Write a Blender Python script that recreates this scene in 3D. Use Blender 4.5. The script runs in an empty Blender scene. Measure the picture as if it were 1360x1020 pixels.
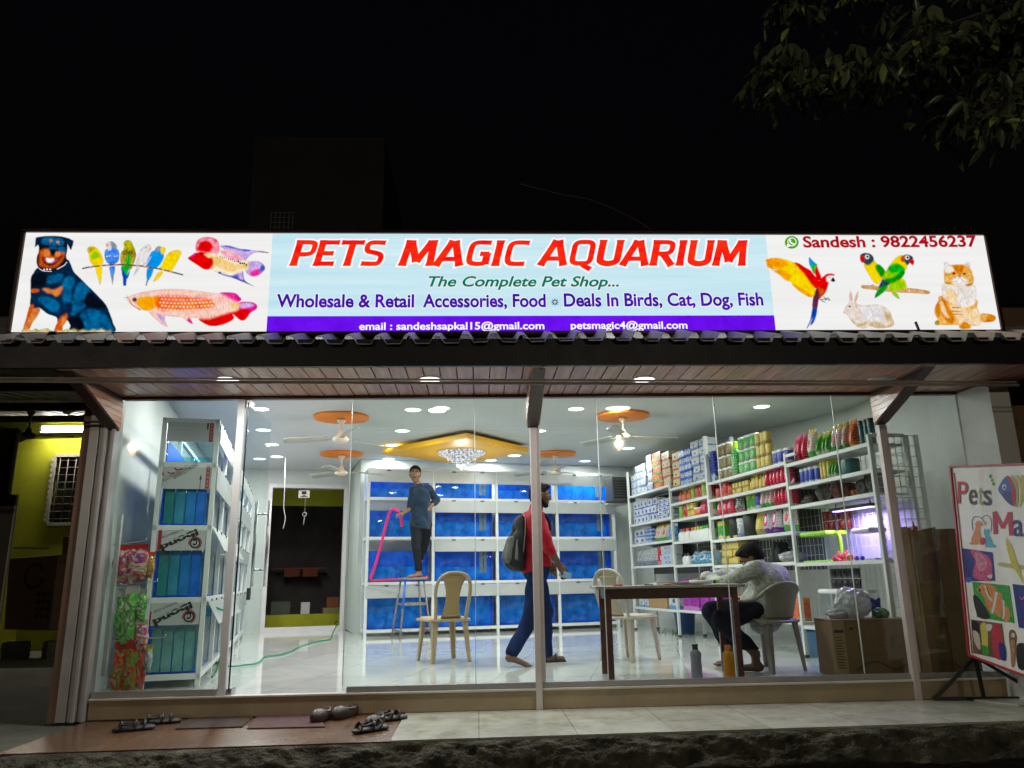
import bpy, bmesh, math, random
import numpy as np
from mathutils import Vector, Matrix
R = math.radians
sc = bpy.context.scene
col = sc.collection
random.seed(7)

# ------------------------------------------------------------------ camera
FPX, W0, H0 = 1020.0, 1360.0, 1020.0
CAM = np.array((0.0, -6.2, 0.8))
_p, _r, _y = R(14.3), R(1.0), R(2.7)
FW = np.array([math.sin(_y)*math.cos(_p), math.cos(_y)*math.cos(_p), math.sin(_p)])
_rt = np.array([math.cos(_y), -math.sin(_y), 0.0]); _up = np.cross(_rt, FW)
UP = _up*math.cos(_r) + _rt*math.sin(_r)
RT = np.cross(FW, UP)
cam = bpy.data.cameras.new('camera')
cam.sensor_fit = 'HORIZONTAL'; cam.sensor_width = 36.0; cam.lens = FPX/W0*36.0
cam.clip_start = 0.05; cam.clip_end = 500
camo = bpy.data.objects.new('camera', cam); col.objects.link(camo)
camo.matrix_world = Matrix(((RT[0], UP[0], -FW[0], CAM[0]), (RT[1], UP[1], -FW[1], CAM[1]), (RT[2], UP[2], -FW[2], CAM[2]), (0, 0, 0, 1)))
sc.camera = camo
def at(px, py, n, c):
    """the point of the real plane n.P = c that the photograph shows at (px, py)"""
    n = np.array(n, float); d = FW*FPX + RT*(px-W0/2) - UP*(py-H0/2)
    return CAM + d*((c - n@CAM)/(n@d))
def atY(px, py, Y=0.0): return at(px, py, (0, 1, 0), Y)
def atX(px, py, X): return at(px, py, (1, 0, 0), X)
def atZ(px, py, Z=0.0): return at(px, py, (0, 0, 1), Z)

# ------------------------------------------------------------------ night sky, exposure
world = bpy.data.worlds.new('World'); sc.world = world; world.use_nodes = True
wn = world.node_tree; wn.nodes.clear()
sky = wn.nodes.new('ShaderNodeTexSky'); sky.sky_type = 'NISHITA'; sky.sun_disc = False
sky.sun_elevation = R(-4); sky.sun_rotation = R(160)
bg = wn.nodes.new('ShaderNodeBackground'); bg.inputs[1].default_value = 0.07
wo = wn.nodes.new('ShaderNodeOutputWorld')
wn.links.new(sky.outputs[0], bg.inputs[0]); wn.links.new(bg.outputs[0], wo.inputs[0])
sc.view_settings.view_transform = 'Standard'; sc.view_settings.look = 'None'
sc.view_settings.exposure = 0.0; sc.view_settings.gamma = 1.0
sc.render.engine = 'CYCLES'
cy = sc.cycles
cy.use_denoising = True
cy.max_bounces = 12; cy.diffuse_bounces = 5; cy.glossy_bounces = 5; cy.transmission_bounces = 8
cy.transparent_max_bounces = 24
cy.sample_clamp_indirect = 4.0
cy.caustics_reflective = False; cy.caustics_refractive = False

# ------------------------------------------------------------------ materials
MATS = {}
def nodes(name):
    m = bpy.data.materials.new(name); m.use_nodes = True
    nt = m.node_tree; nt.nodes.clear()
    out = nt.nodes.new('ShaderNodeOutputMaterial')
    return m, nt, out
def c4(c): return (c[0], c[1], c[2], 1.0)
def srgb(r, g, b):
    f = lambda v: (v/255/12.92 if v/255 <= .04045 else ((v/255+.055)/1.055)**2.4)
    return (f(r), f(g), f(b))
def M(name, c, rough=.5, metal=0.0, var=.12, vs=6.0, bump=0.0, bs=40.0, spec=.5, emit=0.0, coord='Object', trans=0.0, stretch=None, sheen=0.0):
    if name in MATS: return MATS[name]
    m, nt, out = nodes(name)
    b = nt.nodes.new('ShaderNodeBsdfPrincipled')
    nt.links.new(b.outputs[0], out.inputs[0])
    b.inputs['Roughness'].default_value = rough; b.inputs['Metallic'].default_value = metal
    b.inputs['Specular IOR Level'].default_value = spec
    if sheen: b.inputs['Sheen Weight'].default_value = sheen
    if trans: b.inputs['Transmission Weight'].default_value = trans
    tc = nt.nodes.new('ShaderNodeTexCoord'); src = tc.outputs[coord]
    if stretch:
        mp = nt.nodes.new('ShaderNodeMapping'); mp.inputs['Scale'].default_value = stretch
        nt.links.new(src, mp.inputs[0]); src = mp.outputs[0]
    n = nt.nodes.new('ShaderNodeTexNoise'); n.inputs['Scale'].default_value = vs; n.inputs['Detail'].default_value = 5
    n.inputs['Roughness'].default_value = .65
    nt.links.new(src, n.inputs['Vector'])
    cr = nt.nodes.new('ShaderNodeValToRGB')
    cr.color_ramp.elements[0].position = .3; cr.color_ramp.elements[1].position = .7
    cr.color_ramp.elements[0].color = c4([max(0, v*(1-var)) for v in c]); cr.color_ramp.elements[1].color = c4([min(1, v*(1+var)) for v in c])
    nt.links.new(n.outputs['Fac'], cr.inputs[0]); nt.links.new(cr.outputs[0], b.inputs['Base Color'])
    if emit:
        nt.links.new(cr.outputs[0], b.inputs['Emission Color']); b.inputs['Emission Strength'].default_value = emit
    mr = nt.nodes.new('ShaderNodeMapRange'); mr.inputs[3].default_value = max(.02, rough-.1); mr.inputs[4].default_value = min(1, rough+.1)
    nt.links.new(n.outputs['Fac'], mr.inputs[0]); nt.links.new(mr.outputs[0], b.inputs['Roughness'])
    if bump:
        n2 = nt.nodes.new('ShaderNodeTexNoise'); n2.inputs['Scale'].default_value = bs; n2.inputs['Detail'].default_value = 6
        nt.links.new(src, n2.inputs['Vector'])
        bp = nt.nodes.new('ShaderNodeBump'); bp.inputs['Strength'].default_value = bump; bp.inputs['Distance'].default_value = .02
        nt.links.new(n2.outputs['Fac'], bp.inputs['Height']); nt.links.new(bp.outputs[0], b.inputs['Normal'])
    MATS[name] = m
    return m
def EM(name, c, s=1.0):
    """a thing that gives off light"""
    if name in MATS: return MATS[name]
    m, nt, out = nodes(name)
    e = nt.nodes.new('ShaderNodeEmission'); e.inputs[0].default_value = c4(c); e.inputs[1].default_value = s
    nt.links.new(e.outputs[0], out.inputs[0]); MATS[name] = m
    return m
def GLASS(name, tint, refl=None, smear=.0, ior=1.45, ss=2.5):
    """clear sheet glass: coloured transmission with a Fresnel mirror on top"""
    if name in MATS: return MATS[name]
    m, nt, out = nodes(name)
    t = nt.nodes.new('ShaderNodeBsdfTransparent'); t.inputs[0].default_value = c4(tint)
    g = nt.nodes.new('ShaderNodeBsdfGlossy'); g.inputs['Roughness'].default_value = .02
    lw_ = nt.nodes.new('ShaderNodeLayerWeight'); lw_.inputs[0].default_value = .5; r0 = ((ior-1)/(ior+1))**2
    pw = nt.nodes.new('ShaderNodeMath'); pw.operation = 'POWER'; pw.inputs[1].default_value = 5.0; nt.links.new(lw_.outputs['Facing'], pw.inputs[0])
    fr = nt.nodes.new('ShaderNodeMath'); fr.operation = 'MULTIPLY_ADD'; fr.inputs[1].default_value = 1-r0; fr.inputs[2].default_value = r0; nt.links.new(pw.outputs[0], fr.inputs[0])
    mx = nt.nodes.new('ShaderNodeMixShader')
    if refl is None: nt.links.new(fr.outputs[0], mx.inputs[0])
    else: mx.inputs[0].default_value = refl
    nt.links.new(t.outputs[0], mx.inputs[1]); nt.links.new(g.outputs[0], mx.inputs[2])
    last = mx
    if smear:
        d = nt.nodes.new('ShaderNodeBsdfDiffuse'); d.inputs[0].default_value = (.6, .63, .6, 1)
        tc = nt.nodes.new('ShaderNodeTexCoord'); n = nt.nodes.new('ShaderNodeTexNoise'); n.inputs['Scale'].default_value = ss; n.inputs['Detail'].default_value = 8
        nt.links.new(tc.outputs['Object'], n.inputs['Vector'])
        mr = nt.nodes.new('ShaderNodeMapRange'); mr.inputs[1].default_value = .45; mr.inputs[2].default_value = .8; mr.inputs[4].default_value = smear
        nt.links.new(n.outputs['Fac'], mr.inputs[0])
        m2 = nt.nodes.new('ShaderNodeMixShader'); nt.links.new(mr.outputs[0], m2.inputs[0]); nt.links.new(mx.outputs[0], m2.inputs[1]); nt.links.new(d.outputs[0], m2.inputs[2]); last = m2
    nt.links.new(last.outputs[0], out.inputs[0]); MATS[name] = m
    return m
def PM(name, cols, scale=(3, 3, 5), rough=.35, seed=0.0, stops=None):
    """printed packaging: base colour, top and foot bands, a round picture and lines of small print"""
    if name in MATS: return MATS[name]
    m, nt, out = nodes(name); L = nt.links.new; N = nt.nodes.new
    b = N('ShaderNodeBsdfPrincipled'); L(b.outputs[0], out.inputs[0]); b.inputs['Roughness'].default_value = rough
    rnd = random.Random(int(seed*13)+5)
    tc = N('ShaderNodeTexCoord'); sp = N('ShaderNodeSeparateXYZ'); L(tc.outputs['Generated'], sp.inputs[0]); oi = N('ShaderNodeObjectInfo')
    def op(o, a, b_=None):
        n = N('ShaderNodeMath'); n.operation = o
        for i, v in enumerate((a, b_)):
            if v is None: continue
            if isinstance(v, (int, float)): n.inputs[i].default_value = v
            else: L(v, n.inputs[i])
        return n.outputs[0]
    x, z = sp.outputs[0], sp.outputs[2]
    def mix(fac, a, c):
        n = N('ShaderNodeMix'); n.data_type = 'RGBA'; L(fac, n.inputs['Factor'])
        if isinstance(a, tuple): n.inputs['A'].default_value = c4(a)
        else: L(a, n.inputs['A'])
        n.inputs['B'].default_value = c4(c); return n.outputs['Result']
    C = [tuple(min(.85, max(.004, sum(c)/3+(v-sum(c)/3)*1.35))*.74 for v in c) for c in cols]; k = len(C); g = lambda i: C[i % k]
    ns = N('ShaderNodeTexNoise'); ns.inputs['Scale'].default_value = 3.2; ad = N('ShaderNodeVectorMath'); ad.operation = 'ADD'; L(tc.outputs['Generated'], ad.inputs[0]); L(oi.outputs['Random'], ad.inputs[1]); L(ad.outputs[0], ns.inputs['Vector'])
    wob = op('MULTIPLY', op('SUBTRACT', ns.outputs['Fac'], .5), .30)
    zz = op('ADD', z, wob)
    col_ = mix(op('GREATER_THAN', zz, .80+rnd.uniform(-.06,.06)), g(0), g(1))
    col_ = mix(op('LESS_THAN', zz, .20+rnd.uniform(-.06,.08)), col_, g(2))
    dx = op('MULTIPLY', op('SUBTRACT', x, .5+rnd.uniform(-.1,.1)), 1.3); dz = op('MULTIPLY', op('SUBTRACT', z, .50), 1.25)
    r2 = op('ADD', op('ADD', op('MULTIPLY', dx, dx), op('MULTIPLY', dz, dz)), op('MULTIPLY', wob, .22))
    col_ = mix(op('LESS_THAN', r2, .085), col_, g(3)); col_ = mix(op('LESS_THAN', r2, .030), col_, g(4))
    n2 = N('ShaderNodeTexNoise'); n2.inputs['Scale'].default_value = 1.0; mp = N('ShaderNodeMapping'); mp.inputs['Scale'].default_value = (26, 26, 11); L(ad.outputs[0], mp.inputs[0]); L(mp.outputs[0], n2.inputs['Vector'])
    ln = op('MULTIPLY', op('LESS_THAN', op('FRACT', op('MULTIPLY', z, 11.0)), .42), op('GREATER_THAN', n2.outputs['Fac'], .52))
    ln = op('MULTIPLY', ln, op('GREATER_THAN', r2, .085))
    col_ = mix(op('MULTIPLY', ln, .75), col_, tuple(.35*v for v in g(4)) if sum(g(0)) > 1.0 else tuple(min(.7, v*1.6+.25) for v in g(3)))
    L(col_, b.inputs['Base Color']); MATS[name] = m
    return m

def VM(name, cols, scale=(3, 3, 5), rough=.25, seed=0.0):
    """crinkled film over coloured goods: irregular patches seen through a shiny bag"""
    if name in MATS: return MATS[name]
    m, nt, out = nodes(name); L = nt.links.new; N = nt.nodes.new
    b = N('ShaderNodeBsdfPrincipled'); L(b.outputs[0], out.inputs[0]); b.inputs['Roughness'].default_value = rough
    tc = N('ShaderNodeTexCoord'); mp = N('ShaderNodeMapping'); mp.inputs['Scale'].default_value = scale; mp.inputs['Location'].default_value = (seed*3.1, seed*1.7, seed*2.3)
    oi = N('ShaderNodeObjectInfo'); ad = N('ShaderNodeVectorMath'); ad.operation = 'ADD'; L(tc.outputs['Generated'], mp.inputs[0]); L(mp.outputs[0], ad.inputs[0]); L(oi.outputs['Random'], ad.inputs[1])
    ns = N('ShaderNodeTexNoise'); ns.inputs['Scale'].default_value = .8; ns.inputs['Detail'].default_value = 1.5; ns.inputs['Distortion'].default_value = .8; L(ad.outputs[0], ns.inputs['Vector'])
    cr = N('ShaderNodeValToRGB'); el = cr.color_ramp.elements; k = len(cols)
    el[0].position = .3; el[0].color = c4(cols[0]); el[1].position = .7; el[1].color = c4(cols[-1])
    for i in range(1, k-1): e = el.new(.3+.4*i/(k-1)); e.color = c4(cols[i])
    L(ns.outputs['Fac'], cr.inputs[0]); L(cr.outputs[0], b.inputs['Base Color'])
    n2 = N('ShaderNodeTexVoronoi'); n2.inputs['Scale'].default_value = 2.6; L(ad.outputs[0], n2.inputs['Vector']); bp = N('ShaderNodeBump'); bp.inputs['Strength'].default_value = .35; bp.inputs['Distance'].default_value = .02; L(n2.outputs['Distance'], bp.inputs['Height']); L(bp.outputs[0], b.inputs['Normal'])
    MATS[name] = m
    return m

# ------------------------------------------------------------------ objects
def lamp(parent, loc, energy, color, size=None, kind='AREA', name='lamp'):
    l = bpy.data.lights.new(name, kind); l.energy = energy; l.color = color
    if kind == 'AREA': l.shape = 'DISK'; l.size = size
    else: l.shadow_soft_size = size
    o = bpy.data.objects.new(name, l); col.objects.link(o); o.location = loc; o.parent = parent; return o
def tag(o, label=None, cat=None, group=None, kind=None):
    if label: o['label'] = label
    if cat: o['category'] = cat
    if group: o['group'] = group
    if kind: o['kind'] = kind
    return o
def empty(name, loc, rz=0.0, label=None, cat=None, group=None):
    o = bpy.data.objects.new(name, None); col.objects.link(o)
    o.location = loc; o.rotation_euler = (0, 0, rz); o.empty_display_size = .1
    return tag(o, label, cat, group)
def mw(o):
    m = Matrix.Translation(o.location) @ o.rotation_euler.to_matrix().to_4x4()
    return mw(o.parent) @ m if o.parent else m
def copy_tree(o, parent=None):
    c = o.copy(); col.objects.link(c)
    if parent: c.parent = parent
    for ch in [x for x in KIDS.get(o.name, [])]: 
        cc = copy_tree(ch, c); KIDS.setdefault(c.name, []).append(cc)
    return c
KIDS = {}
class MB:
    def __init__(s): s.v = []; s.f = []; s.m = []; s.k = 0; s.sm = []
    def add(s, vs, fs, smooth=False):
        b = len(s.v); s.v += [tuple(map(float, p)) for p in vs]
        for f in fs: s.f.append(tuple(b+i for i in f)); s.m.append(s.k); s.sm.append(smooth)
        return s
    def box(s, a, b):
        x0, y0, z0 = (min(a[i], b[i]) for i in range(3)); x1, y1, z1 = (max(a[i], b[i]) for i in range(3))
        return s.add([(x0,y0,z0),(x1,y0,z0),(x1,y1,z0),(x0,y1,z0),(x0,y0,z1),(x1,y0,z1),(x1,y1,z1),(x0,y1,z1)],
            [(0,3,2,1),(4,5,6,7),(0,1,5,4),(1,2,6,5),(2,3,7,6),(3,0,4,7)])
    def cbox(s, c, d, rz=0.0, rx=0.0, ry=0.0):
        m = Matrix.Translation(Vector(c)) @ Matrix.Rotation(rz,4,'Z') @ Matrix.Rotation(ry,4,'Y') @ Matrix.Rotation(rx,4,'X')
        k = len(s.v); s.box((-d[0]/2,-d[1]/2,-d[2]/2),(d[0]/2,d[1]/2,d[2]/2))
        s.v[k:] = [tuple(m @ Vector(p)) for p in s.v[k:]]
        return s
    def hexa(s, lo, hi):
        """lo, hi: four points each, same winding"""
        return s.add(list(lo)+list(hi), [(3,2,1,0),(4,5,6,7),(0,1,5,4),(1,2,6,5),(2,3,7,6),(3,0,4,7)])
    def beam(s, p, q, w, h=None, up=(0,0,1)):
        p = Vector(p); q = Vector(q); h = h or w; d = (q-p).normalized(); u = Vector(up)
        if abs(d.dot(u)) > .98: u = Vector((0,1,0))
        x = d.cross(u).normalized(); z = x.cross(d)
        o = [(-1,-1),(1,-1),(1,1),(-1,1)]
        return s.hexa([p+x*a*w/2+z*b*h/2 for a,b in o], [q+x*a*w/2+z*b*h/2 for a,b in o])
    def tube(s, pts, r, n=8, cap=True, flat=1.0):
        pts = [Vector(p) for p in pts]; k = len(pts); rs = r if isinstance(r, (list, tuple)) else [r]*k
        base = len(s.v); x = None; vs = []; fs = []
        for i, p in enumerate(pts):
            d = (pts[min(i+1,k-1)]-pts[max(i-1,0)]).normalized()
            if x is None:
                x = d.orthogonal().normalized()
            x = (x - d*x.dot(d)).normalized(); y = d.cross(x)
            for j in range(n):
                a = 2*math.pi*j/n; vs.append(p + (x*math.cos(a)+y*math.sin(a)*flat)*rs[i])
        for i in range(k-1):
            for j in range(n):
                fs.append((i*n+j, i*n+(j+1)%n, (i+1)*n+(j+1)%n, (i+1)*n+j))
        if cap: fs.append(tuple(range(n-1,-1,-1))); fs.append(tuple((k-1)*n+j for j in range(n)))
        return s.add(vs, fs, True)
    def lathe(s, prof, c=(0,0,0), n=20, caps=True):
        vs = []; fs = []; k = len(prof)
        for r, z in prof:
            for j in range(n):
                a = 2*math.pi*j/n; vs.append((c[0]+r*math.cos(a), c[1]+r*math.sin(a), c[2]+z))
        for i in range(k-1):
            for j in range(n): fs.append((i*n+j, i*n+(j+1)%n, (i+1)*n+(j+1)%n, (i+1)*n+j))
        if caps: fs.append(tuple(range(n-1,-1,-1))); fs.append(tuple((k-1)*n+j for j in range(n)))
        return s.add(vs, fs, True)
    def prism(s, poly, d):
        """poly: 3-D outline, d: extrusion vector"""
        n = len(poly); d = Vector(d); a = [Vector(p) for p in poly]
        return s.add(a+[p+d for p in a], [tuple(range(n-1,-1,-1)), tuple(range(n,2*n))]+[(i,(i+1)%n,(i+1)%n+n,i+n) for i in range(n)])
    def grid(s, fn, nu, nv, smooth=True, closed=False):
        vs = [fn(i/nu, j/nv) for j in range(nv+1) for i in range(nu+1)]
        fs = [(j*(nu+1)+i, j*(nu+1)+i+1, (j+1)*(nu+1)+i+1, (j+1)*(nu+1)+i) for j in range(nv) for i in range(nu)]
        return s.add(vs, fs, smooth)
    def xf(s, m, k=0):
        s.v[k:] = [tuple(m @ Vector(p)) for p in s.v[k:]]; return s
    def build(s, name, mats, parent=None, world=False, bevel=0.0, seg=2, label=None, solid=0.0, fix=True):
        me = bpy.data.meshes.new(name)
        vs = s.v
        if world and parent is not None:
            im = mw(parent).inverted(); vs = [tuple(im @ Vector(p)) for p in vs]
        me.from_pydata(vs, [], s.f)
        for mt in (mats if isinstance(mats, (list, tuple)) else [mats]): me.materials.append(mt)
        me.polygons.foreach_set('material_index', s.m); me.polygons.foreach_set('use_smooth', s.sm)
        if fix:
            bm = bmesh.new(); bm.from_mesh(me); bmesh.ops.recalc_face_normals(bm, faces=bm.faces); bm.to_mesh(me); bm.free()
        me.update()
        o = bpy.data.objects.new(name, me); col.objects.link(o)
        if parent is not None: o.parent = parent; KIDS.setdefault(parent.name, []).append(o)
        if solid:
            md = o.modifiers.new('thick', 'SOLIDIFY'); md.thickness = solid; md.offset = 0
        if bevel:
            md = o.modifiers.new('edge', 'BEVEL'); md.width = bevel; md.segments = seg; md.limit_method = 'ANGLE'; md.angle_limit = R(40)
        if label: o['label'] = label
        return o
def catmull(pts, n=8, closed=False):
    P = [Vector(p) for p in pts]; out = []; k = len(P)
    rng = range(k if closed else k-1)
    for i in rng:
        g = (lambda j: P[j % k]) if closed else (lambda j: P[min(max(j,0),k-1)])
        a, b, c, d = g(i-1), g(i), g(i+1), g(i+2)
        for t in range(n):
            u = t/n
            out.append(.5*((2*b)+(c-a)*u+(2*a-5*b+4*c-d)*u*u+(-a+3*b-3*c+d)*u**3))
    if not closed: out.append(P[-1].copy())
    return out
def lerp(a, b, t): return a+(b-a)*t

# ------------------------------------------------------------------ lettering
def text_mesh(s, offset=0.0, shear=0.0, spacing=1.0):
    cu = bpy.data.curves.new('lettering', 'FONT'); cu.body = s; cu.fill_mode = 'FRONT'; cu.offset = offset; cu.shear = shear; cu.space_character = spacing
    cu.resolution_u = 4
    o = bpy.data.objects.new('lettering', cu); col.objects.link(o)
    dg = bpy.context.evaluated_depsgraph_get(); dg.update()
    me = bpy.data.meshes.new_from_object(o.evaluated_get(dg))
    v = np.array([tuple(x.co) for x in me.vertices]); f = [tuple(p.vertices) for p in me.polygons]
    bpy.data.objects.remove(o); bpy.data.curves.remove(cu); bpy.data.meshes.remove(me)
    return v, f
def put_text(mb, s, P0, P1, height, nrm, offset=0.0, shear=0.0, lift=.002, spacing=1.0, ref=None, capref='H', grow=0.0):
    """lay the words between P0 and P1 (baseline ends), capital height in metres, facing nrm.
    grow: wider outline of the same letters, kept in register"""
    v, f = text_mesh(s, offset+grow, shear, spacing)
    v0, _ = text_mesh(s, offset, shear, spacing)
    cv, _ = text_mesh(capref, offset)
    x0, x1 = v0[:,0].min(), v0[:,0].max(); cap = cv[:,1].max()
    P0 = Vector(P0); P1 = Vector(P1); n = Vector(nrm).normalized(); dx = (P1-P0); up = n.cross(dx.normalized())
    pts = [P0 + dx*((p[0]-x0)/(x1-x0)) + up*(p[1]/cap*height) + n*lift for p in v]
    mb.add(pts, f)
# ------------------------------------------------------------------ materials of the place
ALU = M('white_aluminium', (.62,.63,.62), .35, .0, .06, 3)
GREYALU = M('grey_aluminium', (.30,.30,.29), .35, .4, .1, 4)
PLASTER = M('white_plaster', (.60,.63,.60), .6, 0, .05, 2, .05, 30)
CEIL = M('white_ceiling_paint', (.54,.57,.55), .7, 0, .03, 1)
DARK = M('dark_paint', (.018,.018,.02), .5, 0, .3, 5)
PLANK = M('brown_pvc_plank', (.50,.255,.165), .22, 0, .3, 14, .05, 60, stretch=(1,.08,1))
DKWOOD = M('dark_brown_trim', (.07,.034,.026), .35, 0, .25, 12, stretch=(1,1,.1))
ORANGE = M('orange_ceiling_paint', (.80,.22,.004), .5, 0, .05, 3)
YELLOW = M('golden_ceiling_paint', (.86,.44,.004), .45, 0, .04, 3)
GREENW = M('lime_wall_paint', (.40,.42,.010), .7, 0, .16, 2.5, .1, 30)
STEEL = M('brushed_steel', (.5,.5,.49), .3, .9, .1, 20)
BLACKM = M('black_metal', (.015,.015,.017), .4, .3, .2, 10)
IVORY = M('ivory_enamel', (.66,.60,.46), .3, 0, .06, 6)
PANE = GLASS('facade_glass', (.925,.968,.948), smear=.006)
TANKGLASS = GLASS('tank_glass', (.93,.975,.985), ior=1.22, smear=.045, ss=9.0)
def tile_mat():
    m, nt, out = nodes('glossy_floor_tile')
    b = nt.nodes.new('ShaderNodeBsdfPrincipled'); nt.links.new(b.outputs[0], out.inputs[0])
    tc = nt.nodes.new('ShaderNodeTexCoord'); mp = nt.nodes.new('ShaderNodeMapping'); mp.inputs['Rotation'].default_value = (0,0,R(12))
    nt.links.new(tc.outputs['Object'], mp.inputs[0])
    br = nt.nodes.new('ShaderNodeTexBrick'); br.offset = 0; br.inputs['Scale'].default_value = 1.0
    br.inputs['Brick Width'].default_value = .8; br.inputs['Row Height'].default_value = .8; br.inputs['Mortar Size'].default_value = .003
    br.inputs['Color1'].default_value = (.60,.63,.61,1); br.inputs['Color2'].default_value = (.66,.68,.66,1); br.inputs['Mortar'].default_value = (.35,.36,.35,1)
    nt.links.new(mp.outputs[0], br.inputs['Vector'])
    n = nt.nodes.new('ShaderNodeTexNoise'); n.inputs['Scale'].default_value = 1.6; n.inputs['Detail'].default_value = 8; n.inputs['Distortion'].default_value = 1.2
    nt.links.new(tc.outputs['Object'], n.inputs['Vector'])
    mx = nt.nodes.new('ShaderNodeMix'); mx.data_type = 'RGBA'; mx.blend_type = 'MULTIPLY'; mx.inputs['Factor'].default_value = .25
    cr = nt.nodes.new('ShaderNodeValToRGB'); cr.color_ramp.elements[0].position = .4; cr.color_ramp.elements[0].color = (.6,.6,.6,1); cr.color_ramp.elements[1].position = .6
    nt.links.new(n.outputs['Fac'], cr.inputs[0]); nt.links.new(br.outputs['Color'], mx.inputs['A']); nt.links.new(cr.outputs[0], mx.inputs['B'])
    nt.links.new(mx.outputs['Result'], b.inputs['Base Color'])
    mr = nt.nodes.new('ShaderNodeMapRange'); mr.inputs[3].default_value = .03; mr.inputs[4].default_value = .10
    nt.links.new(n.outputs['Fac'], mr.inputs[0]); nt.links.new(mr.outputs[0], b.inputs['Roughness'])
    b.inputs['Specular IOR Level'].default_value = .8
    return m
TILE = tile_mat()

# ------------------------------------------------------------------ ground
def sheet(name, poly, z, mat, kind='structure', th=.0):
    mb = MB()
    if th: mb.prism([(x, y, z-th) for x, y in poly], (0,0,th))
    else: mb.add([(x, y, z) for x, y in poly], [tuple(range(len(poly)))])
    o = mb.build(name, mat); o['kind'] = kind; return o
sheet('road', [(-150,-150),(150,-150),(150,150),(-150,150)], -.50, M('dark_asphalt', (.03,.03,.032), .85, 0, .35, 3, .4, 60))
sheet('yard_ground', [(-14,-1.35),(-2.86,-1.35),(-2.86,.2),(-3.1,.2),(-5.2,8.6),(-14,8.6)], -.17, M('yard_concrete', (.15,.15,.12), .9, 0, .4, 1.8, .5, 18), th=.34)
STEPX = float(atZ(531,960,-.15)[0])
def step_tile(name, c, rough, w, joint):
    m = M(name, c, rough, 0, .16, 2.2, .04, 14); nt = m.node_tree; b = [n for n in nt.nodes if n.type == 'BSDF_PRINCIPLED'][0]; src = b.inputs['Base Color'].links[0].from_socket
    tc = nt.nodes.new('ShaderNodeTexCoord'); br = nt.nodes.new('ShaderNodeTexBrick'); br.offset = 0; br.inputs['Scale'].default_value = 1; br.inputs['Brick Width'].default_value = w; br.inputs['Row Height'].default_value = w; br.inputs['Mortar Size'].default_value = .0035; br.inputs['Color1'].default_value = (1,1,1,1); br.inputs['Color2'].default_value = (.9,.9,.9,1); br.inputs['Mortar'].default_value = c4(joint)
    nt.links.new(tc.outputs['Object'], br.inputs['Vector']); mx = nt.nodes.new('ShaderNodeMix'); mx.data_type = 'RGBA'; mx.blend_type = 'MULTIPLY'; mx.inputs['Factor'].default_value = 1.0
    st = nt.nodes.new('ShaderNodeTexNoise'); st.inputs['Scale'].default_value = 5; st.inputs['Detail'].default_value = 9; st.inputs['Roughness'].default_value = .75; nt.links.new(tc.outputs['Object'], st.inputs['Vector']); cr = nt.nodes.new('ShaderNodeValToRGB'); cr.color_ramp.elements[0].position = .35; cr.color_ramp.elements[0].color = (.62,.58,.5,1); cr.color_ramp.elements[1].position = .52
    nt.links.new(st.outputs['Fac'], cr.inputs[0]); m2 = nt.nodes.new('ShaderNodeMix'); m2.data_type = 'RGBA'; m2.blend_type = 'MULTIPLY'; m2.inputs['Factor'].default_value = .8
    nt.links.new(src, mx.inputs['A']); nt.links.new(br.outputs['Color'], mx.inputs['B']); nt.links.new(mx.outputs['Result'], m2.inputs['A']); nt.links.new(cr.outputs[0], m2.inputs['B']); nt.links.new(m2.outputs['Result'], b.inputs['Base Color']); return m
BTILE = step_tile('brown_tile', (.17,.09,.052), .26, .45, (.45,.4,.35))
WTILE = step_tile('ivory_step_tile', (.52,.53,.45), .20, .62, (.5,.48,.42))
st = sheet('brown_pavement', [(-2.86,-1.12),(STEPX,-1.05),(STEPX,.0),(-2.86,.0)], -.15, BTILE, th=.06)
st = sheet('pavement', [(STEPX+.004,-1.05),(7,-.86),(7,.0),(STEPX+.004,.0)], -.146, WTILE, th=.05)
def kerb():
    mb = MB(); rnd = random.Random(3); ph = [rnd.uniform(0, 6.28) for _ in range(24)]
    from mathutils import noise
    def fn(u, v):
        x = lerp(-4.4, 7.2, u)
        y0 = -1.36 if x < -2.95 else (lerp(-1.36, -1.10, (x+2.95)/.25) if x < -2.7 else lerp(-1.08, -.86, (x+.7)/7.7))
        nz = noise.fractal(Vector((x*4.6, v*3.4, 3.1)), .75, 2.1, 8); n2 = noise.fractal(Vector((x*.9, 7.7, v)), .9, 2.1, 4)
        drop = .17 + .05*n2
        wide = max(0, 1.0 - (x+4.4)/3.4)*.25
        if v < .55:
            t = v/.55; y = y0 + .03 - (.13+wide)*t**.8 - .026*nz*min(1, t*4); z = -.157 - drop*t**1.7 + .022*nz*min(1, t*3) - .03*abs(n2)*min(1,t*3)
        else:
            t = (v-.55)/.45; y = y0 + .03 - (.13+wide) + .30*min(1, t*2.2) - .04*nz; z = -.157 - drop - .32*t + .02*nz
        return (x, y, z)
    mb.grid(fn, 900, 56)
    o = mb.build('kerb', M('broken_mortar', (.085,.08,.056), .95, 0, .8, 9, 1.0, 60)); o['kind'] = 'structure'
kerb()
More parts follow.
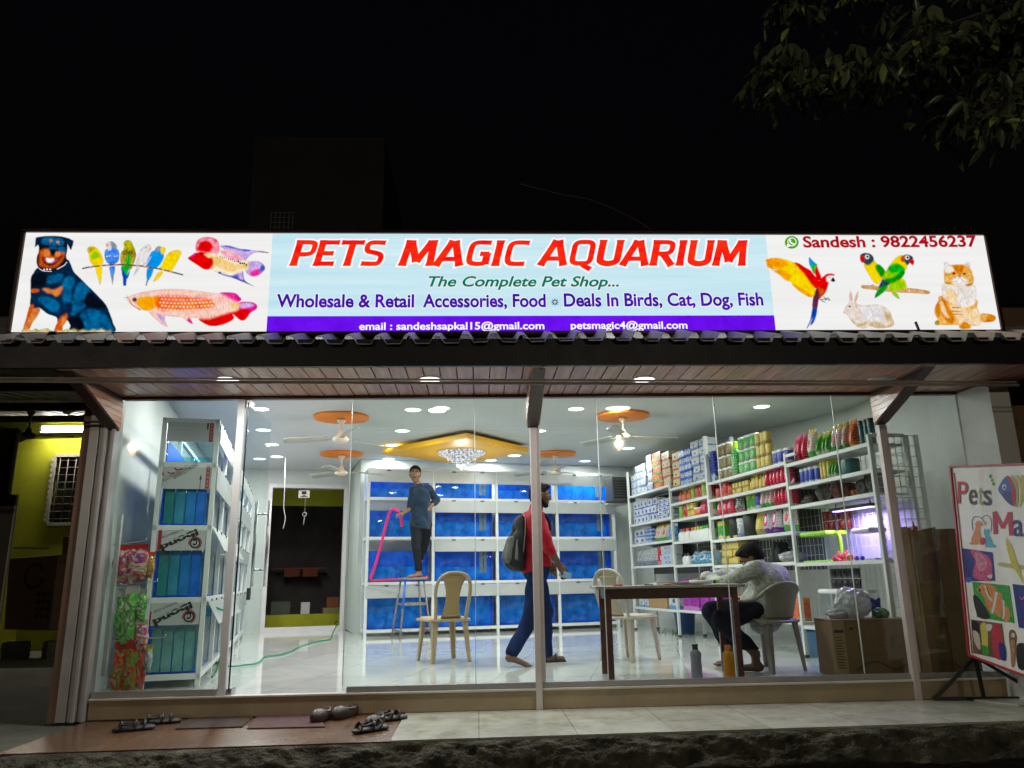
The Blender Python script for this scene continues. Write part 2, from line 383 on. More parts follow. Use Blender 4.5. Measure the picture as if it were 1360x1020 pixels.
def rough_block(name, p, d, rz, mat, label, cat, amp=.02, group=None):
    from mathutils import noise
    bm = bmesh.new(); bmesh.ops.create_cube(bm, size=1.0)
    bmesh.ops.subdivide_edges(bm, edges=bm.edges[:], cuts=7, use_grid_fill=True)
    for v in bm.verts:
        q = Vector(v.co); r = q.copy()
        for i in range(3): r[i] = math.copysign(min(abs(q[i]), .5), q[i])
        l = max(abs(c) for c in q); s = 1 - .07*(sum((abs(c)/.5)**6 for c in q)-1)/2
        v.co = Vector((q.x*d[0], q.y*d[1], q.z*d[2]))*s + Vector([noise.fractal(v.co*3+Vector((i*9, p[0], p[1])), 1, 2, 4)*amp for i in range(3)])
    me = bpy.data.meshes.new(name); bm.to_mesh(me); bm.free(); me.materials.append(mat)
    for pl in me.polygons: pl.use_smooth = True
    o = bpy.data.objects.new(name, me); col.objects.link(o); o.location = p; o.rotation_euler = (0,0,rz)
    return tag(o, label, cat, group)
bp = atZ(815,1018,-.42)
rough_block('concrete_block', (bp[0], bp[1]-.05, -.415), (.34,.22,.17), R(8), M('tan_block', (.22,.17,.10), .95, 0, .4, 8, .8, 30), 'rough tan concrete block lying under the broken edge of the step', 'block', .025)

# ------------------------------------------------------------------ the shop building
shop = tag(empty('shop_building', (0,0,-.15)), 'single storey glass fronted pet shop with brown plank canopy and white interior', 'shop')
def part(mb, name, mat, **k): return mb.build(name, mat, shop, world=True, **k)
LW = Vector((-.227,.974,0)); RWd = Vector((-.155,.988,0))
C_LF = Vector((-2.88,0,0)); C_LB = Vector((-4.62,7.38,0)); C_D = Vector((-2.35,8.02,0)); C_R0 = Vector((-1.92,6.52,0)); C_RB = Vector((2.83,7.79,0)); C_RF = Vector((4.07,0,0))
CZ = 2.78
RWALL = [C_RF, Vector((4.56,.45,0)), Vector((4.60,2.95,0)), Vector((3.22,6.0,0)), C_RB]
room = [C_LF]+RWALL+[C_R0, C_D, C_LB]
mb = MB(); mb.prism([(p.x, p.y, -.12) for p in room], (0,0,.12)); part(mb, 'floor', TILE)
mb = MB(); mb.prism([(p.x, p.y, CZ) for p in room], (0,0,.1)); part(mb, 'ceiling', CEIL)
def wall_mb(a, b, z0, z1, th=.12, mb=None, side=1):
    mb = mb or MB(); d = (b-a).normalized(); n = Vector((-d.y, d.x, 0))*th*side
    mb.prism([a+Vector((0,0,z0)), b+Vector((0,0,z0)), b+n+Vector((0,0,z0)), a+n+Vector((0,0,z0))], (0,0,z1-z0)); return mb
part(wall_mb(C_LF, C_LB, -.15, CZ+.1), 'side_wall', PLASTER)
mb = MB()
for a, b in zip(RWALL, RWALL[1:]): wall_mb(a, b, -.15, CZ+.1, side=-1, mb=mb)
part(mb, 'side_wall', PLASTER)
bd = (C_D-C_LB).normalized()
dl = (Vector((-3.67,7.65,0))-C_LB).dot(bd); dr = (Vector((-2.40,8.0,0))-C_LB).dot(bd); DH = float(atY(355,648,7.66)[2])
def lb(t): return C_LB+bd*t
mb = wall_mb(lb(-.1), lb(dl), 0, CZ+.1); wall_mb(lb(dr), lb(dr+.3), 0, CZ+.1, mb=mb); wall_mb(lb(dl), lb(dr), DH, CZ+.1, mb=mb)
part(mb, 'back_wall', PLASTER)
part(wall_mb(C_R0, C_D+Vector((.02,.03,0)), 0, CZ+.1, .1, side=-1), 'partition_wall', PLASTER)
part(wall_mb(C_R0, C_RB+Vector((.1,.03,0)), 0, CZ+.1, .12), 'back_wall', PLASTER)
# door frame at the back
bn = Vector((-bd.y, bd.x, 0))
mb = MB()
for t in (dl, dr):
    q = lb(t); mb.beam(q-bn*.02, q-bn*.02+Vector((0,0,DH)), .07, .10, up=tuple(bn))
mb.beam(lb(dl-.03)-bn*.02+Vector((0,0,DH+.035)), lb(dr+.03)-bn*.02+Vector((0,0,DH+.035)), .09, .07)
mb.beam(lb(dl)-bn*.0+Vector((0,0,.04)), lb(dr)-bn*.0+Vector((0,0,.04)), .12, .08)
part(mb, 'door_frame', ALU)
# unlit back room
g0 = lb(dl-.6)+bn*1.3; g1 = lb(dr+.8)+bn*1.3
zt = float(at(430,672, tuple(bn), bn.dot(g0))[2]); zb = float(at(430,815, tuple(bn), bn.dot(g0))[2])
part(wall_mb(g0, g1, zt, 3, .1), 'inner_lintel', GREENW); part(wall_mb(g0, g1, 0, zb, .1), 'inner_wall', GREENW)
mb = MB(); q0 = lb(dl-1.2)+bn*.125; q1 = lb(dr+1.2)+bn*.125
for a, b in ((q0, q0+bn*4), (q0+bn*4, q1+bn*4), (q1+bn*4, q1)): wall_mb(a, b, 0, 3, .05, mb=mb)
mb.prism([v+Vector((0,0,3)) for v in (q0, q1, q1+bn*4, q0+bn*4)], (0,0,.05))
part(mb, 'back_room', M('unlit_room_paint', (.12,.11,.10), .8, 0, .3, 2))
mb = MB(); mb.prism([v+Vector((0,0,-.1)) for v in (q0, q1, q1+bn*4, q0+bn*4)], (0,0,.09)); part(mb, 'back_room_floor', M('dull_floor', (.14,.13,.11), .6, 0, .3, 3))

# ceiling decoration
dia = [(-1.42,5.26),(-.14,4.01),(.77,5.25),(-.27,6.42)]
mb = MB(); mb.prism([(x, y, 2.655) for x, y in dia], (0,0,.075)); part(mb, 'ceiling_diamond', YELLOW)
mb = MB(); mb.prism([(-.2+(x+.2)*.8, 5.2+(y-5.2)*.8, 2.73) for x, y in dia], (0,0,.05)); part(mb, 'diamond_batten', M('grey_gap', (.25,.26,.26), .7))
FANS = [(-1.665,3.12), (-2.135,5.92), (1.82,3.16), (1.265,6.13)]
for x, y in FANS:
    mb = MB(); mb.lathe([(.0,2.748),(.325,2.748),(.335,2.756),(.335,2.779)], (x,y,0), 48, caps=False); part(mb, 'ceiling_medallion', ORANGE)

# plinth, posts, channels
mb = MB(); mb.box((-2.86,-.035,-.145),(4.5,.05,-.014)); part(mb, 'plinth', M('beige_plinth_tile', (.30,.235,.14), .45, 0, .22, 2.2, .05, 20), bevel=.006)
mb = MB(); mb.box((-2.86,-.045,-.013),(4.5,.03,.0035)); part(mb, 'sill', M('ivory_sill', (.55,.53,.46), .35, 0, .1, 4), bevel=.004)
mb = MB(); mb.box((-2.86,-.022,.004),(-1.95,.022,.05)); mb.box((-.99,-.022,.004),(4.06,.022,.045)); part(mb, 'bottom_channel', GREYALU, bevel=.003)
mb = MB(); mb.box((-2.86,-.03,2.262),(4.07,.03,2.30)); part(mb, 'top_channel', DKWOOD, bevel=.003)
HB = 2.262
for x, w in ((.455,.05), (3.365,.05)):
    mb = MB(); mb.box((x-w/2,-.06,-.148),(x+w/2,-.002,2.0)); mb.box((x+w/2,-.035,.05),(x+w/2+.03,.02,2.0)); part(mb, 'post', M('post_aluminium', (.55,.50,.48), .4, .2, .08, 5), bevel=.004)
mb = MB()
mb.box((-3.07,-.075,-.15),(-2.995,.06,2.30)); mb.box((-2.995,-.06,-.15),(-2.955,.06,2.30)); mb.box((-2.955,-.09,-.15),(-2.93,.06,2.32)); mb.box((-2.93,-.05,-.15),(-2.895,.06,2.30)); mb.box((-2.895,-.075,-.15),(-2.87,.06,2.32))
part(mb, 'corner_column', M('column_aluminium', (.40,.39,.38), .4, .1, .12, 5), bevel=.004)
mb = MB(); mb.box((-3.13,-.06,-.15),(-3.072,.10,2.28)); part(mb, 'column_edge_strip', M('raw_wood_strip', (.22,.13,.09), .6, 0, .3, 10, stretch=(1,1,.1)))
# glass panes
for a, b in ((-2.868,-1.945), (-1.02,-.022), (-.018,.428), (.49,.988), (.992,1.978), (1.982,2.988), (2.992,3.338), (3.395,4.066)):
    mb = MB(); mb.box((a,-.005,.012),(b,.005,HB+.01)); part(mb, 'glass_pane', PANE)
mb = MB(); mb.box((-1.942,-.02,.004),(-1.885,.02,2.262)); part(mb, 'door_jamb', ALU, bevel=.003)
# joint lines catch the light at the pane edges
for x in (-.02, .99, 1.98, 2.99, -1.022):
    mb = MB(); mb.box((x-.0025,-.0065,.05),(x+.0025,.0065,HB)); part(mb, 'glass_seal', M('silicone_seal', (.55,.60,.57), .3, 0, .1, 8))
# frameless door, swung inward
door = empty('glass_door', (-1.862,.0,.15), R(93)); door.parent = shop; KIDS.setdefault(shop.name, []).append(door)
door['label'] = 'frameless glass door swung open into the shop'
MB().box((0,-.005,.02),(.86,.005,2.24)).build('door_glass', GLASS('door_glass', (.91,.96,.945), smear=.005, refl=.035), door)
mb = MB(); mb.box((-.004,-.006,.02),(.0,.006,2.24)); mb.build('door_edge', M('dark_glass_edge', (.01,.03,.025), .2), door)
for z0, z1 in ((0,.05),(2.2,2.262)): mb = MB(); mb.box((0,-.02,z0),(.12,.02,z1)); mb.build('patch_fitting', STEEL, door, bevel=.004)
mb = MB()
for s in (-1, 1):
    mb.tube([(.76, s*.055, .78), (.76, s*.055, 1.52)], .014, 10)
    for z in (.92, 1.40): mb.tube([(.76, 0, z), (.76, s*.055, z)], .008, 8)
mb.build('handle', STEEL, door)
mb = MB(); mb.cbox((.76,.075,.72),(.03,.03,.10)); mb.tube([(.76,.06,.80),(.775,.075,.76),(.76,.075,.74)], .004, 6); mb.build('padlock', BLACKM, door, bevel=.004)

# canopy: soffit of planks, brackets, fascia, corrugated sheet
SZ = 2.285; FY = -.90
mb = MB(); n = 60; x0, x1 = -2.95, 4.36
for i in range(n):
    a = lerp(x0, x1, i/n); b = lerp(x0, x1, (i+1)/n)
    mb.box((a+.004, FY, SZ), (b-.004, -.031, SZ+.012))
part(mb, 'soffit_planks', PLANK, bevel=.002, seg=1)
mb = MB(); mb.box((-3.0,FY,SZ+.013),(4.36,.0,SZ+.05)); part(mb, 'soffit_backing', M('groove_dark', (.03,.022,.018), .7))
for x in (-2.90, .455, 3.365):
    mb = MB(); w = .045
    tri = lambda xx, k=0: [(xx, -.032, 2.0+k*1.4), (xx, -.032, SZ-.002-k*.3), (xx, FY+.06+k*3.0, SZ-.002-k*.3)]
    mb.prism(tri(x-w), (2*w,0,0)); br_ = part(mb, 'bracket', DKWOOD, bevel=.004)
    mb = MB()
    for sx in (-1, 1):   # plank cladding on both cheeks
        xx = x+sx*(w+.004)
        for k in range(6):
            za = 2.02+k*.044; zb = za+.041
            yf = lambda z: -.04-(FY*-1-.10)*(z-2.0)/(SZ-2.0)
            if zb < SZ-.004: mb.prism([(xx,-.036,za),(xx,-.036,zb),(xx,yf(zb)+.03,zb),(xx,yf(za)+.03,za)], (sx*.006,0,0))
    mb.build('plank_cladding', PLANK, br_, world=False) if False else part(mb, 'bracket_cladding', PLANK)
mb = MB(); mb.box((-8.5,FY-.05,SZ-.005),(7.5,FY,2.475)); mb.box((-8.5,FY-.06,SZ-.012),(7.5,FY-.02,SZ-.006)); part(mb, 'fascia_beam', M('black_steel_beam', (.006,.006,.009), .45, .2, .3, 6))
def corrug(x):
    p = (x % .205)/.205
    return 0 if p < .34 else ((p-.34)/.14 if p < .48 else (1 if p < .68 else (1-(p-.68)/.20 if p < .88 else 0)))
xs = []
x = -8.4
while x < 7.4:
    xs += [x, x+.34*.205, x+.48*.205, x+.68*.205, x+.88*.205]; x += .205
def roof(mb, xs, y0, z0, y1, z1, amp, ny=10, seed=1):
    rnd = random.Random(seed); k = len(xs); vs = []
    jit = [rnd.uniform(-.007, .007) for _ in range(len(xs)//5+1)]; sag = [rnd.uniform(-.012, .012) for _ in range(len(xs)//5+1)]
    for j in range(ny+1):
        t = j/ny
        for i, x in enumerate(xs):
            e = 1 if i % 5 in (2, 3) else 0
            wob = jit[i//5]*(1-t*.3)
            vs.append((x, lerp(y0, y1, t)+sag[i//5]*(j == 0), lerp(z0, z1, t)+e*(amp+wob)+.008*math.sin(x*1.7)))
    mb.add(vs, [(j*k+i, j*k+i+1, (j+1)*k+i+1, (j+1)*k+i) for j in range(ny) for i in range(k-1)])
mb = MB(); roof(mb, xs, -1.0, 2.432, 3.2, 2.432+.385*4.2, .058); part(mb, 'corrugated_roof', M('weathered_sheet', (.55,.55,.50), .5, .2, .3, 3, .1, 20), solid=.004)
# wing wall at the right end
mb = MB(); mb.box((4.08,-.42,-.145),(4.24,-.0,2.27)); part(mb, 'wing_wall', PLASTER)
mb = MB(); mb.box((4.24,-.14,-.145),(9,-.02,3.0)); part(mb, 'flank_wall', M('brown_flank', (.16,.10,.05), .8, 0, .3, 2, .2, 20))

# cable strung under the canopy front
mb = MB(); pts = [(lerp(-7.0, 3.95, i/24), FY-.03+.0, lerp(2.185, 2.115, (lerp(-7,3.95,i/24)+3.3)/7.14)-.0*math.sin(math.pi*i/24)) for i in range(25)]
mb.tube(pts, .011, 8); mb.tube([(p[0], p[1]+.02, p[2]+.028) for p in pts], .009, 8)
tag(mb.build('cable', M('cable_sheath', (.35,.30,.26), .5, 0, .3, 3)), 'thin pale cable strung straight along the canopy front', 'cable')
# ------------------------------------------------------------------ lamps of the place, plus an added unseen front row
LAMP = EM('led_diffuser', (1.0,.985,.96), 3.0)
TRIM = M('light_trim', (.7,.7,.7), .4)
def downlight(p, r, label, group, on=True, name='ceiling_light', mat=None, watt=20.5):
    o = empty(name, p, 0, label, 'ceiling light', group)
    MB().lathe([(r*1.0,-.001),(r*1.22,-.002),(r*1.24,.012)], n=28, caps=False).build('trim_ring', TRIM, o)
    MB().lathe([(.0,-.003),(r*.98,-.003),(r,.008)], n=28, caps=False).build('diffuser', (mat or LAMP) if on else M('unlit_diffuser', (.5,.48,.45), .4), o)
    if on: lamp(o, (0,0,-.006), watt, (1.0,.98,.95), r*1.9)
    return o
CL = [(-2.52,2.66,'nearest the open glass door'),(-2.83,3.94,'second behind the open glass door'),(-3.0,5.05,'third behind the open glass door'),(-3.21,6.17,'right one of the pair before the back doorway'),(-3.54,6.38,'left one of the pair before the back doorway'),
 (-.76,2.76,'left one of the near pair left of the centre post'),(-.52+.1,2.68,'right one of the near pair left of the centre post'),(-1.01,4.08,'above the left tip of the golden diamond'),(-1.27,5.21,'touching the left tip of the golden diamond'),(-1.47,6.52,'above the head of the man on the stool'),
 (.23,6.8,'behind the chandelier and right of it'),(.57,5.52,'under the right half of the golden diamond'),(.85,4.17,'just right of the centre post top'),(1.19,2.78,'left one of the near pair right of the centre post'),(1.64,2.76,'before the right front fan'),(2.38,5.69,'nearest the far white box shelf'),(1.87,7.0,'over the right end of the blue tanks'),(3.44,2.73,'nearest the right wall above the jars')]
CL += [(-2.2,1.25,'added unseen behind the canopy head before the left rack'),(-.75,1.3,'added unseen behind the canopy head left of the centre post'),(.8,1.3,'added unseen behind the canopy head right of the centre post'),(2.0,1.3,'added unseen behind the canopy head above the table')]  # unseen front row, added to brighten the front of the room
for x, y, w in CL:
    zz = 2.777
    if w.startswith('under the right half'): zz = 2.652
    downlight((x, y, zz), .095, watt=(34.0 if w.endswith('left rack') else 17.5), label='round white ceiling light '+w, group='round ceiling lights in the shop')
SL = [(302,504,'left'),(571,504,'middle'),(855,504,'right')]
for i, (px, py, w) in enumerate(SL):
    p = atZ(px, py, SZ); downlight((p[0], p[1], SZ-.002), .082, f'lit round canopy light, the {w} one of three above the glass', 'canopy lights', mat=EM('canopy_led', (1.0,.95,.88), 3.0), watt=16.0)
p = atZ(1170,503,SZ); downlight((p[0], p[1], SZ-.002), .082, 'unlit canopy light beside the right bracket', 'canopy lights', on=False)
# chandelier
CG, _nt, _out = nodes('crystal_glow'); _e = _nt.nodes.new('ShaderNodeEmission'); _v = _nt.nodes.new('ShaderNodeTexVoronoi'); _v.inputs['Scale'].default_value = 34
_tc = _nt.nodes.new('ShaderNodeTexCoord'); _nt.links.new(_tc.outputs['Object'], _v.inputs['Vector']); _mr = _nt.nodes.new('ShaderNodeMapRange'); _mr.inputs[2].default_value = .7; _mr.inputs[3].default_value = 1.7; _mr.inputs[4].default_value = .35
_nt.links.new(_v.outputs['Distance'], _mr.inputs[0]); _nt.links.new(_mr.outputs[0], _e.inputs[1]); _e.inputs[0].default_value = (.95,.92,1.0,1); _nt.links.new(_e.outputs[0], _out.inputs[0])
ch = empty('chandelier', (-.235,5.1,2.655), 0, 'glowing crystal bowl chandelier under the golden ceiling diamond', 'chandelier')
MB().lathe([(.12,.0),(.345,-.012),(.352,-.03),(.34,-.045),(.20,-.10),(.13,-.165),(.05,-.19)], n=36, caps=True).build('bowl', CG, ch)
lamp(ch, (0,0,-.30), 14.0, (.97,.94,1.0), .10, 'POINT')
CRY = M('crystal', (.85,.85,.9), .05, 0, .05, 5, spec=1.0)
rnd = random.Random(5)
for k in range(26):
    a = k*2.4; r = .30-.0095*k; z = -.055-.0056*k
    mb = MB(); mb.lathe([(.0,.018),(.013,.0),(.0,-.022)], (r*math.cos(a), r*math.sin(a), z), 6, caps=False); mb.build('crystal_drop', CRY, ch)
for a in range(5):
    mb = MB(); r = .055 if a < 4 else 0; mb.lathe([(.0,.03),(.02,.018),(.026,0),(.018,-.02),(0,-.03)], (r*math.cos(a*1.57+.4), r*math.sin(a*1.57+.4), -.215-(a==4)*.04), 10, caps=False)
    mb.tube([(r*math.cos(a*1.57+.4), r*math.sin(a*1.57+.4), -.17), (r*math.cos(a*1.57+.4), r*math.sin(a*1.57+.4), -.19-(a==4)*.03)], .003, 5)
    mb.build('crystal_ball', EM('crystal_ball_glow', (.9,.88,1.0), 1.6), ch)
# ceiling fans
BLADE = M('fan_blade', (.40,.40,.34), .35, 0, .05, 6)
def fan(name, p, drop, rot, label, mats, group, L=.56, parent_mats=None):
    bm_, hm = mats
    o = empty(name, p, rot, label, 'fan', group)
    MB().lathe([(.0,0),(.055,-.002),(.05,-.03),(.02,-.07),(.014,-.075)], n=20, caps=False).build('canopy_cup', hm, o)
    MB().lathe([(.012,-.06),(.012,-drop+.10),(.032,-drop+.09),(.048,-drop+.02)], n=16, caps=False).build('down_rod', hm, o)
    MB().lathe([(.0,-drop+.045),(.055,-drop+.04),(.09,-drop+.012),(.10,-drop-.012),(.088,-drop-.035),(.05,-drop-.05),(.0,-drop-.055)], n=28, caps=False).build('motor', hm, o)
    for k in range(3):
        mb = MB()
        def fn(u, v):
            r = lerp(.16, .16+L, u); w = lerp(.055, .075, u)*(1-.0*(u>.98)) ; w *= 1 if u < .93 else math.sqrt(max(0, 1-((u-.93)/.07)**2))*.85+.15
            return (r, (v-.5)*2*w, -drop+.008+(v-.5)*.035-.01*u)
        mb.grid(fn, 14, 4); mb.box((.07,-.018,-drop+.0),(.19,.018,-drop+.006))
        mb.xf(Matrix.Rotation(k*2*math.pi/3, 4, 'Z')); mb.build('blade', bm_, o, solid=.004)
    return o
FL = ['ivory ceiling fan on the orange disc near the open door','ivory ceiling fan on the orange disc before the back doorway','ivory ceiling fan on the orange disc nearest the right shelves','ivory ceiling fan on the orange disc behind the centre post']
FDROP = [.245,.27,.245,.27]
FROT = [R(172), R(20), R(8), R(35)]
for (x, y), l, d, r in zip(FANS, FL, FDROP, FROT): fan('ceiling_fan', (x, y, 2.747), d, r, l, (BLADE, IVORY), 'ivory ceiling fans')
# ------------------------------------------------------------------ the backlit sign on the canopy roof
SY = -.60
sign = tag(empty('shop_sign', (.34, SY, 2.62)), 'long backlit white sign with red lettering and animal pictures above the canopy', 'sign')
def sp(px, py, lift=0.0): return Vector(atY(px, py, SY)) + Vector((0, -lift, 0))
def spart(mb, name, mats, parent=None, **k): return mb.build(name, mats, parent or sign, world=True, fix=False, **k)
INK = {}
def SGM(name, c1, c2=None, scale=25.0, s=1.0, stretch=(1,1,1)):
    """backlit print: two inks broken up by a fine mottle"""
    INK[name] = (c1, c2 or tuple(v*.9 for v in c1))
    if name in MATS: return MATS[name]
    m, nt, out = nodes(name)
    e = nt.nodes.new('ShaderNodeEmission'); e.inputs[1].default_value = s; nt.links.new(e.outputs[0], out.inputs[0])
    c2 = c2 or tuple(v*.9 for v in c1)
    tc = nt.nodes.new('ShaderNodeTexCoord'); mp = nt.nodes.new('ShaderNodeMapping'); mp.inputs['Scale'].default_value = stretch
    n = nt.nodes.new('ShaderNodeTexNoise'); n.inputs['Scale'].default_value = scale; n.inputs['Detail'].default_value = 6; n.inputs['Roughness'].default_value = .7
    cr = nt.nodes.new('ShaderNodeValToRGB'); cr.color_ramp.elements[0].position = .38; cr.color_ramp.elements[1].position = .62
    cr.color_ramp.elements[0].color = c4(c1); cr.color_ramp.elements[1].color = c4(c2)
    nt.links.new(tc.outputs['Object'], mp.inputs[0]); nt.links.new(mp.outputs[0], n.inputs['Vector']); nt.links.new(n.outputs['Fac'], cr.inputs[0]); nt.links.new(cr.outputs[0], e.inputs[0])
    MATS[name] = m
    return m
S = srgb
TL, TR, BRc, BLc = sp(37,310), sp(1305,312), sp(1330,437), sp(12,443)
zt_, zb_ = (TL.z+TR.z)/2, (BLc.z+BRc.z)/2; xl_, xr_ = (TL.x+BLc.x)/2, (TR.x+BRc.x)/2
mb = MB(); mb.box((xl_, SY, zb_), (xr_, SY+.012, zt_)); spart(mb, 'sign_face', SGM('sign_white', S(236,236,234), S(244,244,243), .8, stretch=(.15,1,7)))
FR = M('sign_frame_paint', (.05,.03,.022), .3, .6, .3, 4)
mb = MB(); w = .028
mb.box((xl_-w, SY-.02, zt_+.001), (xr_+w, SY+.16, zt_+w)); mb.box((xl_-w, SY-.02, zb_-w), (xr_+w, SY+.16, zb_-.001))
mb.box((xl_-w, SY-.02, zb_), (xl_-.001, SY+.16, zt_)); mb.box((xr_+.001, SY-.02, zb_), (xr_+w, SY+.16, zt_))
mb.box((xl_-w, SY+.15, zb_-w), (xr_+w, SY+.165, zt_+w))
mb.build('sign_frame', FR, sign, world=True, bevel=.005)
mb = MB()
for x in np.linspace(xl_+.3, xr_-.3, 9): mb.box((x-.02, SY+.05, zb_-.06), (x+.02, SY+.09, zb_-w))
mb.build('sign_leg', BLACKM, sign, world=True)
def quadpoly(pts, mat, name, lift):
    mb = MB(); mb.add([sp(x, y, lift) for x, y in pts], [tuple(range(len(pts)))]); return spart(mb, name, mat)
def rect(pa, pb, name, mat, lift):
    mb = MB(); a = sp(*pa); b = sp(*pb); mb.add([(a.x,SY-lift,a.z),(b.x,SY-lift,a.z),(b.x,SY-lift,b.z),(a.x,SY-lift,b.z)], [(0,1,2,3)]); return spart(mb, name, mat)
bx0 = (sp(361,312).x+sp(355,442).x)/2; bx1 = (sp(1017,315).x+sp(1030,438).x)/2
pz = (sp(355,421).z+sp(1030,418).z)/2
def xz(x0, z0, x1, z1, name, mat, lift):
    mb = MB(); mb.add([(x0,SY-lift,z0),(x1,SY-lift,z0),(x1,SY-lift,z1),(x0,SY-lift,z1)], [(0,1,2,3)]); return spart(mb, name, mat)
xz(bx0, pz, bx1, zt_-.003, 'pale_blue_panel', SGM('sign_pale_blue', S(184,225,238), S(214,238,245), .9, stretch=(.2,1,6)), .002)
xz(bx0, zb_+.003, bx1, pz, 'purple_band', SGM('sign_purple', S(98,10,225), S(112,20,246), 3), .002)
# --- main lettering: hand-cut slanted capitals
GL = {
 'P': (.72, [([(.12,0),(.12,1)],0),([(.03,.91),(.42,.91),(.58,.86),(.61,.70),(.58,.52),(.42,.45),(.12,.45)],1)]),
 'E': (.70, [([(.12,0),(.12,1)],0),([(.12,.91),(.64,.91)],1),([(.12,.49),(.54,.49)],1),([(.12,.09),(.64,.09)],1)]),
 'T': (.74, [([(.0,.91),(.72,.91)],1),([(.36,1),(.36,0)],0)]),
 'S': (.72, [([(.64,.90),(.24,.91),(.12,.83),(.11,.68),(.17,.57),(.36,.52),(.54,.46),(.61,.36),(.60,.18),(.50,.09),(.05,.10)],1)]),
 'M': (1.04,[([(.10,0),(.16,1)],0),([(.20,.96),(.48,.16)],0),([(.48,.16),(.80,.96)],0),([(.84,1),(.90,0)],0)]),
 'A': (.84, [([(.03,0),(.37,.98)],0),([(.43,.98),(.72,0)],0),([(.20,.27),(.62,.27)],1)]),
 'G': (.78, [([(.66,.90),(.30,.91),(.14,.82),(.11,.52),(.14,.18),(.30,.09),(.50,.09),(.60,.14)],1),([(.61,.06),(.61,.50)],0),([(.40,.47),(.66,.47)],1)]),
 'I': (.34, [([(.14,0),(.14,1)],0)]),
 'C': (.72, [([(.66,.90),(.30,.91),(.14,.82),(.11,.50),(.14,.18),(.30,.09),(.64,.09)],1)]),
 'Q': (.82, [([(.38,.91),(.22,.90),(.12,.80),(.11,.50),(.12,.20),(.22,.10),(.38,.09),(.54,.10),(.64,.20),(.65,.50),(.64,.80),(.54,.90),(.36,.91)],1),([(.36,.12),(.52,-.02),(.72,-.14)],1)]),
 'U': (.80, [([(.12,1),(.12,.30),(.16,.16),(.30,.09),(.46,.09),(.60,.16),(.64,.30),(.64,1)],0)]),
 'R': (.78, [([(.12,0),(.12,1)],0),([(.03,.91),(.44,.91),(.59,.85),(.61,.70),(.58,.55),(.44,.47),(.12,.47)],1),([(.36,.47),(.68,0)],0)]),
}
def ribbon(mb, pts, w, ext=0.0, fl=1.18, zoff=0.0, place=None):
    P = [Vector((x, y, 0)) for x, y in pts]
    if len(P) > 2: P = catmull(P, 5)
    else: P = [P[0].lerp(P[1], t) for t in (0, .18, .5, .82, 1)]
    P[0] = P[0] + (P[0]-P[1]).normalized()*ext; P[-1] = P[-1] + (P[-1]-P[-2]).normalized()*ext
    vs = []; k = len(P)
    for i, p in enumerate(P):
        d = (P[min(i+1,k-1)]-P[max(i-1,0)]).normalized(); n = Vector((-d.y, d.x, 0))
        ww = w/2*(fl if i in (0, k-1) else 1)
        vs += [p+n*ww, p-n*ww]
    mb.add([place(v) for v in vs], [(2*i, 2*i+1, 2*i+3, 2*i+2) for i in range(k-1)])
def big_word(txt, px0, px1, base, cap, lift, out):
    A = sp(px0, base); B = sp(px1, base); H = sp(px0, base-cap).z-A.z
    tot = sum(GL[c][0] if c != ' ' else .5 for c in txt); u = (B.x-A.x-.24*H)/tot
    x = 0; mbs = []
    for c in txt:
        if c == ' ': x += .5; continue
        mb = MB()
        place = lambda v, x=x: (A.x+(x+v.x)*u+v.y*H*.24, SY-lift, A.z+v.y*H)
        for pts, hz in GL[c][1]: ribbon(mb, pts, (.17 if hz else .215)+out*2, out, place=place)
        mbs.append(mb); x += GL[c][0]
    return mbs
RED = SGM('sign_red', S(250,10,18), S(255,52,12), 6, stretch=(1,1,3)); WHT = SGM('sign_letter_white', S(252,250,250), S(255,255,255), 4)
for word, a, b, y in (('PETS',384,516,353.5),('MAGIC',529,708,353.5),('AQUARIUM',716,999.5,353)):
    o = MB(); i = MB()
    for m_ in big_word(word, a, b, y, 34.5, .003, .055): o.add(m_.v, m_.f)
    for m_ in big_word(word, a, b, y, 34.5, .0045, 0): i.add(m_.v, m_.f)
    wo_ = spart(o, 'lettering_outline', WHT); spart(i, 'lettering', RED)
def words(s, px0, px1, y0, y1, cap, mat, offset=0.0, shear=0.0, outline=None, name='lettering', lift=.0045, spacing=1.0):
    A = sp(px0, y0); B = sp(px1, y1); H = sp(px0, y0-cap).z-A.z
    if outline:
        mb = MB(); put_text(mb, s, A, B, H, (0,-1,0), offset, shear, lift-.0015, spacing, grow=outline); spart(mb, 'lettering_outline', WHT)
    mb = MB(); put_text(mb, s, A, B, H, (0,-1,0), offset, shear, lift, spacing); return spart(mb, name, mat)
TEAL = SGM('sign_teal', S(0,112,92), S(4,128,100), 5); VIO = SGM('sign_violet', S(58,16,150), S(80,20,190), 5); CRIM = SGM('sign_crimson', S(165,12,24), S(185,16,28), 5)
words('The Complete Pet Shop...', 569, 822, 380.5, 380.5, 13.6, TEAL, .026, .28, .03)
words('Wholesale & Retail', 367, 550, 408, 408, 17.2, VIO, .03, 0, .035)
words('Accessories, Food', 561.5, 725, 408, 407.5, 17.2, VIO, .03, 0, .035)
words('Deals In Birds, Cat, Dog, Fish', 749, 1014, 407, 405.5, 17.2, VIO, .03, 0, .035)
words('email : sandeshsapkal15@gmail.com', 477, 723, 438.2, 437.2, 9.6, WHT, .022)
words('petsmagic4@gmail.com', 758, 913, 437, 436.5, 9.6, WHT, .022)
words('Sandesh : 9822456237', 1067, 1298, 328.6, 327.6, 14.6, CRIM, .03)
DKI = SGM('sign_ink', S(16,16,22), S(30,30,36), 8)
mb = MB()
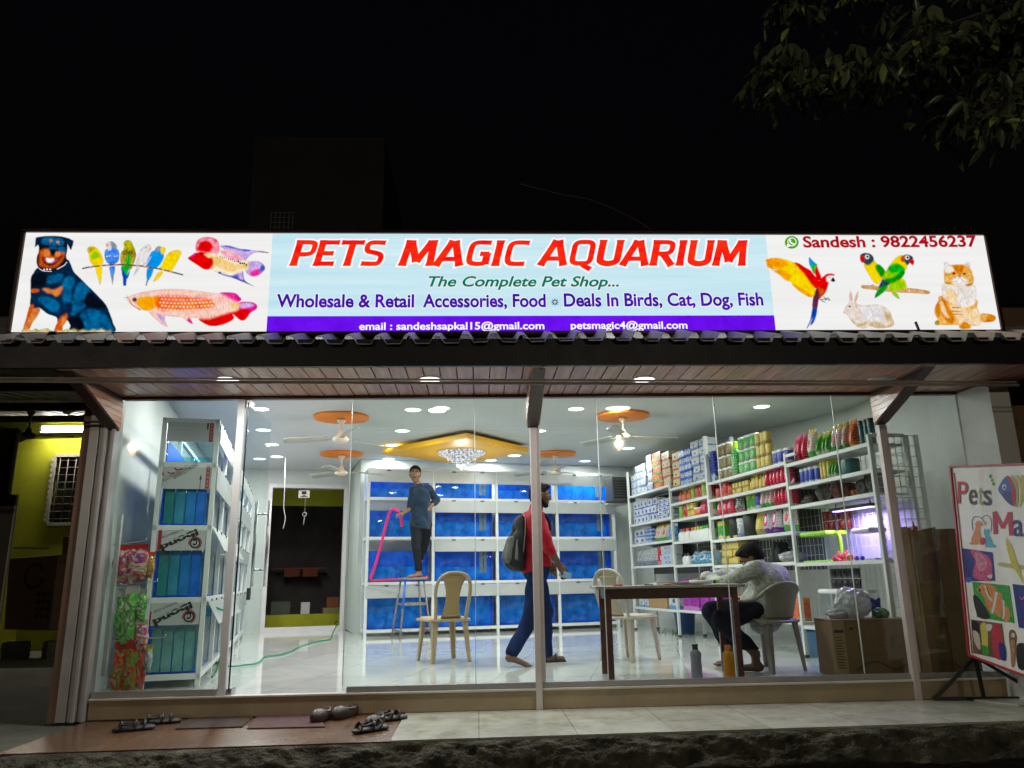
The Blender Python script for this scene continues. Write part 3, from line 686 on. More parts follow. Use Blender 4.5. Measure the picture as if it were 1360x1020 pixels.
for k in range(8):
    a = k*math.pi/4; c = sp(737, 401.5, .004)
    mb.add([c+Vector((math.cos(a)*r+math.sin(a)*s_, 0, math.sin(a)*r-math.cos(a)*s_)) for r, s_ in ((.007,.0),(.017,.006),(.033,0),(.017,-.006))], [(0,1,2,3)])
spart(mb, 'star_mark', DKI)

# --- pictures printed on the sign
class Pic:
    def __init__(s, name, x0, y0, sc_):
        s.mb = MB(); s.mats = []; s.name = name; s.x0 = x0; s.y0 = y0; s.sc = sc_; s.n = 0; s.idx = {}
    def use(s, m):
        if m.name not in s.idx: s.idx[m.name] = len(s.mats); s.mats.append(m)
        s.mb.k = s.idx[m.name]
    def P(s, p): return sp(s.x0+p[0]/s.sc, s.y0+p[1]/s.sc, .0025+.00025*s.n)
    def poly(s, m, pts, smooth=True):
        s.use(m); s.n += 1
        if smooth: pts = [(v.x, v.y) for v in catmull([(x, y, 0) for x, y in pts], 4, True)]
        s.mb.add([s.P(p) for p in pts], [tuple(range(len(pts)))]); return s
    def el(s, m, x, y, rx, ry=None, rot=0.0, n=18):
        ry = ry or rx; c, t = math.cos(rot), math.sin(rot)
        return s.poly(m, [(x+rx*math.cos(a)*c-ry*math.sin(a)*t, y+rx*math.cos(a)*t+ry*math.sin(a)*c) for a in [2*math.pi*i/n for i in range(n)]], False)
    def line(s, m, pts, w):
        s.use(m); s.n += 1; P = catmull([(x, y, 0) for x, y in pts], 4) if len(pts) > 2 else [Vector((x, y, 0)) for x, y in pts]
        ws = w if isinstance(w, (tuple, list)) else (w, w); k = len(P); vs = []
        for i, p in enumerate(P):
            d = (P[min(i+1,k-1)]-P[max(i-1,0)]).normalized(); n = Vector((-d.y, d.x, 0))*lerp(ws[0], ws[1], i/(k-1))/2
            vs += [s.P((p+n)[:2]), s.P((p-n)[:2])]
        s.mb.add(vs, [(2*i, 2*i+1, 2*i+3, 2*i+2) for i in range(k-1)]); return s
    def done(s): return spart(s.mb, s.name, s.mats)
G = SGM
def box3(a, n):
    for _ in range(n):
        p = np.pad(a, 1, mode='edge'); a = (p[:-2,1:-1]+p[2:,1:-1]+2*p[1:-1,1:-1])/4; p = np.pad(a, 1, mode='edge'); a = (p[1:-1,:-2]+p[1:-1,2:]+2*p[1:-1,1:-1])/4
    return a
def inside(pts, X, Y):
    P = np.array(pts); r = np.zeros(X.shape, bool); Q = np.roll(P, -1, 0)
    for (x0, y0), (x1, y1) in zip(P, Q):
        if y0 == y1: continue
        r ^= ((y0 > Y) != (y1 > Y)) & (X < (x1-x0)*(Y-y0)/(y1-y0)+x0)
    return r
PRINT = None
class Photo(Pic):
    """a photographic print: the drawn shapes are blended with soft edges and fine mottle into a dense coloured sheet"""
    DPS = 2.0
    def poly(s, m, pts, smooth=True):
        if smooth: pts = [(v.x, v.y) for v in catmull([(x, y, 0) for x, y in pts], 4, True)]
        s.L = getattr(s, 'L', []); s.L.append((m.name, pts, False)); return s
    def line(s, m, pts, w):
        P = catmull([(x, y, 0) for x, y in pts], 4) if len(pts) > 2 else [Vector((x, y, 0)) for x, y in pts]
        ws = w if isinstance(w, (tuple, list)) else (w, w); k = len(P); a = []; b = []
        for i, p in enumerate(P):
            d = (P[min(i+1,k-1)]-P[max(i-1,0)]).normalized(); n = Vector((-d.y, d.x, 0))*lerp(ws[0], ws[1], i/(k-1))/2
            a.append(((p+n).x, (p+n).y)); b.append(((p-n).x, (p-n).y))
        s.L = getattr(s, 'L', []); s.L.append((m.name, a+b[::-1], True)); return s
    def done(s):
        st = s.sc/s.DPS; al = np.array([p for _, ps, _ in s.L for p in ps]); x0, y0 = al.min(0)-4*st; x1, y1 = al.max(0)+4*st
        y1 = min(y1, (441.2-s.y0)*s.sc) if s.y0 < 400 else y1
        xs_ = np.arange(x0, x1, st); ys_ = np.arange(y0, y1, st); X, Y = np.meshgrid(xs_, ys_); h, w = X.shape
        rg = np.random.default_rng(len(s.L)); n1 = box3(rg.standard_normal((h, w)), 1); n1 /= n1.std(); n2 = box3(rg.standard_normal((h, w)), 6); n2 /= n2.std(); n3 = box3(rg.standard_normal((h, w)), 40); n3 /= n3.std()
        sk = rg.standard_normal((h, w))
        for k in range(1, 5): sk = sk + np.roll(np.roll(rg.standard_normal((h, w)) if False else sk, 1, 0), 1 if k % 2 else 0, 1)*.5
        sk = (sk-sk.mean())/sk.std(); t = np.clip(.5+.07*n1+.07*n2+.16*n3+.10*sk, 0, 1)[..., None]
        Cc = np.zeros((h, w, 3)); A = np.zeros((h, w))
        for nm, ps, fine in s.L:
            P = np.array(ps); m0 = P.min(0)-8*st; m1 = P.max(0)+8*st
            i0, i1 = np.searchsorted(ys_, (m0[1], m1[1])); j0, j1 = np.searchsorted(xs_, (m0[0], m1[0])); sl = (slice(i0, i1), slice(j0, j1))
            if i1-i0 < 2 or j1-j0 < 2: continue
            k = inside(ps, X[sl]+n1[sl]*st*.35, Y[sl]+sk[sl]*st*.35).astype(float)
            # half covered samples at the rim
            k = (k+inside(ps, X[sl]+st*.4, Y[sl]+st*.2)+inside(ps, X[sl]-st*.4, Y[sl]-st*.2))/3
            ar = k.sum(); soft = 0 if fine or ar < 30 else int(min(16, 1+(ar**.5)*.20))
            ks = box3(k, soft) if soft else k; sharp = k
            c1, c2 = INK[nm]; c = np.array(c1)*(1-t[sl])+np.array(c2)*t[sl]
            old = A[sl]; mk = np.where(old > .5, ks, (box3(k, 2) > .02).astype(float))[..., None]
            Cc[sl] = Cc[sl]*(1-mk)+c*mk; A[sl] = np.maximum(old, sharp)
        rim = box3(A, 10); form = np.clip(.70+.42*(rim-.45), .6, 1.12)*(1+.02*n2)
        # a photograph's own modelling: the animal's rounded sides fall off towards its outline
        wn_ = rg.standard_normal((h, w)); hair_ = sum(np.roll(np.roll(wn_, q, 0), q//3, 1) for q in range(9)); hair_ = box3(hair_, 1); hair_ /= hair_.std()
        lum = Cc.mean(-1, keepdims=True); Cc = np.clip(lum+(Cc-lum)*1.12, 0, 1)*(1+.065*hair_[..., None])
        Cc = np.clip(Cc*form[..., None], 0, 1); Af = box3(A, 1); bgc = np.array(S(240,240,238))
        out = Cc*Af[..., None]+bgc*(1-Af[..., None])
        keep = Af > .012; cell = keep[:-1,:-1] | keep[1:,:-1] | keep[:-1,1:] | keep[1:,1:]
        used = np.zeros((h, w), bool); used[:-1,:-1] |= cell; used[1:,:-1] |= cell; used[:-1,1:] |= cell; used[1:,1:] |= cell
        idx = np.full((h, w), -1); idx[used] = np.arange(used.sum()); ij = np.argwhere(cell)
        f = np.stack([idx[ij[:,0],ij[:,1]], idx[ij[:,0]+1,ij[:,1]], idx[ij[:,0]+1,ij[:,1]+1], idx[ij[:,0],ij[:,1]+1]], 1)
        px = s.x0+X[used]/s.sc; py = s.y0+Y[used]/s.sc
        D = FW[None]*FPX+RT[None]*(px-W0/2)[:, None]-UP[None]*(py-H0/2)[:, None]
        tt = (SY-CAM[1])/D[:, 1]; pts = CAM[None]+D*tt[:, None]; pts[:, 1] -= .004
        pts -= np.array(sign.location)[None]
        me = bpy.data.meshes.new(s.name); me.from_pydata(pts.tolist(), [], f.tolist())
        ca = me.color_attributes.new('print', 'FLOAT_COLOR', 'POINT'); ca.data.foreach_set('color', np.concatenate([out[used], np.ones((used.sum(), 1))], 1).astype(np.float32).ravel())
        global PRINT
        if PRINT is None:
            PRINT, nt, o_ = nodes('backlit_photo_print'); e = nt.nodes.new('ShaderNodeEmission'); at_ = nt.nodes.new('ShaderNodeVertexColor'); at_.layer_name = 'print'
            nt.links.new(at_.outputs[0], e.inputs[0]); nt.links.new(e.outputs[0], o_.inputs[0])
        me.materials.append(PRINT); o = bpy.data.objects.new(s.name, me); col.objects.link(o); o.parent = sign; KIDS.setdefault(sign.name, []).append(o)
BLK = G('ink_coat', S(8,22,40), S(14,48,82), 18); BLUE = G('ink_coat_sheen', S(14,58,104), S(40,120,170), 22); TAN = G('ink_tan', S(196,104,60), S(236,150,84), 20); TAN2 = G('ink_rust', S(190,70,36), S(226,110,50), 20)
BLKD = G('ink_black', S(4,8,16), S(12,20,34), 14); PINKM = G('ink_mouth', S(150,50,60), S(190,80,90), 20); PALE = G('ink_pale', S(250,235,235), S(255,250,250), 10)
d = Photo('dog_picture', 30, 305, 7.285)
d.poly(BLK, [(150,370),(100,440),(80,520),(80,640),(75,740),(110,770),(170,762),(240,815),(330,850),(345,900),(430,880),(465,930),(475,998),(878,998),(876,900),(850,820),(810,730),(740,650),(650,560),(560,470),(500,410),(465,330),(430,290),(300,330)])
d.poly(BLUE, [(400,480),(490,460),(505,520),(470,600),(475,680),(440,790),(400,720),(385,600)])
d.poly(BLUE, [(520,560),(580,505),(640,560),(652,640),(580,690),(500,680)])
d.poly(BLUE, [(560,830),(640,770),(740,790),(820,850),(855,920),(862,990),(620,990),(590,920)])
d.poly(BLUE, [(190,480),(300,440),(390,430),(370,500),(260,520)]); d.poly(BLUE, [(150,670),(230,650),(330,690),(360,760),(300,800),(200,730)])
d.poly(BLUE, [(470,700),(540,690),(620,720),(560,790),(480,830),(450,780)])
d.poly(BLKD, [(640,600),(760,690),(810,760),(700,760),(600,720)]); d.poly(BLKD, [(100,430),(240,430),(210,560),(90,560)])
d.poly(BLKD, [(440,860),(560,850),(600,990),(480,995),(465,930)])
d.poly(BLKD, [(130,85),(200,66),(300,62),(390,70),(432,95),(437,180),(425,260),(430,300),(380,370),(290,405),(200,395),(145,350),(140,270),(160,210),(155,150)])
d.poly(BLK, [(130,78),(190,70),(178,130),(152,150),(120,175)], False); d.poly(BLK, [(400,72),(450,85),(497,110),(490,150),(472,202),(455,180),(430,130)], False)
d.poly(BLUE, [(200,85),(290,75),(390,90),(400,140),(340,160),(250,150),(190,130)]); d.poly(BLUE, [(340,180),(400,170),(420,230),(380,240)])
d.poly(TAN2, [(172,215),(215,190),(262,195),(275,250),(300,262),(330,240),(360,215),(410,235),(392,290),(345,350),(290,372),(215,365),(165,345),(165,290)])
d.poly(TAN, [(215,200),(262,205),(262,255),(215,262)]); d.poly(TAN, [(320,215),(360,222),(370,250),(320,262)])
d.poly(BLKD, [(186,262),(232,275),(330,280),(392,245),(362,300),(305,345),(240,348),(200,312)])
d.poly(PINKM, [(195,270),(232,282),(325,288),(370,262),(345,300),(300,330),(240,330),(208,302)]); d.poly(PALE, [(230,276),(270,280),(308,280),(300,310),(265,322),(236,308)])
d.poly(BLUE, [(262,168),(325,168),(332,198),(300,215),(268,205)]); d.poly(BLKD, [(270,190),(325,192),(318,225),(295,248),(274,225)])
d.el(TAN, 278, 108, 16, 11); d.el(TAN, 345, 122, 17, 11); d.el(BLKD, 262, 130, 12, 8); d.el(BLKD, 352, 150, 12, 8); d.el(PALE, 355, 148, 3); d.el(PALE, 264, 128, 3)
d.line(PALE, [(158,372),(200,400),(285,405)], (6,6)); d.line(PALE, [(335,385),(400,350),(432,315)], (8,6))
for x in (212, 240, 270): d.el(PALE, x, 386, 9, 7)
d.poly(TAN, [(195,575),(250,572),(310,582),(385,550),(375,610),(330,648),(290,622),(240,612)]); d.poly(TAN2, [(88,578),(160,580),(150,604),(90,610)])
d.poly(TAN, [(72,738),(110,765),(172,765),(150,830),(100,900),(62,972),(8,975),(12,940),(40,850)]); d.poly(TAN2, [(70,740),(110,730),(90,800),(40,900),(20,930),(45,840)])
d.poly(BLK, [(360,760),(470,700),(480,780),(430,850),(350,880)]); d.poly(TAN2, [(372,850),(432,815),(430,880),(392,940),(385,998),(310,998),(322,935)]); d.poly(TAN, [(385,860),(425,835),(420,880),(390,930),(375,960)])
GRS = G('ink_dry_grass', S(170,160,90), S(235,225,170), 30)
d.poly(GRS, [(-15,1001),(-5,970),(40,978),(60,965),(95,975),(130,955),(160,972),(200,960),(250,955),(270,975),(310,985),(380,980),(430,960),(470,975),(500,962),(540,985),(590,970),(640,985),(690,965),(730,980),(770,960),(810,985),(845,975),(880,1001)], False)
d.done()
YEL = G('ink_yellow', S(245,205,0), S(255,230,20), 20); LIME = G('ink_lime', S(130,190,0), S(170,220,20), 25); SKYB = G('ink_sky', S(0,140,225), S(20,170,240), 18); CORN = G('ink_cornflower', S(50,110,225), S(110,165,245), 25)
GREY = G('ink_grey', S(120,130,150), S(160,170,190), 22); PEACH = G('ink_peach', S(225,160,120), S(240,195,170), 15); TWIG = G('ink_twig', S(70,50,40), S(120,95,80), 30); EGRN = G('ink_green', S(0,150,30), S(40,200,60), 20); STRIPE = G('ink_striped', S(60,50,10), S(220,200,80), 60, stretch=(1,1,2)); DBL = G('ink_deep_blue', S(0,60,160), S(0,100,210), 18); OFFW = G('ink_offwhite', S(215,213,215), S(244,240,242), 14); OLIVE = G('ink_olive', S(150,150,0), S(205,200,10), 25)
b = Photo('budgie_row_picture', 105, 310, 9.379)
b.poly(YEL, [(205,420),(285,420),(290,480),(268,640),(240,570)]); b.poly(YEL, [(105,200),(125,170),(180,160),(230,190),(275,250),(305,330),(300,380),(240,405),(180,400),(140,350),(125,270)]); b.poly(OLIVE, [(105,200),(125,172),(175,170),(200,200),(150,235),(115,235)]); b.poly(LIME, [(160,260),(200,225),(250,245),(265,290),(200,320),(155,315)]); b.el(BLKD, 153, 198, 7, 9); b.el(PEACH, 112, 212, 9, 14)
b.poly(CORN, [(383,420),(450,420),(435,530),(400,545),(388,480)]); b.poly(GREY, [(400,535),(437,535),(420,650)], False); b.poly(CORN, [(340,200),(440,170),(495,220),(505,290),(490,350),(440,385),(370,380),(330,330),(320,260)]); b.poly(GREY, [(390,105),(430,110),(470,150),(470,195),(420,180),(390,150)]); b.poly(OFFW, [(335,130),(390,105),(400,150),(405,200),(370,215),(345,180)]); b.el(PEACH, 358, 150, 15, 22); b.line(PALE, [(340,290),(400,280)], 8); b.line(PALE, [(440,290),(490,280)], 8)
b.poly(DBL, [(548,520),(600,520),(590,655),(552,655)], False); b.poly(OLIVE, [(555,120),(600,85),(650,100),(680,160),(700,220),(620,240),(560,220),(565,160)]); b.poly(STRIPE, [(545,215),(620,200),(700,215),(712,290),(680,390),(640,450),(540,420),(515,300)]); b.poly(EGRN, [(620,250),(645,300),(640,400),(600,520),(560,530),(525,430),(570,380)]); b.poly(DBL, [(530,430),(560,470),(600,520),(640,440),(610,560),(550,560)]); b.el(BLKD, 585, 145, 6, 9); b.el(YEL, 557, 130, 10, 15)
b.poly(OFFW, [(720,420),(760,430),(720,490),(680,540)]); b.poly(OFFW, [(830,150),(880,140),(905,190),(880,250),(870,340),(830,390),(750,400),(710,380),(730,310),(760,220)]); b.el(PEACH, 882, 200, 18, 20); b.el(GREY, 838, 178, 9, 12); b.line(GREY, [(765,215),(790,190)], 6)
b.poly(SKYB, [(850,440),(930,440),(900,540),(860,600),(845,590)]); b.poly(GREY, [(845,575),(870,580),(845,655),(830,655)], False); b.poly(SKYB, [(900,240),(960,215),(1040,240),(1060,290),(1020,380),(950,440),(850,430),(845,380)]); b.poly(GREY, [(945,210),(980,165),(1030,170),(1030,220),(990,235)]); b.poly(YEL, [(1028,170),(1075,180),(1078,220),(1050,265),(1018,230)]); b.line(PALE, [(845,390),(900,290)], 6)
b.poly(YEL, [(985,490),(1050,480),(1010,550),(925,605)]); b.poly(YEL, [(1200,210),(1260,215),(1278,250),(1240,330),(1190,420),(1140,470),(1010,440),(1030,390),(1080,290),(1140,230)]); b.line(GREY, [(1145,270),(1160,240)], 5); b.line(GREY, [(1225,250),(1215,220)], 6)
b.line(TWIG, [(40,442),(180,415),(500,392),(800,412),(1050,455),(1298,520)], 18)
for x, y in ((150,422),(275,402),(352,398),(455,396),(735,405),(820,418),(855,428),(1050,455),(1145,478)): b.el(PEACH, x, y, 13, 16)
b.done()
RED2 = G('ink_red', S(205,10,20), S(245,40,36), 25); PNK = G('ink_pink', S(245,150,175), S(255,215,225), 45); ROSE = G('ink_rose_spots', S(235,70,100), S(255,190,205), 60); CREAM = G('ink_cream', S(250,235,205), S(255,246,232), 25); GOLD = G('ink_gold', S(240,195,110), S(250,225,170), 40); LILAC = G('ink_lilac', S(185,150,225), S(225,195,240), 20); INDIGO = G('ink_indigo', S(60,80,190), S(110,120,215), 18); MAG = G('ink_magenta', S(215,20,120), S(240,80,170), 15)
f = Photo('humphead_fish_picture', 240, 305, 11.333)
f.poly(LILAC, [(600,260),(660,240),(760,250),(900,290),(1060,310),(1270,330),(1325,355),(1150,345),(1060,380),(1000,440),(960,470),(800,380)]); f.poly(INDIGO, [(640,250),(740,245),(880,290),(1050,310),(1000,330),(880,310)]); f.poly(DBL, [(920,295),(1060,310),(1000,328)])
f.poly(INDIGO, [(560,650),(620,650),(760,690),(860,640),(900,590),(940,620),(970,770),(1120,860),(960,800),(800,735),(640,690)]); f.poly(LILAC, [(860,640),(900,592),(930,640),(950,760),(880,730)])
f.poly(CREAM, [(420,380),(560,350),(640,300),(760,330),(880,400),(960,470),(1060,480),(1060,590),(960,620),(880,650),(760,690),(620,665),(480,620),(430,540)]); f.poly(PNK, [(600,320),(760,330),(880,400),(930,470),(800,470),(650,400)]); f.poly(GOLD, [(520,400),(640,440),(860,530),(1040,500),(1060,580),(900,600),(780,640),(640,600),(520,520)])
f.poly(GOLD, [(430,400),(520,410),(545,500),(500,590),(440,560)]); f.poly(LILAC, [(1030,500),(1110,475),(1200,490),(1262,545),(1270,590),(1230,650),(1150,700),(1060,705),(980,640),(1020,590)]); f.poly(MAG, [(1040,650),(1130,600),(1220,610),(1170,690),(1070,700)]); f.poly(INDIGO, [(1225,530),(1270,570),(1265,610),(1205,640),(1180,620)])
f.poly(RED2, [(110,430),(170,385),(240,350),(330,330),(420,370),(490,450),(490,540),(430,600),(340,595),(260,540),(150,470)]); f.poly(MAG, [(150,400),(230,345),(220,390),(160,420)]); f.el(BLKD, 318, 365, 20, 16)
f.poly(ROSE, [(225,250),(260,160),(340,120),(440,115),(540,150),(585,230),(580,320),(550,365),(440,360),(330,335),(240,330)]); f.poly(RED2, [(260,260),(340,170),(440,185),(480,260),(440,340),(340,335),(260,315)]); f.poly(GOLD, [(360,365),(440,370),(500,390),(440,430),(380,400)])
for i in range(14): f.el(BLKD, 600+i*30, 405+i*9.5+8*math.sin(i*2), 7+5*(i > 8), 9+6*(i > 8))
f.el(DBL, 590, 652, 26, 18); f.line(BLKD, [(780,715),(960,790)], (4,10)); f.line(TWIG, [(960,790),(1120,860)], (8,2)); f.line(TWIG, [(1180,330),(1325,355)], (5,8))
f.done()
ORG = G('ink_orange_scale', S(240,90,30), S(255,150,60), 40); SCALE = G('ink_pale_scale', S(250,190,170), S(255,225,215), 40); AMB = G('ink_amber', S(245,150,0), S(255,190,20), 20)
a = Photo('arowana_picture', 160, 375, 7.158)
a.poly(MAG, [(940,105),(1080,100),(1130,135),(1152,165),(1120,190),(1060,195)]); a.poly(MAG, [(1120,200),(1190,185),(1270,195),(1302,225),(1290,260),(1240,290),(1200,345),(1150,365),(1090,320),(1060,285)]); a.poly(RED2, [(1120,260),(1230,260),(1200,345),(1150,365),(1090,320),(1060,285)]); a.poly(LILAC, [(1140,205),(1230,195),(1270,225),(1150,245)])
a.poly(RED2, [(745,345),(900,320),(1040,275),(1070,310),(1078,350),(1000,395),(900,418),(820,405)]); a.poly(SCALE, [(275,285),(340,280),(420,320),(425,370),(452,425),(400,405),(340,355)]); a.poly(LILAC, [(340,300),(415,320),(420,380),(445,420)]); a.poly(SCALE, [(580,325),(650,325),(690,398),(640,375)]); a.poly(MAG, [(640,340),(655,330),(690,398),(640,372)])
a.poly(SCALE, [(60,150),(150,110),(260,85),(400,68),(560,66),(700,78),(860,100),(960,115),(1060,170),(1130,200),(1110,265),(1050,280),(960,310),(840,345),(700,340),(540,330),(420,318),(330,280),(240,270),(150,245),(90,200)])
a.poly(ORG, [(300,150),(400,120),(560,125),(720,140),(860,160),(900,200),(860,250),(700,260),(540,270),(400,270),(340,240)]); a.poly(AMB, [(170,150),(240,135),(310,140),(330,180),(320,250),(240,270),(170,230),(155,190)]); a.poly(GOLD, [(1060,205),(1125,210),(1110,260),(1055,270)])
rnd = random.Random(2)
for j in range(6):
    for i in range(20):
        x = 380+i*34+(j % 2)*17; y = 128+j*32+10*math.sin(i*.25)
        if 66+30 < y < 320 and x < 1050-abs(y-200)*.8: a.el(SCALE if j > 1 else PNK, x, y, 11, 10, .2, 8)
a.el(BLKD, 137, 166, 22, 20); a.el(TWIG, 137, 166, 14, 12); a.line(PINKM, [(30,150),(75,150),(100,200),(150,240),(190,265)], (3,8)); a.line(PINKM, [(75,150),(62,120)], (6,2))
a.done()
# right-hand pictures
m_ = Photo('macaw_picture', 1010, 330, 9.273)
m_.poly(SKYB, [(595,110),(640,150),(690,200),(690,240),(660,320),(620,240),(598,190)]); m_.poly(EGRN, [(620,220),(690,190),(692,240),(660,320)]); m_.poly(RED2, [(665,290),(690,215),(720,290),(745,350),(735,400),(690,370)])
m_.poly(YEL, [(65,140),(150,118),(260,125),(360,155),(420,185),(500,250),(590,380),(670,480),(665,580),(600,600),(520,560),(440,500),(385,450),(380,420),(300,390),(215,310),(165,285),(200,270),(90,240),(70,185)]); m_.poly(AMB, [(70,135),(200,120),(330,170),(300,230),(100,240),(70,180)]); m_.poly(AMB, [(165,285),(260,270),(370,330),(330,400),(240,330)]); m_.poly(AMB, [(390,440),(460,470),(640,580),(590,600),(470,520)])
for k in range(6): m_.line(RED2 if k < 3 else TAN, [(66+k*14,140+k*26),(250+k*20,190+k*20)], (7,1))
m_.poly(RED2, [(415,180),(470,185),(540,230),(610,270),(660,330),(720,400),(720,480),(670,490),(620,440),(560,350),(490,270)]); m_.poly(RED2, [(720,400),(780,340),(830,310),(890,315),(915,335),(860,345),(840,420),(810,520),(770,580),(720,600),(690,540)]); m_.poly(TAN2, [(700,480),(790,520),(750,600),(700,620)])
m_.poly(PALE, [(815,350),(870,335),(895,360),(870,400),(825,415),(810,390)]); m_.poly(BLKD, [(870,380),(893,358),(918,400),(905,412),(870,408)]); m_.el(BLKD, 852, 360, 6)
PLUM = G('ink_plum', S(80,20,50), S(120,50,80), 20)
m_.poly(PLUM, [(690,490),(725,560),(710,660),(690,760),(640,760),(640,640),(660,570)]); m_.poly(DBL, [(640,740),(695,750),(675,860),(640,930),(610,945),(640,850),(590,960),(565,985),(610,880)])
for p in ([(720,620),(760,650),(800,665)],[(775,590),(800,625),(860,640)],[(740,640),(770,625),(810,640)],[(800,620),(830,612),(852,640)]): m_.line(BLKD, p, (10,7))
m_.done()
l = Photo('lovebird_pair_picture', 1110, 325, 8.869)
WOOD = G('ink_perch', S(195,140,80), S(230,190,140), 25, stretch=(1,1,4)); HEAD = G('ink_slate', S(30,50,64), S(60,80,92), 25); GRN2 = G('ink_leaf_green', S(0,130,10), S(20,165,40), 15)
l.poly(LIME, [(655,565),(715,570),(750,640),(700,620)]); l.poly(YEL, [(330,235),(430,180),(500,240),(560,300),(590,330),(520,440),(480,470),(420,410),(360,310)]); l.poly(GRN2, [(460,250),(510,235),(575,300),(580,350),(540,390),(490,330)]); l.poly(HEAD, [(285,125),(330,100),(400,108),(440,150),(440,200),(380,245),(330,220),(300,170)]); l.poly(RED2, [(282,140),(320,140),(335,175),(318,215),(290,195)]); l.el(PALE, 367, 146, 26); l.el(BLKD, 370, 144, 13)
l.poly(WOOD, [(305,480),(420,482),(620,505),(860,512),(1085,545),(1082,585),(900,572),(640,560),(420,530),(310,515)]); l.line(PALE, [(860,510),(862,560)], 8)
l.poly(YEL, [(620,430),(790,400),(835,510),(800,520),(740,495),(640,540)]); l.poly(LIME, [(630,450),(780,420),(820,510),(640,545)]); l.poly(YEL, [(600,300),(680,180),(760,125),(830,150),(840,240),(820,300),(700,280)]); l.poly(LIME, [(575,340),(640,240),(720,220),(800,270),(810,330),(760,400),(640,420),(560,400)]); l.poly(GRN2, [(560,410),(680,380),(740,320),(790,280),(812,330),(770,400),(680,450),(560,470)]); l.poly(EGRN, [(620,260),(720,225),(800,275),(740,330),(640,330)])
l.poly(HEAD, [(500,500),(540,420),(580,340),(560,420),(640,450),(580,500),(520,520)]); l.poly(GRN2, [(500,520),(600,480),(600,520),(540,580),(455,630)]); l.poly(HEAD, [(770,160),(820,118),(880,130),(910,165),(880,200),(840,245),(800,200)]); l.poly(TAN2, [(760,160),(800,125),(800,200),(770,200)]); l.poly(RED2, [(870,190),(900,172),(922,200),(905,245),(885,230),(868,215)]); l.el(PALE, 838, 154, 26); l.el(BLKD, 842, 153, 13)
l.line(GREY, [(405,510),(415,480),(450,475)], 9)
l.done()
CRM = G('ink_rabbit', S(222,205,192), S(246,236,228), 10); SHD = G('ink_rabbit_tan', S(190,160,110), S(225,205,170), 14); EARP = G('ink_ear_pink', S(205,150,130), S(230,190,175), 14)
r = Photo('rabbit_picture', 1110, 325, 8.869)
r.poly(CRM, [(150,690),(155,600),(170,545),(190,590),(195,660),(210,690),(220,620),(262,550),(258,620),(240,690),(330,715),(480,705),(580,740),(640,800),(665,880),(685,930),(650,970),(520,985),(400,965),(330,990),(280,980),(245,965),(180,900),(130,830),(90,805),(100,770),(120,720)])
r.poly(EARP, [(160,640),(172,560),(190,600),(188,660)]); r.poly(EARP, [(222,670),(235,600),(258,560),(250,630),(235,680)]); r.poly(SHD, [(560,800),(630,800),(665,880),(685,930),(640,965),(560,980),(640,930),(590,880)]); r.poly(SHD, [(390,940),(470,900),(560,940),(600,975),(480,985)]); r.poly(OFFW, [(300,750),(470,735),(560,800),(540,900),(420,900),(340,860)]); r.poly(SHD, [(150,850),(250,930),(370,900),(350,950),(250,960)]); r.el(TWIG, 160, 730, 14, 10); r.el(EARP, 98, 803, 10, 7)
r.done()
FUR = G('ink_ginger', S(225,150,60), S(248,200,120), 22); FURD = G('ink_ginger_dark', S(196,105,20), S(230,150,50), 28); FURW = G('ink_cat_white', S(228,220,214), S(248,244,240), 14); CRMF = G('ink_cream_fur', S(240,205,150), S(250,230,200), 16); KH = G('ink_khaki', S(150,120,40), S(200,160,80), 20)
c = Photo('ginger_cat_picture', 1230, 335, 9.71)
c.poly(FURD, [(700,800),(790,795),(870,815),(895,850),(870,890),(790,905),(700,890)]); c.poly(FUR, [(700,800),(780,800),(760,890),(700,890)])
c.poly(FUR, [(205,560),(150,630),(108,720),(110,800),(150,880),(115,910),(120,938),(300,942),(420,945),(430,985),(560,985),(575,950),(690,940),(700,820),(650,720),(630,600)]); c.poly(KH, [(110,900),(150,878),(170,938),(118,938)])
c.poly(FURD, [(200,590),(240,620),(300,720),(360,850),(320,930),(220,850),(170,720)]); c.poly(CRMF, [(180,640),(210,640),(260,780),(300,850),(240,830),(190,740)]); c.poly(FURD, [(120,690),(160,650),(180,780),(160,850),(120,790)])
c.poly(CRMF, [(560,700),(640,710),(690,800),(690,935),(580,945),(540,850)]); c.poly(FURW, [(205,420),(300,420),(600,420),(640,500),(640,600),(600,680),(500,720),(380,680),(280,620),(210,560)]); c.poly(CRMF, [(240,500),(330,480),(400,560),(380,650),(280,620)]); c.poly(CRMF, [(300,700),(440,690),(520,740),(560,880),(575,960),(560,985),(430,985),(400,860)])
c.line(FURD, [(330,715),(450,715)], (22,8)); c.line(FURD, [(310,760),(460,770)], (20,8)); c.line(FURD, [(345,800),(470,805)], (16,6)); c.poly(FURD, [(440,930),(500,900),(560,940),(560,985),(440,985)]); c.poly(FUR, [(515,720),(600,690),(620,730),(550,750)])
c.poly(OFFW, [(225,130),(262,128),(310,180),(230,230)], False); c.poly(OFFW, [(555,135),(520,130),(480,180),(570,230)], False)
c.poly(FUR, [(232,210),(300,170),(420,160),(500,165),(570,215),(600,300),(610,380),(560,430),(440,440),(300,420),(235,390),(228,300)]); c.poly(FURD, [(330,170),(420,165),(480,170),(470,240),(430,300),(380,240)])
for p in ([(350,180),(380,230)],[(400,170),(410,250)],[(440,170),(430,250)],[(470,190),(460,250)]): c.line(TAN2, p, (12,4))
c.poly(FURW, [(250,180),(330,190),(350,240),(280,270),(240,250)]); c.line(KH, [(240,300),(300,285),(380,330)], (8,10)); c.line(KH, [(610,340),(560,300),(490,330)], (8,10)); c.line(KH, [(235,390),(280,405),(330,385)], 20); c.line(KH, [(600,395),(560,425),(500,415)], 20)
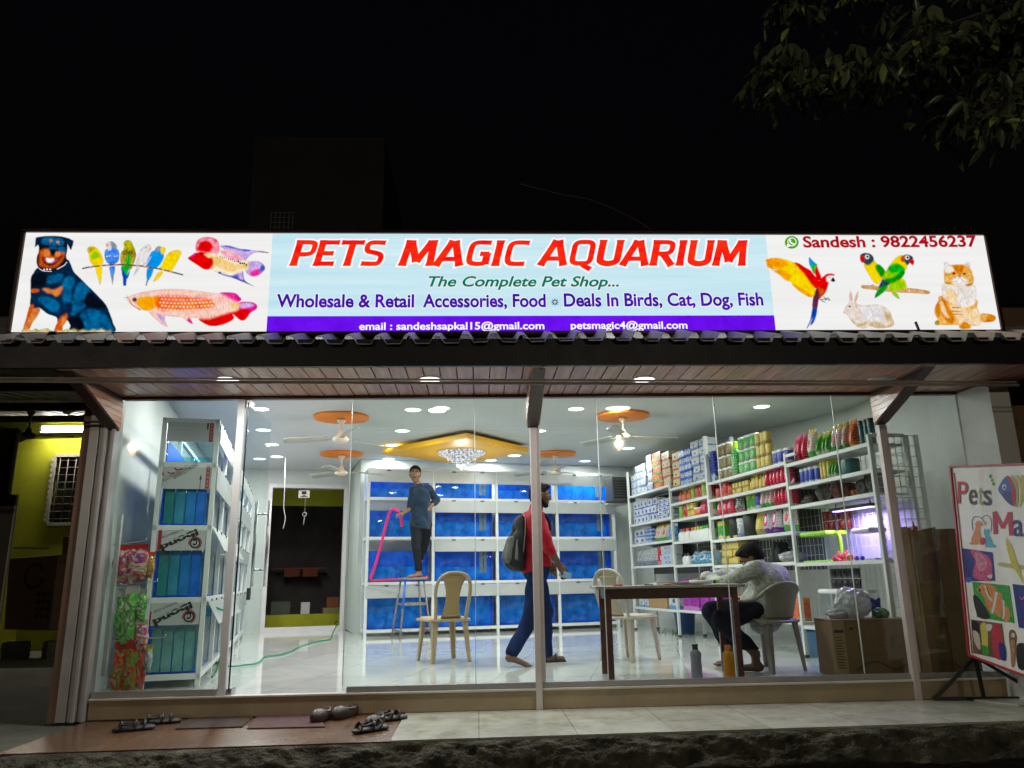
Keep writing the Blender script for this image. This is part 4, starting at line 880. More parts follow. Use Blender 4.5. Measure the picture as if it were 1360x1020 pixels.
c.poly(FURW, [(320,380),(380,330),(430,300),(480,330),(545,380),(500,425),(430,442),(370,420)]); c.line(GREY, [(330,385),(400,375),(432,325),(470,375),(540,385)], 6); c.el(TAN2, 432, 308, 22, 10); c.el(TAN2, 352, 275, 30, 18); c.el(BLKD, 354, 276, 13); c.el(KH, 490, 280, 27, 17); c.el(BLKD, 488, 281, 12)
c.done()
# chat mark beside the phone number
w_ = Pic('chat_mark', 1000, 290, 3.778)
GRC = G('ink_chat_green', S(70,160,0), S(90,178,10), 6)
w_.el(GRC, 194, 121, 35, 32, n=28); w_.el(WHT, 195, 119, 23, 22, n=24); w_.poly(WHT, [(172,128),(168,146),(188,140)], False); w_.el(GRC, 195, 119, 18.5, 17.5, n=24); w_.line(WHT, [(185,110),(188,122),(204,130)], (7,7)); w_.el(WHT, 186, 111, 5, 4); w_.el(WHT, 203, 129, 5, 4)
w_.done()
# loose bracket on the lower rim
mb = MB(); q = sp(1217,441); mb.beam((q.x+.02, SY-.028, q.z-.05), (q.x-.012, SY-.028, q.z+.075), .018, .012); tag(mb.build('bent_clip', BLACKM), 'small bent black clip sticking up over the lower sign rim', 'clip')
# ------------------------------------------------------------------ aquarium racks
RACKW = M('rack_white_enamel', (.74,.76,.75), .35, 0, .04, 4)
COVER = M('grey_composite_panel', (.50,.53,.53), .35, .1, .06, 3)
BLUEF = M('blue_tank_backing', (.002,.115,.74), .45, 0, .42, 7, spec=.15, stretch=(1,1,.45))
CLIP = M('dark_clip', (.05,.05,.05), .5)
REFLSTRIP = M('grey_reflection_strip', (.22,.27,.26), .4, 0, .2, 20, stretch=(6,6,.3))  # grey strips painted in as reflections on the tank glass
DIMB = M('dim_teal_backing', (.015,.14,.17), .35, 0, .5, 4)
rd = Vector((.966,.259,0)); rn = Vector((-.259,.966,0))
RK0 = Vector((-1.73,6.03,0)); RKL = 4.24
def rz_(py): return float(at(618, py, tuple(rn), rn.dot(RK0))[2])
ROWS = [(628,642.5,661.5),(666,681,712.5),(717.5,732.5,771),(776.5,792,832)]   # cover top, cover bottom, tank bottom
ZR = [tuple(rz_(v) for v in r) for r in ROWS]; ZTOP = rz_(624.5)
OPENC = {(0,1),(0,2)}
ORD = ['leftmost','second from the left','third from the left','rightmost']
ROWN = ['top','second','third','bottom']
def make_rack(name, p, rz, L, D, n, label, skip_covers=(), rows=ZR, top=None):
    top = top or ZTOP
    o = empty(name, p, rz, label, 'aquarium rack')
    mb = MB(); w = .045
    xs_ = [L*i/n for i in range(n+1)]
    for x in xs_:
        for y in (0, D-w): mb.box((x-w/2+(.02 if x == 0 else (-.02 if x == L else 0)), y, 0), (x+w/2+(.02 if x == 0 else (-.02 if x == L else 0)), y+w, top))
    for zc0, zc1, zb in rows:
        mb.box((0, .003, zb-.05), (L, .042, zb-.004)); mb.box((0, D-.042, zb-.05), (L, D-.003, zb-.004)); mb.box((.02, .045, zb-.028), (L-.02, D-.045, zb-.010))
        for x in (0, L): mb.box((x-.018+(.02 if x == 0 else -.02), .05, zb-.05), (x+.018+(.02 if x == 0 else -.02), D-.05, zb-.004))
    mb.box((0, .003, top-.045), (L, .042, top-.002)); mb.box((0, D-.042, top-.045), (L, D-.003, top-.002))
    for x in (.02, L-.02): mb.box((x-.018, .05, top-.045), (x+.018, D-.05, top-.002))
    mb.build('frame', RACKW, o, bevel=.003, seg=1)
    for j, (z0, z1, zb) in enumerate(rows):
        for i in range(n):
            if (i, j) in skip_covers: continue
            a, b = xs_[i]+.03, xs_[i+1]-.03
            m = MB(); m.box((a-.018, -.012, z1), (b+.018, -.004, z0+.008)); cv = m.build('cover_panel', COVER, o, bevel=.002, seg=1)
            m = MB(); m.box((lerp(a,b,.3)-.03, -.02, z0-.004), (lerp(a,b,.3)+.03, -.0125, z0+.014)); m.build('clip', CLIP, cv)
            m = MB(); m.box((lerp(a,b,.78)-.03, -.02, z0-.004), (lerp(a,b,.78)+.03, -.0125, z0+.014)); m.build('clip', CLIP, cv)
    return o
make_rack('aquarium_rack', tuple(RK0), math.atan2(rd.y, rd.x), RKL, .46, 4, 'white four tier rack of blue backed tanks across the back wall', skip_covers={(0,1),(0,2)})
def tank(p, rz, w, d, h, label, group, back=BLUEF, strip=True, level=1.0):
    o = empty('aquarium', p, rz, label, 'aquarium', group)
    m = MB(); m.box((.004,d-.012,.006),(w-.004,d-.004,h-.004)); m.box((.004,.03,.002),(w-.004,d-.012,.008)); m.box((.004,.06,.01),(.010,d-.013,h-.01)); m.box((w-.010,.06,.01),(w-.004,d-.013,h-.01))
    m.build('backing', back, o)
    m = MB(); m.box((0,.0,0),(w,.006,h)); m.build('front_glass', TANKGLASS, o)
    if strip or level < 1:
        hw = h*level if level < 1 else h*.55
        m = MB(); m.box((.012,d-.018,.012),(w-.012,d-.0125,hw)); m.build('water_zone', M('blue_water_zone', (.003,.20,.80), .4, 0, .5, 9, spec=.15, stretch=(1,1,.6)), o)
    if strip:
        m = MB(); m.box((w*.80,d-.02,h*.25),(w*.86,d-.013,h*.98)); m.box((w*.88,d-.02,h*.25),(w*.93,d-.013,h*.98)); m.build('reflection_strip', REFLSTRIP, o)
    return o
for j, (z0, z1, zb) in enumerate(ZR):
    for i in range(4):
        x = RKL*i/4+.05; w = RKL/4-.10; p = RK0 + rd*x + rn*.05
        h = (z0-zb)-.03 if (i, j) in OPENC else (z1+.05-zb)
        low = (i, j) in OPENC
        tank((p.x, p.y, zb), math.atan2(rd.y, rd.x), w, .20, h if not low else h*.80, f'blue backed tank, {ORD[i]} in the {ROWN[j]} row of the back rack', 'blue tanks in the back rack', strip=(j in (1, 2) and i > 0) or j == 0, level=(1.0, .62, .48, .9)[j]-.05*(i % 2))
# the left rack, end on to the street
ld = Vector((-.227,.974,0)); lnrm = Vector((-.974,-.227,0))
LK0 = Vector((-2.27,.57,0)); LL = 6.1
ang = math.atan2(-.227*-1, .974)  # rack length runs along ld; build along local x then turn
# local x = ld, local y = lnrm (into the rack, towards the wall)
lrz = math.atan2(ld.y, ld.x)
def zl(py): return float(at(270, py, (0,1,0), .57)[2])
LROWS = [(zl(561),zl(588),zl(614)),(zl(618),zl(650),zl(697)),(zl(702),zl(731),zl(792)),(zl(798),zl(829),zl(893))]
LTOP = zl(557)
o = empty('aquarium_rack', tuple(LK0), lrz, 'white tank rack standing end on along the left wall inside the glass', 'aquarium rack')
n = 6; D = .47
mb = MB(); w = .04; xs_ = [LL*i/n for i in range(n+1)]
for i, x in enumerate(xs_):
    for y in (0, D-w): mb.box((x if i == 0 else x-w/2, y, 0), (x+w if i == 0 else x+w/2, y+w, LTOP))
for z0, z1, zb in LROWS:
    mb.box((.0,.003,zb-.05),(LL,.037,zb-.004)); mb.box((0,D-.037,zb-.05),(LL,D-.003,zb-.004)); mb.box((.02,.04,zb-.03),(LL,D-.04,zb-.012)); mb.box((.002,.04,zb-.05),(.036,D-.04,zb-.004))
mb.box((0,.003,LTOP-.04),(LL,.037,LTOP-.002)); mb.box((0,D-.037,LTOP-.04),(LL,D-.003,LTOP-.002)); mb.box((.002,.04,LTOP-.04),(.036,D-.04,LTOP-.002))
mb.build('frame', RACKW, o, bevel=.003, seg=1)
def lw(x, y, z): return LK0 + ld*x + lnrm*y + Vector((0,0,z))
for j, (z0, z1, zb) in enumerate(LROWS):
    for i in range(n):
        a, b = xs_[i]+.01, xs_[i+1]-.01
        m = MB()
        tilt = .10 if j >= 2 and i < 3 else .0
        m.hexa([(a,-.012-tilt,z1),(b,-.012-tilt,z1),(b,-.005-tilt,z1),(a,-.005-tilt,z1)], [(a,-.012,z0),(b,-.012,z0),(b,-.005,z0),(a,-.005,z0)])
        cv = m.build('cover_panel', COVER, o)
        for k in (.3, .75):
            m = MB(); m.box((lerp(a,b,k)-.015,-.022,z0-.01),(lerp(a,b,k)+.015,-.013,z0+.012)); m.build('clip', CLIP, cv)
FILM = M('panel_film', (.50,.53,.54), .3, 0, .03, 4); INKB = M('film_black_ink', (.02,.02,.022), .5); INKR = M('film_red_ink', (.40,.02,.03), .5); INKG = M('film_grey_ink', (.12,.12,.13), .5)
nE = -ld
for j, (z0, z1, zb) in enumerate(LROWS):
    # film covered end panel facing the street: x = 0 plane, from y=.04 to D-.04
    m = MB(); m.box((.004,.045,z1),(.010,D-.045,z0)); pnl = m.build('end_panel', FILM, o)
    h = z0-z1
    def E(u, v): return lw(.004, lerp(D-.045, .045, u), lerp(z1, z0, v))
    def ep(mb_, nm, mat): mb_.build(nm, mat, pnl, world=True, fix=False)
    def pl(us, mat, nm='mark', lift=.002):
        mb_ = MB(); mb_.add([E(u, v)+nE*lift for u, v in us], [tuple(range(len(us)))]); ep(mb_, nm, mat)
    if j in (0, 1):
        pl([(.90,.02),(.985,.02),(.985,.98),(.90,.98)], INKR, 'red_margin')
        for k in range(5): pl([(.925,.10+k*.17),(.96,.10+k*.17),(.96,.20+k*.17),(.925,.20+k*.17)], M('margin_grey', (.30,.26,.27), .5), 'margin_mark', .003)
    if j == 0: pl([(.84,.62),(.875,.62),(.875,.97),(.84,.97)], INKB)
    if j == 1:
        pl([(.785,.02),(.80,.02),(.80,.40),(.82,.38),(.793,.62),(.765,.38),(.785,.40)], INKB, 'arrow_mark')
        mb_ = MB(); put_text(mb_, 'WWW.CITYBOND', E(.24,.36), E(.72,.98), .032, nE, .01, 0, .003); ep(mb_, 'lettering', INKG)
        mb_ = MB(); put_text(mb_, 'ALUMINIUM C', E(.02,.26), E(.52,.86), .03, nE, 0, 0, .003); ep(mb_, 'lettering', INKG)
        for cx, cy, rr, a0, a1 in ((.05,.62,.05,2.6,4.4),(.16,.72,.055,3.4,5.8),(.30,.88,.06,3.3,6.0)):
            mb_ = MB(); pts = []
            for q in range(9):
                a = lerp(a0, a1, q/8)
                for r2 in (rr, rr*.62): pts.append(E(cx+r2*math.cos(a)*1.5, cy+r2*math.sin(a)*2.2)+nE*.003)
            mb_.add(pts, [(2*q,2*q+1,2*q+3,2*q+2) for q in range(8)]); ep(mb_, 'red_mark', INKR)
    if j in (2, 3):
        # the film is pasted upside down: the word reads turned round
        mb_ = MB(); put_text(mb_, 'ibond', E(.80,.98), E(.06,.22), .058, nE, .05, 0, .003); ep(mb_, 'lettering', INKB)
        cut = MB(); cut.add([E(u, v)+nE*.0035 for u, v in ((.10,.30),(.78,.88),(.785,.84),(.105,.26))], [(0,1,2,3)]); ep(cut, 'stencil_gap', FILM)
        mb_ = MB(); put_text(mb_, 'ALUMINIUM COMP', E(.52,1.0), E(.06,.62), .018, nE, 0, 0, .003); ep(mb_, 'lettering', INKG)
        for rr, r2, mt, a0, a1 in ((.082,.058,INKB,.0,6.283),(.102,.086,INKR,-1.2,3.4)):
            mb_ = MB(); pts = []; hh = (z0-z1); ww = D-.09
            for q in range(25):
                a = lerp(a0, a1, q/24)
                for r3 in (rr, r2): pts.append(E(.79+r3*.85*math.cos(a)/ww*.62, .33+r3*.85*math.sin(a)/hh*.62)+nE*.003)
            mb_.add(pts, [(2*q,2*q+1,2*q+3,2*q+2) for q in range(24)]); ep(mb_, 'ring_mark', mt)
        mb_ = MB(); put_text(mb_, 'C', E(.835,.50), E(.745,.50), .05, nE, .06, 0, .0035); ep(mb_, 'ring_letter', INKB)
        pl([(.02,.02),(.09,.02),(.09,.98),(.02,.98)] if j == 2 else [(.0,.02),(.03,.02),(.03,.6),(.0,.6)], INKR, 'red_margin')
for j, (z0, z1, zb) in enumerate(LROWS):
    for i in range(n):
        a, b = xs_[i]+.05, xs_[i+1]-.025
        p = lw(a, D-.045, zb)
        o2 = empty('aquarium', tuple(p), lrz+math.pi, f'pale blue tank, {["first","second","third","fourth","fifth","sixth"][i]} from the street, {ROWN[j]} row, left rack', 'aquarium', 'tanks in the left rack')
        h = z1-zb+.02; wd = b-a; dp = D-.09
        # local axes turned half round: x back along the rack, y towards the aisle
        m = MB(); m.box((-wd,.0,.0),(0,.008,h)); m.box((-wd,.01,.0),(0,dp,.006)); m.build('backing', BLUEF if i % 3 != 1 else M('pale_blue_backing', (.05,.22,.50), .4, 0, .2, 4), o2)
        m = MB(); m.box((-.006,.01,.006),(0,dp-.006,h)); m.box((-wd,.01,.006),(-wd+.006,dp-.006,h)); m.build('end_glass', GLASS('teal_glass', (.78,.93,.95)), o2)
        m = MB(); m.box((-wd,dp-.006,.006),(0,dp,h)); m.build('front_glass', TANKGLASS, o2)
        if j > 0 and i < 5:
            for k in (.35, .7):
                m = MB(); m.box((-wd*k-.004,.012,.01),(-wd*k+.004,dp-.01,h*.95)); m.build('divider', M('divider_glass', (.30,.50,.56), .2, 0, .2, 6), o2)

        if i == 0 and j > 0:
            cols = [(.012,.15,.62),(.02,.20,.55),(.04,.26,.38),(.03,.24,.24)] if j < 3 else [(.13,.32,.31)]*4
            for k, cc in enumerate(cols):
                y1 = lerp(dp-.02, .02, k/4); y0 = lerp(dp-.02, .02, (k+1)/4)
                m = MB(); m.box((.002,y0+.006,.012),(.006,y1-.004,h*(.97 if j < 3 else .90))); m.build('tinted_end', M(f'tinted_end_{j}_{k}', cc, .2, 0, .35, 5, coord='Object'), o2)
# ------------------------------------------------------------------ product shelves along the right wall
sx = Vector((.161,-.987,0)); sy_ = Vector((.987,.161,0))
SA = Vector((2.47,6.42,0)); srz = math.atan2(sx.y, sx.x)
def shz(px, py): return float(at(px, py, tuple(sy_), sy_.dot(SA))[2])
def shx(px): return (Vector(at(px, 760, tuple(sy_), sy_.dot(SA)))-SA).dot(sx)
BX = [0.0, 1.70, 2.905, 4.76, 6.12]   # posts along the run
SHELVES = {
 'A': [shz(862,651.5), shz(862,692.5), shz(865,720.5), shz(870,751), shz(870,808)],
 'B': [shz(912,643), shz(915,664), shz(917,686.3), shz(920,717), shz(924,749.5), shz(925,812)],
 'C': [shz(997,625.7), shz(1000,651), shz(1002,677), shz(1006,711), shz(1009,748.5), shz(1012,822)],
 'D': [shz(1097,602.6), shz(1103,634.5), shz(1105,663.5), shz(1113,746), shz(1120,836)],
}
BAY = {'A': (0, 'farthest bay'), 'B': (1, 'bottle bay'), 'C': (2, 'jar bay'), 'D': (3, 'near bay')}
SHN = ['top','second','third','fourth','fifth','sixth']
SHD_ = .40
SHW = M('shelf_white', (.62,.65,.62), .4, 0, .05, 5)
unit = empty('shelf_unit', tuple(SA), srz, 'long run of white metal shelving packed with pet products on the right wall', 'shelves')
def sbuild(mb, name, mat, **k): return mb.build(name, mat, unit, **k)
PH = [2.50, 2.13, 2.57, 2.05, 2.0]
for i, (x, h) in enumerate(zip(BX, PH)):
    for y in (0, SHD_-.03):
        mb = MB(); w = .035 if i != 2 else .05; mb.box((x-w/2, y, .025), (x+w/2, y+w, h)); sbuild(mb, 'post', SHW, bevel=.003, seg=1)
        mb = MB(); mb.box((x-w/2-.004, y-.004, 0), (x+w/2+.004, y+w+.004, .028)); sbuild(mb, 'foot', CLIP)
for bay, zs in SHELVES.items():
    k = BAY[bay][0]; a, b = BX[k]+.02, BX[k+1]-.02
    for z in zs:
        mb = MB(); mb.box((a, .012, z-.022), (b, SHD_-.035, z)); mb.box((a, .004, z-.03), (b, .011, z+.004)); sbuild(mb, 'shelf', SHW)
mb = MB(); mb.box((BX[3]+.02, .004, 2.0), (BX[3]+.20, .03, 2.03)); mb.box((BX[4]-.017, .04, 1.98), (BX[4]+.017, SHD_-.035, 2.01)); sbuild(mb, 'top_rail', SHW)
def wire(mb, a, u, v, nu, nv, r=.003):
    for i in range(nu+1): mb.tube([a+u*(i/nu), a+u*(i/nu)+v], r, 5)
    for j in range(nv+1): mb.tube([a+v*(j/nv)+Vector((0,0,0)), a+v*(j/nv)+u], r, 5)
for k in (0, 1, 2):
    mb = MB(); mb.box((BX[k]+.03, SHD_-.028, .85), (BX[k+1]-.03, SHD_-.018, 2.06 if k != 1 else 2.10)); sbuild(mb, 'shade_sheet', M('dark_shade_sheet', (.085,.095,.09), .7, 0, .3, 3))  # dark sheets added as painted shade between and behind the stock
WIRE = M('white_wire', (.62,.64,.61), .4)
for k, z0, z1 in ((1,.2,2.0),(2,.2,1.9),(3,.25,1.95)):
    mb = MB(); wire(mb, Vector((BX[k]+.03, SHD_-.045, z0)), Vector((BX[k+1]-BX[k]-.06,0,0)), Vector((0,0,z1-z0)), int((BX[k+1]-BX[k])/.075), int((z1-z0)/.10)); sbuild(mb, 'wire_back', WIRE)
mb = MB(); wire(mb, Vector((BX[4]+.025, .03, .15)), Vector((0,SHD_+.04,0)), Vector((0,0,1.84)), 6, 20, .0032); sbuild(mb, 'wire_end', WIRE)
mb = MB(); mb.box((BX[4]+.01, SHD_+.06, .0), (BX[4]+.03, SHD_+.10, 2.0)); sbuild(mb, 'end_strip', SHW)

# products ------------------------------------------------------------
PK = {
 'white_box': PM('print_white_box', [(.76,.78,.80),(.70,.74,.78),(.26,.40,.64),(.66,.70,.75),(.10,.12,.16)], (2,2,3), .35, 1),
 'filter_box': PM('print_filter_box', [(.80,.83,.86),(.78,.80,.83),(.02,.16,.62),(.04,.06,.10),(.02,.16,.62)], (1.5,1.5,3.0), .3, 2),
 'blue_box': PM('print_blue_box', [(.62,.72,.85),(.02,.14,.62),(.03,.20,.66),(.04,.10,.30),(.75,.8,.88)], (2,2,2.5), .3, 3),
 'cream_box': PM('print_cream_box', [(.78,.68,.40),(.78,.66,.40),(.66,.12,.14),(.80,.74,.55),(.02,.02,.02)], (2,2,2.4), .35, 4),
 'yellow_red_box': PM('print_yellow_red_box', [(.55,.08,.10),(.62,.50,.05),(.10,.38,.22),(.62,.52,.12),(.5,.2,.2)], (3,2,2), .35, 5),
 'purple_box': PM('print_purple_box', [(.30,.03,.30),(.42,.06,.40),(.62,.30,.60),(.20,.03,.30),(.60,.10,.35),(.7,.6,.7)], (3,2,3), .3, 6),
 'silver_pack': PM('print_silver_pack', [(.34,.38,.42),(.60,.62,.64),(.16,.20,.30),(.7,.72,.74),(.3,.3,.36)], (4,2,3), .2, 7),
 'circle_box': PM('print_circle_box', [(.76,.78,.82),(.74,.76,.8),(.6,.68,.76),(.04,.25,.66),(.7,.75,.8)], (1.3,1,1.3), .35, 8),
 'brown': M('kraft_card', (.34,.21,.10), .8, 0, .1, 10),
 'pink_pouch': PM('print_pink_pouch', [(.62,.03,.10),(.72,.30,.40),(.45,.02,.07),(.75,.10,.18),(.7,.5,.5)], (2.5,2,3), .2, 9),
 'multi_pouch': PM('print_multi_pouch', [(.70,.62,.55),(.62,.45,.06),(.10,.40,.12),(.72,.70,.66),(.62,.08,.10),(.72,.55,.10)], (2.5,2,3), .25, 10),
 'green_pouch': PM('print_green_pouch', [(.10,.36,.05),(.55,.55,.10),(.70,.72,.6),(.05,.22,.06)], (2.5,2,3), .25, 11),
 'blue_pouch': PM('print_blue_pouch', [(.05,.22,.45),(.6,.7,.75),(.12,.40,.55),(.70,.72,.7)], (2.5,2,3), .25, 12),
 'dark_pouch': PM('print_dark_pouch', [(.05,.06,.05),(.20,.20,.2),(.35,.08,.10),(.5,.5,.48)], (3,2,4), .2, 13),
 'violet_pouch': PM('print_violet_pouch', [(.65,.62,.68),(.40,.03,.28),(.14,.04,.25),(.72,.1,.3),(.75,.7,.75)], (2.5,2,3), .22, 14),
 'jar_olive': PM('contents_olive', [(.20,.16,.07),(.28,.24,.10),(.12,.12,.05)], (6,6,6), .3, 15),
 'jar_green': PM('contents_green', [(.02,.36,.05),(.05,.45,.08),(.28,.26,.12),(.5,.55,.4)], (2,2,2), .3, 16),
 'jar_red': PM('contents_red', [(.55,.05,.03),(.60,.16,.08),(.45,.3,.2)], (3,3,3), .3, 17),
 'yellow': PM('print_yellow', [(.66,.50,.01),(.70,.56,.04),(.30,.22,.02),(.72,.66,.40)], (2.5,2.5,3), .3, 18),
 'orange': PM('print_orange', [(.66,.16,.01),(.70,.26,.03),(.62,.40,.16)], (2,2,3), .25, 19),
 'red': PM('print_red', [(.58,.02,.05),(.66,.06,.10),(.70,.35,.35)], (2,2,3), .25, 20),
 'lime': PM('print_lime', [(.22,.50,.01),(.30,.58,.06),(.55,.62,.3)], (2,2,3), .3, 21),
 'navy': PM('print_navy', [(.02,.05,.30),(.03,.09,.40),(.6,.65,.7)], (2,2,2.4), .3, 22),
 'white': M('white_plastic', (.74,.75,.73), .35, 0, .05, 6),
 'black': M('black_plastic', (.02,.025,.022), .35, 0, .2, 8),
 'teal': M('dark_teal_plastic', (.03,.12,.12), .3, 0, .2, 8),
 'bluecap': M('blue_plastic', (.03,.12,.50), .35), 'redcap': M('red_plastic', (.60,.04,.03), .35), 'orangecap': M('orange_plastic', (.70,.20,.02), .35), 'yellowcap': M('yellow_plastic', (.72,.55,.03), .35), 'greencap': M('green_plastic', (.04,.38,.06), .35), 'limecap': M('lime_plastic', (.28,.62,.01), .3),
}
_protos = {}
def proto(kind, mat, w, d, h, cap='white'):
    key = (kind, mat, round(w,3), round(d,3), round(h,3), cap)
    nm = {'box':'product_box','pouch':'product_pouch','jar':'product_jar','bottle':'product_bottle','can':'product_can','bag':'product_bag'}[kind]
    mb = MB(); sub = None
    if kind == 'box': mb.box((-w/2,-d/2,0),(w/2,d/2,h)); o = mb.build(nm, PK[mat], bevel=.004, seg=1)
    elif kind in ('pouch', 'bag'):
        nu, nv = 8, 9
        def prof(u, v, s):
            x = (u-.5)*w*(1-.10*math.sin(math.pi*v)); z = v*h
            t = max(0, 1-(abs(u-.5)*2)**3)*max(0, (1-v**3))*(.45+.55*math.sqrt(min(1, v*4)+.0))
            return (x, s*d/2*t, z+.008*math.sin(u*9)*v)
        mb.grid(lambda u, v: prof(u, v, 1), nu, nv); mb.grid(lambda u, v: prof(u, v, -1), nu, nv)
        o = mb.build(nm, PK[mat])
    elif kind == 'jar':
        r = w/2; mb.lathe([(0,0),(r*.95,0),(r,.01),(r,h*.80),(r*.93,h*.85)], n=14, caps=False); o = mb.build(nm, PK[mat])
        m2 = MB(); m2.lathe([(r*1.02,h*.835),(r*1.04,h*.86),(r*1.04,h*.97),(r*.98,h),(0,h)], n=14, caps=False); sub = m2.build('lid', PK[cap], o)
    elif kind == 'can':
        r = w/2; mb.lathe([(0,0),(r*.96,0),(r,.008),(r,h-.008),(r*.96,h),(0,h-.004)], n=14, caps=False); o = mb.build(nm, PK[mat])
    elif kind == 'bottle':
        r = w/2; mb.lathe([(0,0),(r*.94,0),(r,.01),(r,h*.58),(r*.85,h*.68),(r*.36,h*.78),(r*.34,h*.82)], n=12, caps=False); o = mb.build(nm, PK[mat])
        m2 = MB(); m2.lathe([(r*.42,h*.79),(r*.44,h*.98),(r*.38,h),(0,h)], n=10, caps=False); sub = m2.build('cap', PK[cap], o)
    return o
ORDS = ['first','second','third','fourth','fifth','sixth','seventh','eighth','ninth','tenth','eleventh','twelfth','thirteenth','fourteenth','fifteenth','sixteenth','seventeenth','eighteenth']
LAY = {1: [''], 2: [' in lower layer',' in upper layer'], 3: [' in lowest layer',' in middle layer',' in top layer'], 4: [' in lowest layer',' in second layer',' in third layer',' in top layer'], 5: [' in lowest layer',' in second layer',' in middle layer',' in fourth layer',' in top layer']}
prnd = random.Random(11); NPROD = 0
def prod(bay, sh, x0, x1, kind, mat, n, h, noun, rows=1, d=.14, w=None, cap='white', ydep=.05, caps=None, tilt=0.0, hs=None):
    """a run of n like products side by side (rows layers) between x0..x1 of the bay's width"""
    global NPROD
    if rows == 1 and n >= 2 and kind == 'pouch': n = int(n*1.5+.5)
    if n >= 2 and kind in ('can', 'jar', 'bottle') and n <= 6 and bay in 'CD': n += 1; d = d*.9
    if sh > 0 and rows == 1: h = h*1.14; hs = [q*1.14 for q in hs] if hs else hs
    k, bn_ = BAY[bay]; a, b = BX[k]+.03, BX[k+1]-.03; L = b-a; z0 = SHELVES[bay][sh]+.002
    step = (x1-x0)*L/n; w = w or step*.95
    pr = {}
    for r in range(rows):
        for i in range(n):
            cp = caps[i % len(caps)] if caps else cap
            hh = hs[i % len(hs)] if hs else h
            if (cp, hh) not in pr: pr[(cp, hh)] = o = proto(kind, mat, w, d, hh, cp)
            else: o = copy_tree(pr[(cp, hh)])
            lx = a+x0*L+step*(i+.5)+prnd.uniform(-.06,.06)*step; ly = ydep+d/2+prnd.uniform(0,.02)
            p = SA+sx*lx+sy_*ly+Vector((0,0,z0+r*(h+.001)))
            o.location = p; o.rotation_euler = (tilt, 0, srz+prnd.uniform(-.05,.05))
            one = n == 1
            lab = f"{noun}{'' if one else ', '+ORDS[i]+' from left'}{LAY[rows][r]}, {SHN[sh]} shelf, {bn_}"
            tag(o, lab, noun.split()[-1], f'{noun} run on {SHN[sh]} shelf of {bn_}' if n*rows > 1 else None); NPROD += 1
# farthest bay
prod('A',0,.00,.10,'box','white_box',1,.11,'small white box',3)
prod('A',0,.11,.40,'box','white_box',3,.115,'stacked white box',4)
prod('A',0,.42,.56,'box','silver_pack',1,.14,'grey box',4)
prod('A',0,.58,.80,'box','yellow_red_box',1,.11,'yellow and red box',5,d=.2)
prod('A',0,.82,.99,'box','cream_box',2,.125,'cream dotted box',4)
prod('A',1,.02,.62,'box','filter_box',6,.115,'white filter box',3)
prod('A',1,.64,.98,'box','filter_box',3,.058,'slim white box',5)
prod('A',2,.02,.30,'box','filter_box',2,.11,'blue fronted box',2)
prod('A',2,.31,.46,'box','blue_box',1,.055,'slim blue box',4)
prod('A',2,.48,.78,'pouch','multi_pouch',2,.22,'orange printed pouch')
prod('A',2,.79,.98,'pouch','blue_pouch',2,.21,'blue printed pouch')
prod('A',3,.02,.56,'pouch','silver_pack',5,.24,'silver blister pack')
prod('A',3,.57,.63,'box','red',1,.23,'thin red box')
prod('A',3,.65,.96,'box','circle_box',1,.068,'white box with blue circle',4)
prod('A',4,.03,.28,'box','white_box',2,.12,'plain white box',2)
prod('A',4,.30,.72,'box','brown',1,.22,'brown kraft carton',d=.2)
prod('A',4,.74,.98,'box','white_box',1,.20,'tall white box')
# bottle bay
prod('B',0,.0,.20,'box','cream_box',1,.125,'cream dotted box',4)
prod('B',0,.21,.55,'box','blue_box',2,.098,'blue and white box',5)
prod('B',0,.57,.98,'box','white_box',2,.11,'plain white box',5)
prod('B',1,.04,.40,'bottle','orange',5,.15,'orange bottle',cap='orangecap',hs=[.14,.15])
prod('B',1,.41,.50,'bottle','lime',1,.21,'lime green bottle',cap='limecap')
prod('B',1,.51,.70,'bottle','red',3,.20,'red bottle',cap='redcap')
prod('B',1,.72,.83,'can','lime',1,.19,'green canister'); prod('B',1,.84,.98,'can','jar_red',1,.19,'pink canister')
prod('B',2,.04,.15,'can','lime',1,.17,'green canister'); prod('B',2,.16,.26,'can','red',1,.17,'red canister')
prod('B',2,.28,.50,'jar','yellow',2,.095,'small yellow jar',2,cap='yellowcap')
prod('B',2,.51,.66,'jar','orange',1,.10,'small orange jar',1,cap='white')
prod('B',2,.67,.82,'pouch','pink_pouch',2,.18,'pink pouch'); prod('B',2,.83,.98,'pouch','green_pouch',1,.19,'lime and yellow pouch')
prod('B',3,.02,.98,'bottle','white',15,.15,'small bottle with coloured cap',d=.06,caps=['bluecap','redcap','redcap','orangecap','redcap','orangecap','orangecap','yellowcap','yellowcap','limecap','greencap','greencap','greencap','greencap','greencap'])
prod('B',4,.02,.20,'bottle','white',2,.14,'white bottle',cap='black'); prod('B',4,.22,.98,'bag','blue_pouch',3,.15,'blue and white bag',d=.26,w=.36)
prod('B',5,.05,.98,'box','purple_box',4,.20,'purple box',2,d=.2)
